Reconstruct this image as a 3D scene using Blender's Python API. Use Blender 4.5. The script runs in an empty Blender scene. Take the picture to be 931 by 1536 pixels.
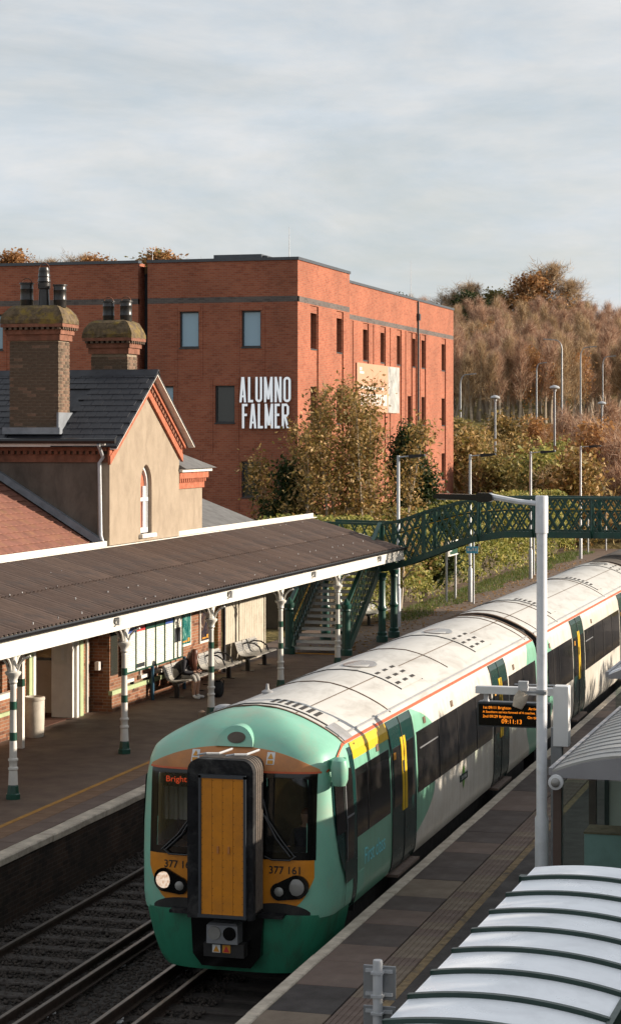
import bpy, bmesh, math, random
import numpy as np
from mathutils import Vector, Matrix
R = math.radians
scene = bpy.context.scene
COL = scene.collection
random.seed(7)

# ------------------------------------------------------------------ camera
# x = across the tracks (right is +), y = along the tracks (away is +), z = 0 on the platforms
YAW = 15.70
camd = bpy.data.cameras.new('camera')
camd.sensor_fit = 'VERTICAL'
camd.sensor_height = 36.0
camd.lens = 75.0
camd.shift_y = -0.0781
camd.clip_start = 0.5
camd.clip_end = 4000
cam = bpy.data.objects.new('camera', camd)
cam.location = (0, 0, 6.65)
cam.rotation_euler = (R(90), 0, R(YAW))
COL.objects.link(cam)
scene.camera = cam

# ------------------------------------------------------------------ sky, sun, exposure
SUN_EL, SUN_AZ = 15.5, 70.0         # azimuth measured from +y (along the track) towards +x
sunv = Vector((math.sin(R(SUN_AZ))*math.cos(R(SUN_EL)), math.cos(R(SUN_AZ))*math.cos(R(SUN_EL)), math.sin(R(SUN_EL))))
world = bpy.data.worlds.new('World'); scene.world = world
world.use_nodes = True
wn = world.node_tree; wn.nodes.clear()
def wnode(t, **k):
    n = wn.nodes.new(t)
    for a, b in k.items(): setattr(n, a, b)
    return n
w_out = wnode('ShaderNodeOutputWorld'); w_bg = wnode('ShaderNodeBackground'); w_bg2 = wnode('ShaderNodeBackground')
w_mix = wnode('ShaderNodeMixShader'); w_sky = wnode('ShaderNodeTexSky')
w_sky.sky_type = 'NISHITA'; w_sky.sun_disc = False
w_sky.sun_elevation = R(SUN_EL); w_sky.sun_rotation = R(SUN_AZ); w_sky.air_density = 1.0; w_sky.dust_density = 1.5
w_bg.inputs['Strength'].default_value = 0.068
w_bg2.inputs['Strength'].default_value = 0.545
w_tc = wnode('ShaderNodeTexCoord'); w_map = wnode('ShaderNodeMapping'); w_map.inputs['Scale'].default_value = (1.0, 1.0, 3.6)
w_map.inputs['Rotation'].default_value = (0.05, -0.06, 0)
w_n1 = wnode('ShaderNodeTexNoise'); w_n1.inputs['Scale'].default_value = 5.0; w_n1.inputs['Detail'].default_value = 9; w_n1.inputs['Roughness'].default_value = 0.62
w_n1.inputs['Distortion'].default_value = 0.5
w_n2 = wnode('ShaderNodeTexNoise'); w_n2.inputs['Scale'].default_value = 22.0; w_n2.inputs['Detail'].default_value = 6; w_n2.inputs['Roughness'].default_value = 0.6
w_r1 = wnode('ShaderNodeValToRGB')
w_r1.color_ramp.elements[0].position = 0.30; w_r1.color_ramp.elements[0].color = (0.60, 0.60, 0.60, 1)
w_r1.color_ramp.elements[1].position = 0.62; w_r1.color_ramp.elements[1].color = (0.97, 0.97, 0.97, 1)
w_r2 = wnode('ShaderNodeValToRGB')
w_r2.color_ramp.elements[0].position = 0.34; w_r2.color_ramp.elements[0].color = (0.74, 0.80, 0.86, 1)
w_r2.color_ramp.elements[1].position = 0.68; w_r2.color_ramp.elements[1].color = (0.86, 0.865, 0.87, 1)
L_ = wn.links.new
L_(w_tc.outputs['Generated'], w_map.inputs['Vector']); L_(w_map.outputs[0], w_n1.inputs['Vector']); L_(w_map.outputs[0], w_n2.inputs['Vector'])
L_(w_n1.outputs['Fac'], w_r1.inputs[0]); L_(w_n2.outputs['Fac'], w_r2.inputs[0])
L_(w_sky.outputs[0], w_bg.inputs['Color']); L_(w_r2.outputs[0], w_bg2.inputs['Color'])
L_(w_r1.outputs[0], w_mix.inputs[0]); L_(w_bg.outputs[0], w_mix.inputs[1]); L_(w_bg2.outputs[0], w_mix.inputs[2])
L_(w_mix.outputs[0], w_out.inputs['Surface'])

sund = bpy.data.lights.new('sun', 'SUN')
sund.energy = 5.0; sund.angle = R(0.6); sund.color = (1.0, 0.88, 0.73)
sun = bpy.data.objects.new('sun', sund)
sun.rotation_euler = (-sunv).to_track_quat('-Z', 'Y').to_euler()
sun.location = (30, 10, 40)
COL.objects.link(sun)
vs = scene.view_settings
vs.view_transform = 'Standard'; vs.look = 'None'; vs.gamma = 1.0; vs.use_curve_mapping = False
vs.exposure = 0.80
scene.render.engine = 'CYCLES'
scene.cycles.max_bounces = 6
scene.cycles.transparent_max_bounces = 12
scene.cycles.sample_clamp_indirect = 4.0

# ------------------------------------------------------------------ materials
MATS = {}
ALB = 0.77                          # overall reflectance level of weathered outdoor surfaces
class NT:
    """small wrapper for writing node trees"""
    def __init__(self, name):
        self.m = bpy.data.materials.new(name); self.m.use_nodes = True
        self.t = self.m.node_tree; self.t.nodes.clear()
        self.out = self.n('ShaderNodeOutputMaterial'); MATS[name] = self.m
        self.tc = None
    def n(self, typ, **k):
        x = self.t.nodes.new(typ)
        for a, b in k.items(): setattr(x, a, b)
        return x
    def l(self, a, b): self.t.links.new(a, b)
    def obj(self):
        if self.tc is None: self.tc = self.n('ShaderNodeTexCoord')
        return self.tc.outputs['Object']
    def math(self, op, a, b=None, c=None, clamp=False):
        x = self.n('ShaderNodeMath', operation=op, use_clamp=clamp)
        for i, v in enumerate((a, b, c)):
            if v is None: continue
            if isinstance(v, (int, float)): x.inputs[i].default_value = v
            else: self.l(v, x.inputs[i])
        return x.outputs[0]
    def xyz(self, vec=None):
        s = self.n('ShaderNodeSeparateXYZ'); self.l(vec or self.obj(), s.inputs[0]); return s.outputs
    def comb(self, x, y, z):
        s = self.n('ShaderNodeCombineXYZ')
        for i, v in enumerate((x, y, z)):
            if isinstance(v, (int, float)): s.inputs[i].default_value = v
            else: self.l(v, s.inputs[i])
        return s.outputs[0]
    def noise(self, scale, detail=5, rough=0.6, vec=None, stretch=None, dist=0.0):
        x = self.n('ShaderNodeTexNoise'); x.inputs['Scale'].default_value = scale; x.inputs['Detail'].default_value = detail
        x.inputs['Roughness'].default_value = rough; x.inputs['Distortion'].default_value = dist
        v = vec or self.obj()
        if stretch:
            mp = self.n('ShaderNodeMapping'); mp.inputs['Scale'].default_value = stretch; self.l(v, mp.inputs[0]); v = mp.outputs[0]
        self.l(v, x.inputs['Vector']); return x.outputs['Fac']
    def ramp(self, fac, stops):
        x = self.n('ShaderNodeValToRGB'); cr = x.color_ramp
        while len(cr.elements) < len(stops): cr.elements.new(0.5)
        for e, (p, c) in zip(cr.elements, stops):
            e.position = p; e.color = (c[0], c[1], c[2], 1) if not isinstance(c, (int, float)) else (c, c, c, 1)
        self.l(fac, x.inputs[0]); return x.outputs[0]
    def mix(self, fac, a, b, mode='MIX'):
        x = self.n('ShaderNodeMix', data_type='RGBA', blend_type=mode)
        for s_, v in ((x.inputs[0], fac), (x.inputs[6], a), (x.inputs[7], b)):
            if isinstance(v, (int, float)): s_.default_value = v
            elif isinstance(v, tuple): s_.default_value = (v[0], v[1], v[2], 1)
            else: self.l(v, s_)
        return x.outputs[2]
    def bump(self, h, strength=0.3, dist=0.02):
        b = self.n('ShaderNodeBump'); b.inputs['Strength'].default_value = strength; b.inputs['Distance'].default_value = dist
        self.l(h, b.inputs['Height']); return b.outputs[0]
    def bsdf(self, col, rough=0.6, metal=0.0, normal=None, spec=0.5, trans=0.0, coat=0.0):
        p = self.n('ShaderNodeBsdfPrincipled')
        for s_, v in (('Base Color', col), ('Roughness', rough), ('Metallic', metal), ('Specular IOR Level', spec), ('Transmission Weight', trans), ('Coat Weight', coat)):
            if isinstance(v, (int, float)): p.inputs[s_].default_value = v
            elif isinstance(v, tuple): p.inputs[s_].default_value = (v[0], v[1], v[2], 1)
            else: self.l(v, p.inputs[s_])
        if normal is not None: self.l(normal, p.inputs['Normal'])
        return p
    def done(self, sh): self.l(sh.outputs[0] if hasattr(sh, 'outputs') else sh, self.out.inputs['Surface']); return self.m

def plain(name, col, rough=0.6, metal=0.0, var=0.25, scale=6.0, bump=0.0, bscale=None, dirt=None, dirt_amt=0.35, stretch=None, spec=0.5, coat=0.0):
    """painted or raw surface with uneven tone, optional grime and fine relief"""
    t = NT(name)
    col = tuple(c*ALB for c in col); dirt = None if dirt is None else tuple(c*ALB for c in dirt)
    n1 = t.noise(scale, 6, 0.65, stretch=stretch)
    lo = tuple(c*(1-var) for c in col); hi = tuple(min(1, c*(1+var*0.7)) for c in col)
    c = t.ramp(n1, [(0.30, lo), (0.52, col), (0.72, hi)])
    if dirt is not None:
        n2 = t.noise(scale*0.37+0.9, 8, 0.7, dist=0.6, stretch=stretch)
        f = t.ramp(n2, [(0.48, 0.0), (0.72, dirt_amt)])
        c = t.mix(f, c, dirt)
    nr = None
    if bump: nr = t.bump(t.noise(bscale or scale*8, 4, 0.6), bump, 0.01)
    rr = t.ramp(n1, [(0.3, min(1, rough*1.15)), (0.7, rough*0.85)])
    return t.done(t.bsdf(c, rr, metal, nr, spec, coat=coat))

def bricks(name, cols, mortar, bw=0.225, rh=0.075, ms=0.010, stain=None, stain_amt=0.5, bump=0.5, zlight=False):
    cols = [tuple(c*ALB for c in cols[0]), tuple(c*ALB for c in cols[1]), cols[2]]; mortar = tuple(c*ALB for c in mortar)
    t = NT(name); o = t.xyz()
    u = t.math('ADD', o[0], o[1]); vec = t.comb(u, o[2], 0.0)
    b = t.n('ShaderNodeTexBrick'); b.offset = 0.5
    b.inputs['Scale'].default_value = 1.0; b.inputs['Brick Width'].default_value = bw; b.inputs['Row Height'].default_value = rh
    b.inputs['Mortar Size'].default_value = ms; b.inputs['Mortar Smooth'].default_value = 0.2; b.inputs['Bias'].default_value = 0.0
    b.inputs['Color1'].default_value = (*cols[0], 1); b.inputs['Color2'].default_value = (*cols[1], 1); b.inputs['Mortar'].default_value = (*mortar, 1)
    t.l(vec, b.inputs['Vector'])
    # a second tone picked brick by brick
    cell = t.n('ShaderNodeTexWhiteNoise', noise_dimensions='2D')
    row = t.math('FLOOR', t.math('DIVIDE', o[2], rh))
    shift = t.math('MULTIPLY', t.math('MODULO', row, 2.0), bw*0.5)
    colm = t.math('FLOOR', t.math('DIVIDE', t.math('ADD', u, shift), bw))
    t.l(t.comb(colm, row, 0.0), cell.inputs['Vector'])
    tone = t.ramp(cell.outputs['Value'], [(0.0, cols[2]), (0.14, cols[2]), (0.18, (1, 1, 1)), (1.0, (1, 1, 1))])
    c = t.mix(1.0, b.outputs['Color'], tone, 'MULTIPLY')
    patch = t.ramp(t.noise(0.55, 6, 0.6), [(0.32, (0.80, 0.80, 0.80)), (0.68, (1.12, 1.08, 1.05))])
    c = t.mix(1.0, c, patch, 'MULTIPLY')
    if stain is not None:
        f = t.ramp(t.noise(0.9, 8, 0.72, dist=0.8), [(0.42, 0.0), (0.66, stain_amt)])
        c = t.mix(f, c, stain)
    h = t.math('ADD', t.math('SUBTRACT', 1.0, b.outputs['Fac']), t.math('MULTIPLY', t.noise(60, 3), 0.35))
    return t.done(t.bsdf(c, 0.88, 0, t.bump(h, bump, 0.008), 0.25))

def leafmat(name, stops, rough=0.6, trans=0.35, gain=1.3):
    stops = [(p, tuple(min(0.8, x*gain) for x in c)) for p, c in stops]; t = NT(name); g = t.n('ShaderNodeNewGeometry')
    c = t.ramp(g.outputs['Random Per Island'], stops)
    p = t.bsdf(c, rough, 0, None, 0.3)
    tr = t.n('ShaderNodeBsdfTranslucent'); t.l(c, tr.inputs['Color'])
    mx = t.n('ShaderNodeMixShader'); mx.inputs[0].default_value = trans
    t.l(p.outputs[0], mx.inputs[1]); t.l(tr.outputs[0], mx.inputs[2])
    return t.done(mx)

def emit(name, col, strength):
    t = NT(name); e = t.n('ShaderNodeEmission'); e.inputs[0].default_value = (*col, 1); e.inputs[1].default_value = strength
    return t.done(e)

def glass(name, tint, clear=0.6, rough=0.03):
    t = NT(name)
    tr = t.n('ShaderNodeBsdfTransparent'); tr.inputs[0].default_value = (*tint, 1)
    gl = t.n('ShaderNodeBsdfGlossy'); gl.inputs['Roughness'].default_value = rough; gl.inputs[0].default_value = (0.9, 0.92, 0.95, 1)
    dk = t.bsdf((0.012, 0.012, 0.013), 0.2)
    m1 = t.n('ShaderNodeMixShader'); m1.inputs[0].default_value = clear
    t.l(dk.outputs[0], m1.inputs[1]); t.l(tr.outputs[0], m1.inputs[2])
    fr = t.n('ShaderNodeFresnel'); fr.inputs[0].default_value = 1.5
    m2 = t.n('ShaderNodeMixShader'); t.l(fr.outputs[0], m2.inputs[0]); t.l(m1.outputs[0], m2.inputs[1]); t.l(gl.outputs[0], m2.inputs[2])
    return t.done(m2)

# ------------------------------------------------------------------ mesh builder
class MB:
    def __init__(self): self.v = []; self.f = []; self.m = []
    def add(self, vs, fs, mi=0):
        o = len(self.v); self.v += [tuple(p) for p in vs]
        self.f += [tuple(i+o for i in q) for q in fs]; self.m += [mi]*len(fs); return self
    def box(self, x0, y0, z0, x1, y1, z1, mi=0):
        v = [(x0,y0,z0),(x1,y0,z0),(x1,y1,z0),(x0,y1,z0),(x0,y0,z1),(x1,y0,z1),(x1,y1,z1),(x0,y1,z1)]
        return self.add(v, [(0,3,2,1),(4,5,6,7),(0,1,5,4),(1,2,6,5),(2,3,7,6),(3,0,4,7)], mi)
    def cbox(self, x0, y0, z0, x1, y1, z1, b=0.01, mi=0):
        """box with chamfered top and vertical edges"""
        v = []
        for z, i in ((z0, 0), (z1-b, 0), (z1, b)):
            v += [(x0+i,y0+i,z),(x1-i,y0+i,z),(x1-i,y1-i,z),(x0+i,y1-i,z)]
        f = [(3,2,1,0),(8,9,10,11)]
        for k in (0, 4):
            for j in range(4): f.append((k+j, k+(j+1)%4, k+4+(j+1)%4, k+4+j))
        return self.add(v, f, mi)
    def bar(self, p, q, w, h, up=(0,0,1), mi=0):
        p = Vector(p); q = Vector(q); d = (q-p).normalized(); up = Vector(up)
        sx = d.cross(up)
        if sx.length < 1e-5: sx = d.cross(Vector((1,0,0)))
        sx.normalize(); sz = sx.cross(d).normalized(); sx *= w/2; sz *= h/2
        v = [p-sx-sz, p+sx-sz, p+sx+sz, p-sx+sz, q-sx-sz, q+sx-sz, q+sx+sz, q-sx+sz]
        return self.add(v, [(0,1,2,3),(7,6,5,4),(0,4,5,1),(1,5,6,2),(2,6,7,3),(3,7,4,0)], mi)
    def tube(self, pts, r, n=8, mi=0, cap=True):
        pts = [Vector(p) for p in pts]
        if isinstance(r, (int, float)): r = [r]*len(pts)
        o = []; ref = None
        for i, p in enumerate(pts):
            d = (pts[min(i+1, len(pts)-1)] - pts[max(i-1, 0)]).normalized()
            if ref is None:
                ref = Vector((0,0,1)) if abs(d.z) < 0.9 else Vector((1,0,0))
            a = d.cross(ref).normalized(); b = a.cross(d).normalized(); ref = b
            for k in range(n):
                t = 2*math.pi*k/n; o.append(p + a*math.cos(t)*r[i] + b*math.sin(t)*r[i])
        f = []
        for i in range(len(pts)-1):
            for k in range(n):
                f.append((i*n+k, (i+1)*n+k, (i+1)*n+(k+1)%n, i*n+(k+1)%n))
        if cap: f.append(tuple(range(n))); f.append(tuple(reversed(range((len(pts)-1)*n, len(pts)*n))))
        return self.add(o, f, mi)
    def lathe(self, prof, c=(0,0,0), n=14, mi=0):
        o = []; f = []
        for (r, z) in prof:
            for k in range(n):
                t = 2*math.pi*k/n; o.append((c[0]+r*math.cos(t), c[1]+r*math.sin(t), c[2]+z))
        for i in range(len(prof)-1):
            for k in range(n): f.append((i*n+k, i*n+(k+1)%n, (i+1)*n+(k+1)%n, (i+1)*n+k))
        f.append(tuple(reversed(range(n)))); f.append(tuple(range((len(prof)-1)*n, len(prof)*n)))
        return self.add(o, f, mi)
    def prism(self, poly, axis, a0, a1, mi=0, mside=None):
        """polygon (two coords) pushed along an axis: 'x': (y,z), 'y': (x,z), 'z': (x,y)"""
        n = len(poly)
        def P(p, a): return {'x': (a, p[0], p[1]), 'y': (p[0], a, p[1]), 'z': (p[0], p[1], a)}[axis]
        v = [P(p, a0) for p in poly] + [P(p, a1) for p in poly]
        self.add(v, [tuple(range(n)), tuple(range(2*n-1, n-1, -1))], mi)
        self.add(v, [(i, i+n, (i+1) % n + n, (i+1) % n) for i in range(n)], mi if mside is None else mside)
        return self
    def grid(self, fn, nu, nv, mi=0, skip=None):
        v = [fn(i/nu, j/nv) for j in range(nv+1) for i in range(nu+1)]
        f = []
        for j in range(nv):
            for i in range(nu):
                if skip and skip((i+.5)/nu, (j+.5)/nv): continue
                a = j*(nu+1)+i; f.append((a, a+1, a+nu+2, a+nu+1))
        return self.add(v, f, mi)
    def build(self, name, mat, smooth=False, recalc=True):
        me = bpy.data.meshes.new(name); me.from_pydata(self.v, [], self.f)
        ms = mat if isinstance(mat, (list, tuple)) else [mat]
        for x in ms: me.materials.append(MATS[x] if isinstance(x, str) else x)
        if len(ms) > 1: me.polygons.foreach_set('material_index', self.m)
        if recalc:
            b = bmesh.new(); b.from_mesh(me); bmesh.ops.recalc_face_normals(b, faces=b.faces); b.to_mesh(me); b.free()
        if smooth:
            me.polygons.foreach_set('use_smooth', [True]*len(me.polygons))
            try: me.set_sharp_from_angle(angle=R(38))
            except Exception: pass
        me.update(); return me

def wpos(o):
    p = Vector((0,0,0))
    while o is not None: p += Vector(o.location); o = o.parent
    return p
def tagit(o, label=None, cat=None, group=None, kind=None):
    for k, v in (('label', label), ('category', cat), ('group', group), ('kind', kind)):
        if v: o[k] = v
    return o
def thing(name, label, cat, loc=(0,0,0), group=None, rotz=0.0):
    o = bpy.data.objects.new(name, None); o.empty_display_size = 0.2; o.location = loc; o.rotation_euler = (0, 0, rotz)
    COL.objects.link(o); return tagit(o, label, cat, group)
def put(name, me, parent=None, local=False, label=None, kind=None, loc=None):
    """links a mesh; mesh coordinates are world coordinates unless local"""
    o = bpy.data.objects.new(name, me); COL.objects.link(o)
    if parent is not None:
        o.parent = parent
        if not local: o.location = -wpos(parent)
    if loc is not None: o.location = loc
    return tagit(o, label, kind=kind)
def part(name, mb, mat, parent, smooth=False, local=False, label=None, kind=None):
    return put(name, mb.build(name, mat, smooth), parent, local, label, kind)
def solo(name, mb, mat, label, cat, group=None, smooth=False):
    return tagit(put(name, mb.build(name, mat, smooth)), label, cat, group)
def struct(name, mb, mat, smooth=False, kind='structure'):
    return tagit(put(name, mb.build(name, mat, smooth)), kind=kind)
def copy_tree(o, parent=None):
    c = o.copy(); COL.objects.link(c); c.parent = parent
    for ch in o.children: copy_tree(ch, c)
    return c

def text_mesh(name, s, size, mat, align='LEFT', ext=0.0, xs=1.0, bold=0.0):
    cu = bpy.data.curves.new(name, 'FONT'); cu.body = s; cu.size = size; cu.align_x = align; cu.extrude = ext; cu.offset = bold; cu.resolution_u = 3
    t = bpy.data.objects.new(name, cu); COL.objects.link(t)
    dg = bpy.context.evaluated_depsgraph_get(); dg.update()
    me = bpy.data.meshes.new_from_object(t.evaluated_get(dg)); me.name = name
    bpy.data.objects.remove(t); bpy.data.curves.remove(cu)
    me.materials.clear(); me.materials.append(MATS[mat])
    if xs != 1.0:
        for v in me.vertices: v.co.x *= xs
    return me
def map_mesh(me, fn):
    for v in me.vertices: v.co = fn(v.co)
    me.update(); return me

def wall_holes(mb, axis, const, u0, u1, z0, z1, holes, depth, mi=0, mrev=0, sign=1):
    """wall plane with real rectangular openings and reveals. axis 'x': plane x=const spanned by (y,z)"""
    us = sorted({u0, u1, *[h[0] for h in holes], *[h[1] for h in holes]}); zs = sorted({z0, z1, *[h[2] for h in holes], *[h[3] for h in holes]})
    us = [u for u in us if u0 <= u <= u1]; zs = [z for z in zs if z0 <= z <= z1]
    def P(u, z, d=0.0): return (const-sign*d, u, z) if axis == 'x' else (u, const-sign*d, z)
    for i in range(len(us)-1):
        for j in range(len(zs)-1):
            um, zm = (us[i]+us[i+1])/2, (zs[j]+zs[j+1])/2
            if any(h[0] < um < h[1] and h[2] < zm < h[3] for h in holes): continue
            mb.add([P(us[i],zs[j]), P(us[i+1],zs[j]), P(us[i+1],zs[j+1]), P(us[i],zs[j+1])], [(0,1,2,3)], mi)
    for h in holes:
        a, b, c, d = h[:4]; dp = h[4] if len(h) > 4 else depth
        for (p, q) in (((a,c),(b,c)), ((b,c),(b,d)), ((b,d),(a,d)), ((a,d),(a,c))):
            mb.add([P(*p), P(*q), P(*q, dp), P(*p, dp)], [(0,1,2,3)], mrev)
    return mb
# ------------------------------------------------------------------ palette
bricks('modern_brick', [(0.45,0.152,0.084), (0.38,0.112,0.062), (0.84,0.80,0.80)], (0.37,0.20,0.14), stain=None)
bricks('grey_brick_band', [(0.17,0.145,0.135), (0.13,0.112,0.108), (0.75,0.75,0.75)], (0.18,0.16,0.15))
bricks('station_brick', [(0.36,0.155,0.080), (0.27,0.110,0.060), (0.50,0.45,0.45)], (0.36,0.27,0.20), stain=(0.10,0.065,0.045), stain_amt=0.4)
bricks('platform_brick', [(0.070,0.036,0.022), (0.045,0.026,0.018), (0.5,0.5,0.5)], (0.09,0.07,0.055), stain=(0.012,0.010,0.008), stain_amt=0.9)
plain('red_brick', (0.46,0.135,0.066), 0.85, var=0.35, scale=9, bump=0.4, bscale=90)
plain('chimney_brick', (0.125,0.082,0.052), 0.9, var=0.45, scale=3.7, bump=0.5, bscale=80, dirt=(0.03,0.024,0.02), dirt_amt=0.7)
plain('chimney_red', (0.25,0.098,0.056), 0.9, var=0.35, scale=5, bump=0.5, bscale=80, dirt=(0.05,0.035,0.025), dirt_amt=0.5)
plain('mortar', (0.30,0.24,0.17), 0.95, var=0.3, scale=14, bump=0.3)
plain('moss_cap', (0.13,0.088,0.045), 0.95, var=0.55, scale=9, bump=0.9, bscale=30, dirt=(0.30,0.20,0.02), dirt_amt=0.9)
plain('pot_black', (0.022,0.020,0.019), 0.35, var=0.4, scale=9, dirt=(0.10,0.085,0.07), dirt_amt=0.4)
plain('rust_hoop', (0.16,0.06,0.03), 0.8, var=0.4, scale=30)
plain('roughcast', (0.385,0.305,0.222), 0.95, var=0.12, scale=3.4, bump=0.9, bscale=70, dirt=(0.25,0.19,0.135), dirt_amt=0.6, stretch=(1,1,0.6))
plain('slate', (0.026,0.028,0.037), 0.62, var=0.35, scale=2.2, bump=0.25, bscale=30, dirt=(0.07,0.07,0.07), dirt_amt=0.35)
plain('grey_slate', (0.16,0.155,0.15), 0.75, var=0.3, scale=3, bump=0.25, bscale=30)
plain('red_tile', (0.235,0.092,0.062), 0.85, var=0.35, scale=2.6, bump=0.4, bscale=40, dirt=(0.42,0.25,0.07), dirt_amt=0.30)
plain('roughcast_dirty_shade', (0.155,0.125,0.100), 0.95, var=0.30, scale=2.0, bump=0.9, bscale=70, dirt=(0.075,0.062,0.052), dirt_amt=0.8, stretch=(1,1,0.5))  # dirty roughcast, its base also darkened to carry the side wall's shade
plain('chimney_tan', (0.21,0.125,0.080), 0.9, var=0.35, scale=4, bump=0.5, bscale=80, dirt=(0.06,0.045,0.035), dirt_amt=0.5)
plain('lead', (0.22,0.24,0.27), 0.55, var=0.3, scale=4)
plain('white_paint', (0.80,0.765,0.70), 0.5, var=0.08, scale=4, dirt=(0.50,0.43,0.33), dirt_amt=0.30)
plain('white_clean', (0.80,0.80,0.80), 0.4, var=0.05, scale=5, dirt=(0.45,0.45,0.45), dirt_amt=0.2)
plain('pale_green_paint', (0.46,0.55,0.30), 0.5, var=0.12, scale=5, dirt=(0.25,0.25,0.15), dirt_amt=0.4)
plain('dark_green_paint', (0.012,0.075,0.050), 0.35, var=0.30, scale=5, dirt=(0.05,0.06,0.05), dirt_amt=0.35)
plain('bridge_green', (0.010,0.070,0.052), 0.38, var=0.35, scale=3, dirt=(0.07,0.06,0.045), dirt_amt=0.35)
plain('yellow_paint', (0.62,0.36,0.03), 0.5, var=0.15, scale=6, dirt=(0.25,0.16,0.05), dirt_amt=0.3)
plain('worn_yellow', (0.50,0.24,0.035), 0.8, var=0.25, scale=5, dirt=(0.15,0.09,0.05), dirt_amt=0.5)
plain('faded_yellow', (0.22,0.145,0.065), 0.85, var=0.45, scale=9, dirt=(0.045,0.034,0.030), dirt_amt=1.0)
plain('corrugated', (0.125,0.078,0.058), 0.72, var=0.42, scale=1.3, dirt=(0.06,0.05,0.046), dirt_amt=0.7, bump=0.2, bscale=50)
plain('bolt_white', (0.55,0.55,0.55), 0.6, var=0.1)
plain('gutter_black', (0.014,0.014,0.016), 0.35, var=0.3, scale=5)
plain('coping_grey', (0.085,0.092,0.105), 0.35, metal=0.4, var=0.12, scale=2)
plain('frame_dark', (0.030,0.036,0.042), 0.4, var=0.15)
plain('metal_grey', (0.34,0.35,0.37), 0.42, metal=0.55, var=0.16, scale=5, dirt=(0.18,0.16,0.14), dirt_amt=0.4)
plain('pole_paint', (0.82,0.83,0.86), 0.45, var=0.08, scale=5, dirt=(0.38,0.37,0.36), dirt_amt=0.4)
plain('galvanised', (0.52,0.53,0.55), 0.5, metal=0.15, var=0.14, scale=6)
plain('black_metal', (0.015,0.015,0.017), 0.4, var=0.3, scale=8)
plain('lens', (0.30,0.29,0.27), 0.25, var=0.1)
plain('asphalt', (0.165,0.108,0.076), 0.80, var=0.30, scale=1.6, bump=0.35, bscale=90, dirt=(0.21,0.142,0.098), dirt_amt=0.6)
plain('asphalt_dark', (0.040,0.030,0.027), 0.85, var=0.30, scale=2.2, bump=0.4, bscale=80, dirt=(0.085,0.075,0.07), dirt_amt=0.4)
plain('slab_brown', (0.150,0.100,0.078), 0.85, var=0.20, scale=1.5, bump=0.25, bscale=70, dirt=(0.075,0.055,0.048), dirt_amt=0.5)
plain('slab_mid', (0.078,0.054,0.045), 0.85, var=0.26, scale=1.7, bump=0.25, bscale=70, dirt=(0.045,0.036,0.032), dirt_amt=0.5)
plain('slab_tan', (0.19,0.14,0.098), 0.85, var=0.25, scale=2.2, bump=0.25, bscale=70, dirt=(0.10,0.075,0.055), dirt_amt=0.5)
plain('slab_orange', (0.215,0.118,0.062), 0.85, var=0.2, scale=2.0, bump=0.25, bscale=70, dirt=(0.10,0.06,0.04), dirt_amt=0.6)
plain('stone_edge', (0.56,0.48,0.385), 0.85, var=0.40, scale=3.2, bump=0.6, bscale=30, dirt=(0.12,0.09,0.07), dirt_amt=0.75)
plain('joint_dark', (0.030,0.024,0.021), 0.95, var=0.3, scale=6)
plain('ballast', (0.022,0.016,0.012), 0.95, var=0.5, scale=8, bump=1.0, bscale=22)
plain('ballast_stone', (0.042,0.031,0.024), 0.9, var=0.55, scale=5)
plain('sleeper', (0.040,0.031,0.026), 0.9, var=0.35, scale=5, bump=0.3, bscale=30, dirt=(0.02,0.016,0.014), dirt_amt=0.7)
plain('rail_rust', (0.050,0.030,0.020), 0.8, var=0.35, scale=7)
plain('rail_steel', (0.20,0.18,0.165), 0.35, metal=0.8, var=0.15, scale=6)
plain('earth', (0.095,0.070,0.040), 0.95, var=0.4, scale=0.7, bump=0.7, bscale=3)
plain('bark', (0.115,0.085,0.060), 0.95, var=0.4, scale=6, bump=0.6, bscale=20)
plain('pale_bark', (0.40,0.33,0.25), 0.95, var=0.3, scale=3, bump=0.5, bscale=20)
# hill turf: straw and green mixed
t = NT('turf'); c = t.ramp(t.noise(0.035, 8, 0.7), [(0.32, (0.085,0.085,0.028)), (0.50, (0.18,0.138,0.058)), (0.68, (0.25,0.19,0.09))])
c = t.mix(1.0, c, t.ramp(t.noise(1.1, 5, 0.7), [(0.3, 0.6), (0.7, 1.15)]), 'MULTIPLY'); t.done(t.bsdf(c, 0.95, 0, t.bump(t.noise(1.6, 6), 0.9, 0.4), 0.1))
# train
plain('train_black', (0.012,0.011,0.011), 0.6, var=0.5, scale=6, dirt=(0.07,0.06,0.05), dirt_amt=0.5)
plain('gangway_rubber', (0.012,0.012,0.014), 0.75, spec=0.2, var=0.6, scale=7, dirt=(0.11,0.105,0.10), dirt_amt=0.6)
plain('bellows', (0.15,0.118,0.095), 0.6, var=0.3, scale=9, dirt=(0.06,0.05,0.045), dirt_amt=0.5)
plain('train_orange', (0.72,0.255,0.008), 0.45, var=0.14, scale=4, dirt=(0.34,0.12,0.02), dirt_amt=0.45)
plain('train_orange_top', (0.56,0.22,0.06), 0.5, var=0.15, scale=4, dirt=(0.26,0.13,0.07), dirt_amt=0.6)
plain('train_red_line', (0.60,0.105,0.025), 0.5, var=0.1)
plain('train_teal_dark', (0.005,0.040,0.036), 0.25, var=0.2, scale=3)
plain('train_yellow', (0.80,0.50,0.012), 0.4, var=0.1, scale=5)
plain('train_mint', (0.235,0.54,0.40), 0.45, var=0.10, scale=2.0, dirt=(0.36,0.44,0.33), dirt_amt=0.7, coat=0.1)
plain('train_green', (0.030,0.235,0.135), 0.5, var=0.2, scale=3, dirt=(0.05,0.085,0.055), dirt_amt=0.75, stretch=(1.5,1.5,0.5))
plain('train_undergear', (0.018,0.015,0.013), 0.8, var=0.5, scale=5, dirt=(0.06,0.045,0.035), dirt_amt=0.6)
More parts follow.
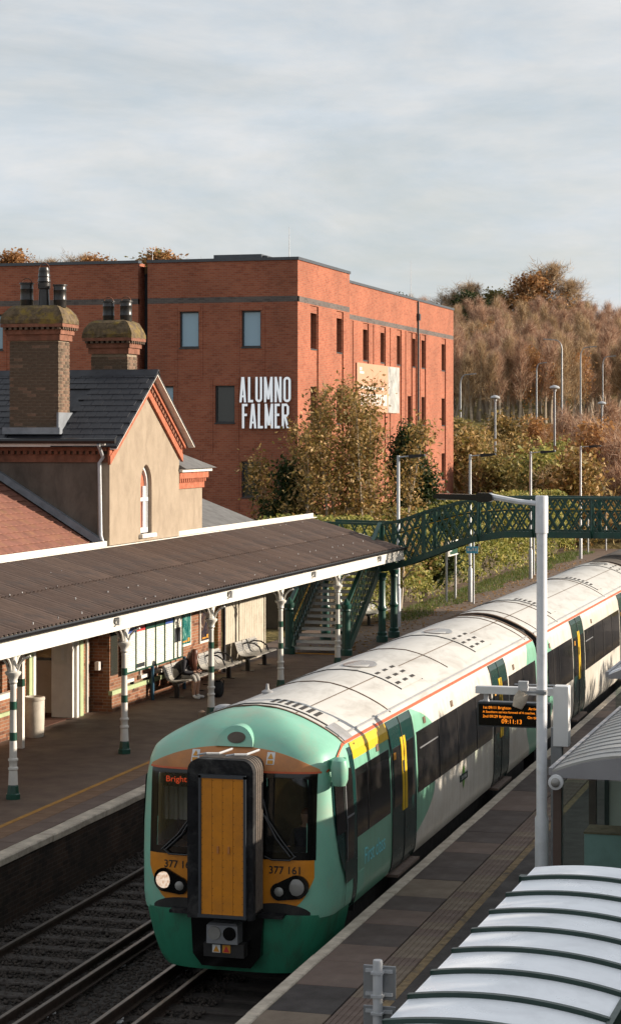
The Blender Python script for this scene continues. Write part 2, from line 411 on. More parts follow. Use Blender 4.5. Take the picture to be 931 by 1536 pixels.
plain('roof_white', (0.64,0.62,0.58), 0.5, var=0.08, scale=1.6, dirt=(0.36,0.33,0.29), dirt_amt=0.75, stretch=(1.6,0.5,1))
plain('roof_brown', (0.11,0.085,0.065), 0.8, var=0.3, scale=2)
plain('roof_grey', (0.36,0.36,0.37), 0.5, var=0.15, scale=3, dirt=(0.2,0.18,0.15), dirt_amt=0.5)
plain('seam_brown', (0.14,0.085,0.05), 0.8, var=0.3, scale=6)
plain('seam_dark', (0.03,0.025,0.022), 0.8, var=0.3, scale=6)
plain('step_brown', (0.16,0.11,0.085), 0.8, var=0.3, scale=9)
plain('decal_cyan', (0.32,1.0,1.1), 0.4, var=0.05)
plain('decal_black', (0.012,0.012,0.012), 0.5, var=0.1)
plain('decal_white', (0.75,0.75,0.73), 0.5, var=0.05)
plain('decal_amber', (0.65,0.28,0.02), 0.5, var=0.05)
plain('decal_red', (0.55,0.03,0.03), 0.5, var=0.05)
plain('logo_green', (0.16,0.42,0.03), 0.4, var=0.1)
plain('curtain', (0.60,0.58,0.50), 0.8, var=0.2, scale=3)
emit('led_orange', (1.0, 0.27, 0.02), 0.85)
emit('led_red', (1.0, 0.10, 0.03), 0.32)
t = NT('headlamp_lit'); e = t.n('ShaderNodeEmission'); t.l(t.ramp(t.noise(26, 4, 0.7), [(0.35, (0.62,0.36,0.22)), (0.6, (0.95,0.78,0.62))]), e.inputs[0]); e.inputs[1].default_value = 0.55; t.done(e)
glass('cab_glass', (0.92,0.95,0.95), 0.93)
glass('shelter_glass', (0.86,0.93,0.89), 0.96, 0.02)
t = NT('train_window'); t.done(t.bsdf(t.ramp(t.noise(0.8, 4, 0.6), [(0.4, (0.008,0.007,0.007)), (0.7, (0.030,0.026,0.023))]), 0.07, 0, t.bump(t.noise(1.1, 2), 0.05, 0.05), 0.6))
t = NT('pane'); t.done(t.bsdf((0.22,0.36,0.47), 0.05, 0, t.bump(t.noise(1.4, 2), 0.03, 0.05), 1.0))
t = NT('pane_dark'); t.done(t.bsdf((0.035,0.036,0.030), 0.06, 0, None, 0.6))
t = NT('black_gloss'); t.done(t.bsdf((0.004,0.004,0.004), 0.12))
# livery of the coach sides: mint towards the cab, off white behind a curved edge, mint flashes at the coach ends
t = NT('train_side'); o = t.xyz(); y, z = o[1], o[2]
d = t.math('MAXIMUM', t.math('DIVIDE', t.math('SUBTRACT', 0.98, z), 0.62), 0.0)
edge = t.math('SUBTRACT', 33.75, t.math('MULTIPLY', t.math('POWER', d, 2.0), 1.55))
d2 = t.math('MAXIMUM', t.math('DIVIDE', t.math('SUBTRACT', z, 1.9), 0.42), 0.0)
edge = t.math('SUBTRACT', edge, t.math('MULTIPLY', t.math('POWER', d2, 1.6), 1.2))
isg = t.math('LESS_THAN', y, edge)
a1 = t.math('GREATER_THAN', y, t.math('ADD', 42.1, t.math('MULTIPLY', t.math('POWER', t.math('ABSOLUTE', t.math('SUBTRACT', z, 1.2)), 2.0), 0.65)))
a2 = t.math('LESS_THAN', y, t.math('SUBTRACT', 45.9, t.math('MULTIPLY', t.math('POWER', t.math('ABSOLUTE', t.math('SUBTRACT', z, 1.4)), 2.0), 0.9)))
isg = t.math('MAXIMUM', isg, t.math('MULTIPLY', a1, a2))
n1 = t.noise(1.4, 7, 0.7, stretch=(1, 0.6, 1.6))
white = t.ramp(n1, [(0.3, (0.56,0.52,0.45)), (0.6, (0.70,0.665,0.60))])
streak = t.ramp(t.noise(7, 4, 0.6, stretch=(1, 1, 0.08)), [(0.45, (1,1,1)), (0.75, (0.80,0.76,0.70))])
mint = t.ramp(n1, [(0.3, (0.165,0.39,0.275)), (0.65, (0.205,0.45,0.325))])
c = t.mix(isg, white, mint); c = t.mix(1.0, c, streak, 'MULTIPLY')
t.done(t.bsdf(c, 0.3, 0, None, 0.5, coat=0.25))
plain('skin', (0.52,0.30,0.21), 0.5, var=0.08, scale=10)
plain('hair_auburn', (0.115,0.032,0.014), 0.5, var=0.35, scale=30, stretch=(1,1,0.2))
plain('navy_cloth', (0.014,0.014,0.022), 0.85, var=0.3, scale=18)
plain('grey_cloth', (0.34,0.32,0.29), 0.9, var=0.12, scale=14)
plain('shoe_white', (0.72,0.71,0.69), 0.6, var=0.05)
plain('bag_black', (0.010,0.010,0.011), 0.8, var=0.3, scale=14, bump=0.3)
plain('bench_metal', (0.50,0.48,0.44), 0.4, metal=0.3, var=0.12, scale=9)
plain('bin_white', (0.60,0.54,0.45), 0.6, var=0.15, scale=3, dirt=(0.28,0.19,0.13), dirt_amt=0.6)
plain('paper_white', (0.74,0.73,0.66), 0.6, var=0.05)
plain('teal_box', (0.34,0.50,0.49), 0.5, var=0.10, scale=3, dirt=(0.10,0.13,0.12), dirt_amt=0.4)
plain('rust_top', (0.24,0.17,0.10), 0.8, var=0.4, scale=9)
plain('brown_post', (0.085,0.052,0.038), 0.6, var=0.15, scale=4)
plain('shelter_end', (0.34,0.33,0.34), 0.5, var=0.10, scale=2, dirt=(0.2,0.19,0.18), dirt_amt=0.3)
plain('shelter_sheet', (0.44,0.43,0.40), 0.4, var=0.14, scale=2, dirt=(0.26,0.22,0.16), dirt_amt=0.7, stretch=(0.5,2,1))
plain('shelter_white', (1.10,1.13,1.18), 0.3, var=0.04, scale=2, dirt=(0.55,0.56,0.60), dirt_amt=0.4)
plain('rib_green', (0.006,0.034,0.024), 0.4, var=0.15)
plain('sign_blue', (0.10,0.45,0.70), 0.5, var=0.1)
plain('banner_orange', (0.62,0.31,0.19), 0.6, var=0.10, scale=2)
plain('banner_grey', (0.42,0.42,0.40), 0.6, var=0.6, scale=1.6)
plain('timber_cream', (0.56,0.50,0.40), 0.7, var=0.14, scale=3, dirt=(0.28,0.23,0.16), dirt_amt=0.5)
plain('plaster_dim', (0.72,0.60,0.48), 0.8, var=0.12, scale=2)
plain('floor_red', (0.15,0.06,0.035), 0.7, var=0.2)
def postermat(name, base, marks, sc):
    t = NT(name); o = t.xyz(); v = t.comb(t.math('ADD', o[0], o[1]), o[2], 0)
    n = t.noise(sc, 4, 0.6, vec=v); rows = t.math('FRACT', t.math('MULTIPLY', o[2], 22.0))
    f = t.math('MULTIPLY', t.math('GREATER_THAN', rows, 0.52), t.math('GREATER_THAN', n, 0.48))
    return t.done(t.bsdf(t.mix(t.math('MULTIPLY', f, 0.65), base, marks), 0.35))
postermat('timetable', (0.72,0.72,0.63), (0.30,0.30,0.27), 9)
t = NT('poster_teal'); n = t.noise(3.2, 6, 0.7, dist=1.2); t.done(t.bsdf(t.ramp(n, [(0.32,(0.004,0.02,0.022)),(0.5,(0.01,0.13,0.12)),(0.7,(0.30,0.50,0.42))]), 0.25))
t = NT('poster_navy'); n = t.noise(2.6, 6, 0.7, dist=1.5); t.done(t.bsdf(t.ramp(n, [(0.40,(0.012,0.014,0.03)),(0.6,(0.10,0.06,0.04)),(0.75,(0.5,0.42,0.36))]), 0.25))
t = NT('poster_gold'); n = t.noise(3.0, 6, 0.7, dist=1.0); t.done(t.bsdf(t.ramp(n, [(0.35,(0.10,0.05,0.008)),(0.55,(0.32,0.18,0.02)),(0.75,(0.55,0.45,0.2))]), 0.3))
# foliage
leafmat('leaf_gold', [(0.0,(0.055,0.045,0.012)), (0.25,(0.16,0.108,0.030)), (0.6,(0.34,0.205,0.072)), (0.8,(0.13,0.115,0.027)), (1.0,(0.58,0.38,0.19))])
leafmat('leaf_ivy', [(0.0,(0.075,0.088,0.022)), (0.4,(0.14,0.15,0.035)), (0.75,(0.25,0.235,0.06)), (1.0,(0.38,0.31,0.12))], gain=1.6)
leafmat('leaf_dark', [(0.0,(0.010,0.022,0.007)), (0.5,(0.022,0.038,0.010)), (1.0,(0.055,0.060,0.016))])
leafmat('leaf_rust', [(0.0,(0.19,0.085,0.032)), (0.5,(0.28,0.14,0.052)), (1.0,(0.36,0.20,0.08))])
leafmat('twig_red', [(0.0,(0.07,0.036,0.024)), (0.4,(0.25,0.140,0.090)), (0.8,(0.40,0.255,0.17)), (1.0,(0.60,0.46,0.34))], trans=0.45)
leafmat('twig_brown', [(0.0,(0.065,0.040,0.022)), (0.4,(0.23,0.148,0.078)), (0.8,(0.38,0.26,0.145)), (1.0,(0.58,0.46,0.31))], trans=0.45)
leafmat('leaf_olive', [(0.0,(0.085,0.078,0.022)), (0.5,(0.16,0.138,0.042)), (1.0,(0.27,0.20,0.072))])
leafmat('grass', [(0.0,(0.035,0.062,0.010)), (0.6,(0.075,0.11,0.020)), (1.0,(0.16,0.15,0.05))])
leafmat('leaf_litter', [(0.0,(0.16,0.085,0.03)), (1.0,(0.30,0.19,0.09))])
# ------------------------------------------------------------------ terrain and ground
CY, SY = math.cos(R(YAW)), math.sin(R(YAW))
HZ = [-400, 118, 150, 200, 250, 290, 340, 400, 470, 540, 3000]
HH = [-0.03, -0.03, 1.6, 4.2, 6.6, 8.6, 13.0, 19.5, 25.5, 26.5, 26.5]
def hill(x, y):
    Z = -x*SY + y*CY; X = x*CY + y*SY
    h = np.interp(Z, HZ, HH)
    h = h + (np.sin(X*0.021+1.3)*1.6 + np.sin(X*0.047+Z*0.013)*0.8) * np.clip((Z-180)/150, 0, 1)
    h = h + 6.5*np.clip((10-X)/40, 0, 1)*np.clip((Z-330)/80, 0, 1) - 5.0*np.clip((X-46)/22, 0, 1)*np.clip((Z-330)/90, 0, 1)
    return h
xs = np.concatenate([np.linspace(-1500, -260, 12), np.linspace(-240, -24, 44), [-19.6, -19.55], np.linspace(-13, 3, 5), [6.0], np.linspace(10, 160, 26), np.linspace(200, 1500, 10)])
ys = np.concatenate([np.linspace(-300, 100, 18), np.linspace(112, 560, 90), np.linspace(600, 2500, 14)])
GX, GY = np.meshgrid(xs, ys); GZ = hill(GX, GY)
low = (GX > -19.58) & (GX < 8) & (GY < 120)
GZ[low] = -1.25
bank = (GX >= 5.9) & (GX < 8) & (GY < 120); GZ[bank] = -0.05
mb = MB(); nx = len(xs)
mb.add([(float(a), float(b), float(c_)) for a, b, c_ in zip(GX.ravel(), GY.ravel(), GZ.ravel())],
       [(j*nx+i, j*nx+i+1, (j+1)*nx+i+1, (j+1)*nx+i) for j in range(len(ys)-1) for i in range(nx-1)])
struct('ground', mb, 'turf', smooth=True)

# ------------------------------------------------------------------ platforms
EL, ER = -13.62, -7.30            # platform edges either side of the two tracks
# left platform: brick face, asphalt deck, yellow line, two rows of slabs, stone edge
lp = struct('left_platform', MB().box(-19.5, 5, -1.25, EL-0.02, 124, -0.03), 'asphalt')
mb = MB().box(-19.5, 5, -0.029, -14.80, 124, 0.0); part('asphalt_surface', mb, 'asphalt', lp)
mb = MB()
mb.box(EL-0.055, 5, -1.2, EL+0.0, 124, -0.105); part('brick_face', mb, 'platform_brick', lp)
mb = MB().box(-14.80, 5, -0.029, -14.70, 124, 0.004); part('yellow_line', mb, 'worn_yellow', lp)
mb = MB().box(-14.70, 5, -0.03, EL-0.30, 124, -0.022); part('slab_bed', mb, 'joint_dark', lp)
rng = random.Random(3)
def slab_mesh(nm, w, l, m, h=0.028):
    return MB().cbox(-w/2, -l/2, 0, w/2, l/2, h, 0.006).build(nm, m)
sl_o = [slab_mesh('paving_slab', 0.388, 0.590, m) for m in ('slab_orange', 'slab_orange')]
sl_b = [slab_mesh('paving_slab', 0.388, 0.885, m) for m in ('slab_brown', 'slab_brown')]
y = 27.0
while y < 52:
    put('paving_slab', rng.choice(sl_o), lp, loc=(-14.50, y, -0.024+rng.uniform(-.002,.003))); y += 0.60
y = 27.0
while y < 52:
    put('paving_slab', rng.choice(sl_b), lp, loc=(-14.10, y, -0.024+rng.uniform(-.002,.003))); y += 0.90
part('far_paving', MB().box(-14.69, 52.2, -0.0215, EL-0.31, 124, 0.001), 'slab_brown', lp)
part('near_paving', MB().box(-14.69, 5, -0.0215, EL-0.31, 26.5, 0.001), 'slab_brown', lp)
ed = [MB().cbox(-0.145, -0.60, 0, 0.145, 0.60, 0.115, 0.02).build('edge_stone', 'stone_edge') for _ in range(2)]
for k in range(64):
    o = put('edge_stone', ed[k % 2], lp, loc=(EL-0.115+rng.uniform(-.006,.006), 20+1.21*k, -0.1+rng.uniform(-.004,.004))); o.rotation_euler[2] = R(180)*(k % 2) + rng.uniform(-.004,.004)

# right platform
rp = struct('right_platform', MB().box(ER+0.02, 4, -1.25, 6.0, 90, -0.03), 'asphalt_dark')
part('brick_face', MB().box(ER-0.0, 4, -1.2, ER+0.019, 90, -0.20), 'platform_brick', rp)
part('slab_bed', MB().box(ER+0.16, 4, -0.029, -5.80, 90, -0.022), 'joint_dark', rp)
part('asphalt_surface', MB().box(-5.80, 4, -0.029, 6.0, 90, 0.0), 'asphalt_dark', rp)
e2 = [MB().cbox(-0.085, -0.47, 0, 0.085, 0.47, 0.215, 0.015).build('edge_stone', 'stone_edge') for _ in range(2)]
for k in range(60):
    o = put('edge_stone', e2[k % 2], rp, loc=(ER+0.075+rng.uniform(-.006,.006), 19+0.95*k, -0.205+rng.uniform(-.004,.004))); o.rotation_euler[2] = R(180)*(k % 2)
big = {m: [MB().cbox(-0.385, -l/2, 0, 0.385, l/2, 0.026, 0.005).build('paving_slab', m) for l in (0.89, 1.19)] for m in ('slab_mid', 'slab_brown', 'slab_tan', 'asphalt_dark')}
y = 19.0
while y < 50:
    k = rng.random() < 0.45; L_s = 1.2 if k else 0.9
    m = rng.choices(('slab_mid', 'slab_brown', 'slab_tan', 'asphalt_dark'), (6, 3, 1.3, 1))[0]
    put('paving_slab', big[m][1 if k else 0], rp, loc=(-6.745, y+L_s/2, -0.0235+rng.uniform(-.002,.003))); y += L_s
part('far_paving', MB().box(ER+0.165, 50.4, -0.0215, -6.36, 90, 0.0), 'slab_mid', rp)
# ribbed warning strip: tiles with five long ribs
tm = MB().box(-0.205, -0.196, 0, 0.205, 0.196, 0.020)
for i in range(6):
    xx = -0.175+0.07*i; tm.cbox(xx-0.022, -0.196, 0.0195, xx+0.022, 0.196, 0.027, 0.004)
tms = [tm.build('ribbed_tile', m) for m in ('slab_tan', 'slab_brown')]
for k in range(78):
    put('ribbed_tile', rng.choice(tms), rp, loc=(-6.135, 18.5+0.40*k, -0.0215))
part('faded_line', MB().box(-5.915, 4, -0.0215, -5.80, 90, 0.003), 'faded_yellow', rp)

# ------------------------------------------------------------------ tracks
RT = -0.915
bed = MB()
def bedfn(u, v):
    x = EL+0.02 + (ER-0.02-EL-0.02)*u; y = 8 + 116*v
    return (x, y, RT-0.17 + 0.006*math.sin(x*9+y*7)*math.sin(y*3.1) + (0.03 if abs(x+10.45) < 0.5 else 0))
bed.grid(bedfn, 24, 200); tb = struct('trackbed', bed, 'ballast', smooth=True)
def rail_prof(mb, x, zt=RT, h=0.16, steel=True):
    mb.box(x-0.07, 8, zt-h, x+0.07, 124, zt-h+0.02, 0); mb.box(x-0.009, 8, zt-h+0.02, x+0.009, 124, zt-0.045, 0)
    mb.box(x-0.035, 8, zt-0.045, x+0.035, 124, zt-0.004, 0); mb.box(x-0.027, 8, zt-0.0038, x+0.027, 124, zt, 1)
    return mb
slm = MB().cbox(-1.3, -0.125, -0.16, 1.3, 0.125, -0.0, 0.02).build('sleeper', 'sleeper')
for nm, tc in (('near_track', -12.07), ('train_track', -8.80)):
    tr = tagit(thing(nm, None, None, (tc, 8, RT)), kind='structure')
    for sx in (-0.7525, 0.7525): part('rail', rail_prof(MB(), tc+sx), ['rail_rust', 'rail_steel'], tr)
    cxr = tc+1.16 if tc < -10 else tc-1.16
    part('conductor_rail', rail_prof(MB(), cxr, RT+0.075, 0.15), ['rail_rust', 'rail_steel'], tr)
    n = 38
    for k in range(n):
        o = put('sleeper', slm, tr, loc=(0, 12.5+0.65*k, -0.135+0.01)); o.rotation_euler[2] = rng.uniform(-.008,.008)
    ins = MB().lathe([(0.07,0),(0.05,0.03),(0.065,0.05),(0.045,0.09)], (0,0,0), 8).build('insulator', 'white_clean')
    for k in range(6): put('insulator', ins, tr, loc=(cxr-tc, 13.0+2.6*k, -0.155))
# loose stones
def stones(n, x0, x1, y0, y1, zf, smin, smax, seed):
    g = np.random.default_rng(seed); base = np.array([(1,0,0),(0,1,0),(-1,0,0),(0,-1,0),(0,0,.8),(0,0,-.8)], float)
    fc = np.array([(0,1,4),(1,2,4),(2,3,4),(3,0,4),(1,0,5),(2,1,5),(3,2,5),(0,3,5)])
    P = np.stack([g.uniform(x0, x1, n), g.uniform(y0, y1, n)], 1); S = g.uniform(smin, smax, n)
    V = base[None]*S[:, None, None]*g.uniform(.6, 1.3, (n, 6, 1)); a = g.uniform(0, 6.28, n); ca, sa = np.cos(a)[:, None], np.sin(a)[:, None]
    V = np.stack([V[..., 0]*ca-V[..., 1]*sa, V[..., 0]*sa+V[..., 1]*ca, V[..., 2]], 2)
    V += np.stack([P[:, 0], P[:, 1], np.full(n, zf)], 1)[:, None, :]
    F = fc[None] + (np.arange(n)*6)[:, None, None]
    return V.reshape(-1, 3), F.reshape(-1, 3)
def np_mesh(name, V, F, mat, smooth=False):
    me = bpy.data.meshes.new(name); V = np.asarray(V, np.float32); F = np.asarray(F, np.int32); k = F.shape[1]
    me.vertices.add(len(V)); me.vertices.foreach_set('co', V.ravel())
    me.loops.add(F.size); me.loops.foreach_set('vertex_index', F.ravel())
    me.polygons.add(len(F)); me.polygons.foreach_set('loop_start', np.arange(0, F.size, k, dtype=np.int32))
    try: me.polygons.foreach_set('loop_total', np.full(len(F), k, dtype=np.int32))
    except Exception: pass
    for m in (mat if isinstance(mat, list) else [mat]): me.materials.append(MATS[m])
    me.update(calc_edges=True); me.validate(); return me
V, F = stones(15000, EL+0.05, -9.0, 22, 37, RT-0.135, 0.02, 0.045, 5)
tagit(put('ballast_stones', np_mesh('ballast_stones', V, F, 'ballast_stone')), 'dark stone ballast lying between the rails and sleepers', 'ballast', kind='stuff')
# ------------------------------------------------------------------ train
TC = -8.80                         # track centre
PROF = [(0.09,1.335),(0.20,1.375),(0.35,1.395),(0.70,1.400),(1.30,1.400),(1.90,1.372),(2.20,1.322),(2.33,1.270),(2.42,1.170),(2.51,1.03),(2.60,0.860),(2.69,0.66),(2.76,0.46),(2.81,0.25),(2.825,0.0)]
PZ = [p[0] for p in PROF]; PW = [p[1] for p in PROF]
def halfw(z): return float(np.interp(z, PZ, PW))
def side(y, z, off=0.0, s=1): return (TC+s*(halfw(z)+off), y, z)
def side_patch(y0, y1, z0, z1, off=0.006, s=1, slant=0.0, nz=None, mb=None, mi=0, thick=0.012):
    """panel lying on the curved bodyside"""
    mb = mb or MB(); n = nz or max(2, int((z1-z0)/0.10)); zs = [z0+(z1-z0)*i/n for i in range(n+1)]
    v = []
    for z in zs:
        k = slant*(z-z0)
        v += [side(y0+k, z, off, s), side(y1+k, z, off, s), side(y0+k, z, off-thick, s), side(y1+k, z, off-thick, s)]
    f = []
    for i in range(n):
        a = 4*i; b = a+4
        f += [(a, a+1, b+1, b), (a+1, a+3, b+3, b+1), (a+2, a, b, b+2)]
    f += [(0, 2, 3, 1), (4*n, 4*n+1, 4*n+3, 4*n+2)]
    return mb.add(v, f, mi)
JOIN = 28.5
def nose_y(z):
    b = 27.30 + 0.06*max(0.0, z-0.9)
    if z > 2.02:
        t = min(1.0, (z-2.02)/0.805); b += (JOIN-b)*(1-math.sqrt(max(0.0, 1-t*t)))
    return min(b, JOIN)
def nose(dx, z, off=0.0):
    w = max(halfw(z), 1e-3); u = min(1.0, abs(dx)/w); y0 = nose_y(z)
    y = y0 + (JOIN-y0)*(1-(1-u**5)**0.2)
    return (TC+dx, y-off, z)
def nose_patch(x0, x1, zlo, zhi, off=0.006, nx=24, nz=16, mb=None, mi=0, thick=0.02, rim=True):
    mb = mb or MB(); lo = zlo if callable(zlo) else (lambda x: zlo); hi = zhi if callable(zhi) else (lambda x: zhi)
    def fn(u, v, o=off):
        x = x0+(x1-x0)*u; return nose(x, lo(x)+(hi(x)-lo(x))*v, o)
    mb.grid(fn, nx, nz, mi)
    if rim:
        ring = [(i/nx, 0) for i in range(nx)] + [(1, j/nz) for j in range(nz)] + [(1-i/nx, 1) for i in range(nx)] + [(0, 1-j/nz) for j in range(nz)]
        a = [fn(*p) for p in ring]; b = [fn(*p, off-thick) for p in ring]; m = len(ring)
        mb.add(a+b, [(i, (i+1) % m, m+(i+1) % m, m+i) for i in range(m)], mi)
    return mb

train = thing('train', 'mint green and white commuter train with orange gangway door stopped at the platform', 'train', (TC, 27.3, RT))
def coach(y0, y1, front=False, roofm='roof_white'):
    mb = MB(); nz = len(PROF)
    mids = [y0+(y1-y0)*i/12 for i in range(13)]
    def ring(y): return [(TC+w, y, z) for z, w in PROF] + [(TC-w, y, z) for z, w in reversed(PROF[:-1])]
    vs_ = [p for y in mids for p in ring(y)]; m = 2*nz-1; fs = []; ms = []
    for i in range(12):
        for k in range(m-1):
            fs.append((i*m+k, (i+1)*m+k, (i+1)*m+k+1, i*m+k+1)); ms.append(1 if 7 <= k <= m-9 else 0)
    o = len(mb.v); mb.v += vs_; mb.f += fs; mb.m += ms
    ends = [tuple(range(12*m, 13*m))]
    if not front: ends.append(tuple(reversed(range(m))))
    mb.f += ends; mb.m += [2]*len(ends)
    b = part('coach_body', mb, ['train_side', roofm, 'train_black'], train, smooth=True)
    part('underframe', MB().box(TC-1.15, y0+0.4, -0.66, TC+1.15, y1-0.4, 0.085), 'train_undergear', train)
    return b
c1 = coach(JOIN, 43.75, True); c2 = coach(44.25, 62.7); c3 = coach(63.2, 80.0, roofm='roof_brown')
# vestibule between coaches
for ya, yb in ((43.75, 44.25), (62.7, 63.2)):
    mb = MB()
    for i in range(5):
        yy = ya+0.01+(yb-ya-0.02)*i/5
        mb.prism([(TC-1.18,-0.05),(TC+1.18,-0.05),(TC+1.2,2.2),(TC+1.0,2.5),(TC+0.5,2.68),(TC-0.5,2.68),(TC-1.0,2.5),(TC-1.2,2.2)], 'y', yy, yy+(yb-ya)/9)
    part('corridor_connection', mb, 'train_black', train)
# cab shell with open windscreen apertures
WZ0, WZ1 = 1.02, 2.06
def in_screen(dx, z): return 0.50 < abs(dx) < 1.06 and WZ0+0.02 < z < WZ1-0.04
ZN0, ZN1 = 0.16, 2.825
def nfn(u, v):
    z = ZN0+(ZN1-ZN0)*(v**0.9); return nose((2*u-1)*max(halfw(z), 0.0), z)
def nskip(u, v):
    z = ZN0+(ZN1-ZN0)*(v**0.9); return in_screen((2*u-1)*halfw(z), z)
cab = part('cab_front', MB().grid(nfn, 96, 80, 0, nskip), 'train_mint', train, smooth=True)
# cab interior: floor, desk, back wall, seat and curtain
part('cab_bulkhead', MB().box(TC-1.3, 28.9, -0.05, TC+1.3, 28.95, 2.3), 'train_black', train)
part('driver_desk', MB().box(TC-1.15, 27.5, 0.6, TC+1.15, 27.95, 1.0), 'train_undergear', train)
mb = MB()
for i in range(11):
    xx = TC-1.20+0.07*i; mb.tube([(xx, 28.15+0.02*(i % 2), 1.25), (xx, 28.15+0.02*(i % 2), 2.1)], 0.034, 6)
part('curtain', mb, 'curtain', train, smooth=True)
dest = part('destination_display', MB().box(TC-1.10, 27.62, 1.80, TC-0.42, 27.66, 1.99), 'black_gloss', train)
me = map_mesh(text_mesh('destination_text', 'Brighton', 0.115, 'led_red', xs=1.15), lambda c: Vector((TC-1.02+c.x*0.95, 27.612, 1.865+c.y)))
put('destination_text', me, dest)
# front colour panels
band_hi = lambda x: 2.13+0.27*(1-min(1, abs(x)/1.19)**2.4)
part('upper_orange_panel', nose_patch(-1.19, 1.19, 2.105, band_hi, 0.005, 40, 8), 'train_orange_top', cab, smooth=True)
part('red_line', nose_patch(-1.21, 1.21, 2.078, 2.104, 0.006, 40, 1), 'train_red_line', cab)
for s in (-1, 1):
    a, b = (0.43*s, 1.17*s); a, b = min(a, b), max(a, b)
    # black windscreen surround as a frame
    fr = MB()
    for (x0, x1, z0, z1) in ((a, b, 0.94, WZ0+0.02), (a, b, WZ1-0.04, 2.077), (a, a+(0.07 if s > 0 else 0.11), WZ0+0.02, WZ1-0.04), (b-(0.11 if s > 0 else 0.07), b, WZ0+0.02, WZ1-0.04)):
        nose_patch(x0, x1, z0, z1, 0.010, 12, 10, fr)
    ws = part('windscreen', fr, 'black_gloss', cab, smooth=True)
    part('pane', nose_patch(a+0.06, b-0.06, WZ0, WZ1-0.02, 0.002, 14, 14, rim=False), 'cab_glass', ws, smooth=True)
    # wiper
    wp = MB(); bx = 0.72*s
    p0 = nose(bx-0.30*s if s > 0 else bx+0.02, 0.97, 0.06)
    wp.tube([nose(0.88*s-0.03, 0.99, 0.05), nose(0.66*s, 1.22, 0.06), nose(0.47*s, 1.55, 0.05)], 0.014, 6)
    wp.tube([nose(0.94*s-0.03, 0.99, 0.05), nose(0.72*s, 1.22, 0.06), nose(0.50*s, 1.52, 0.05)], 0.011, 6)
    wp.tube([nose(0.55*s, 1.42, 0.04), nose(0.46*s, 1.74, 0.04)], 0.016, 6)
    wp.tube([nose(0.50*s, 0.985, 0.05), nose(0.60*s, 0.945, 0.06), nose(0.85*s, 0.945, 0.06), nose(0.93*s, 1.0, 0.05)], 0.012, 6)
    part('wiper', wp, 'black_metal', ws, smooth=True)
    zl = lambda x: 0.31 if abs(x) < 0.86 else 0.31+0.42*((abs(x)-0.86)/0.30)**2
    lo_ = part('lower_orange_panel', nose_patch(a, b-(0.02 if s > 0 else 0) if s > 0 else b, zl, 0.938, 0.006, 20, 12), 'train_orange', cab, smooth=True)
    num = map_mesh(text_mesh('unit_number', '377 161', 0.150, 'decal_black', align='CENTER', bold=0.002), lambda c: Vector(nose(0.745*s+0.03+c.x*0.92, 0.755+c.y*0.95, 0.012)))
    put('unit_number', num, lo_)
    # lamp cluster: black housing, large lamp, small lamp
    hs = MB(); big_, sml = (0.93*s, 0.585), (0.70*s, 0.520)
    outl = []
    for (cc, rr, t0, t1) in ((big_, 0.160, -75, 125), (sml, 0.118, 100, 285)):
        for q in range(13):
            t = R(t0+(t1-t0)*q/12); outl.append((cc[0]+s*rr*math.cos(t), cc[1]+rr*math.sin(t)))
    ctr = (0.82*s, 0.55); n_ = len(outl)
    vv = [nose(p[0], p[1], 0.045) for p in outl] + [nose(p[0], p[1], -0.02) for p in outl] + [nose(ctr[0], ctr[1], 0.048)]
    hs.add(vv, [(i, (i+1) % n_, n_+(i+1) % n_, n_+i) for i in range(n_)] + [(i, (i+1) % n_, 2*n_) for i in range(n_)])
    hl = part('lamp_cluster', hs, 'black_gloss', cab)
    def disc(cc, r, off):
        m = MB(); k = 20; c0 = nose(cc[0], cc[1], off)
        pr_ = [(r, -0.012), (r, 0.0), (r*0.7, 0.012), (r*0.3, 0.018)]
        v = [(c0[0]+q*math.cos(2*math.pi*i/k), c0[1]-d_, c0[2]+q*math.sin(2*math.pi*i/k)) for q, d_ in pr_ for i in range(k)]
        f = [(j*k+i, j*k+(i+1) % k, (j+1)*k+(i+1) % k, (j+1)*k+i) for j in range(3) for i in range(k)] + [tuple(range(3*k, 4*k))]
        return m.add(v, f)
    part('headlamp', disc(big_, 0.112, 0.052), 'headlamp_lit' if s < 0 else 'lens', hl, smooth=True, label='lit white headlamp' if s < 0 else 'unlit glass headlamp')
    part('marker_lamp', disc(sml, 0.062, 0.052), 'lens', hl, smooth=True)
    # dark recess with step below the lamps
    rc = lambda x: 0.19+0.17*math.sqrt(max(0.0, 1-((abs(x)-0.66)/0.46)**2))
    part('dark_recess', nose_patch(min(0.43*s, 1.10*s), max(0.43*s, 1.10*s), 0.17, rc, 0.012, 20, 6), 'train_black', cab, smooth=True)
    part('front_step', MB().box(TC+0.62*s-0.17, 27.10, 0.19, TC+0.62*s+0.17, 27.30, 0.23), 'gangway_rubber', cab)
    pl = MB().add([nose(0.53*s-0.05, 2.19, 0.012), nose(0.53*s+0.06, 2.19, 0.012), nose(0.53*s+0.06, 2.345, 0.014), nose(0.53*s-0.05, 2.345, 0.014)], [(0,1,2,3)])
    wpl = part('warning_plate', pl, 'decal_white', cab)
    part('warning_triangle', MB().add([nose(0.53*s-0.035, 2.265, 0.017), nose(0.53*s+0.045, 2.265, 0.017), nose(0.53*s+0.005, 2.335, 0.019)], [(0,1,2)]).add([nose(0.53*s-0.035, 2.20, 0.017), nose(0.53*s+0.045, 2.20, 0.017), nose(0.53*s+0.045, 2.245, 0.019), nose(0.53*s-0.035, 2.245, 0.019)], [(0,1,2,3)]), 'decal_amber', wpl)
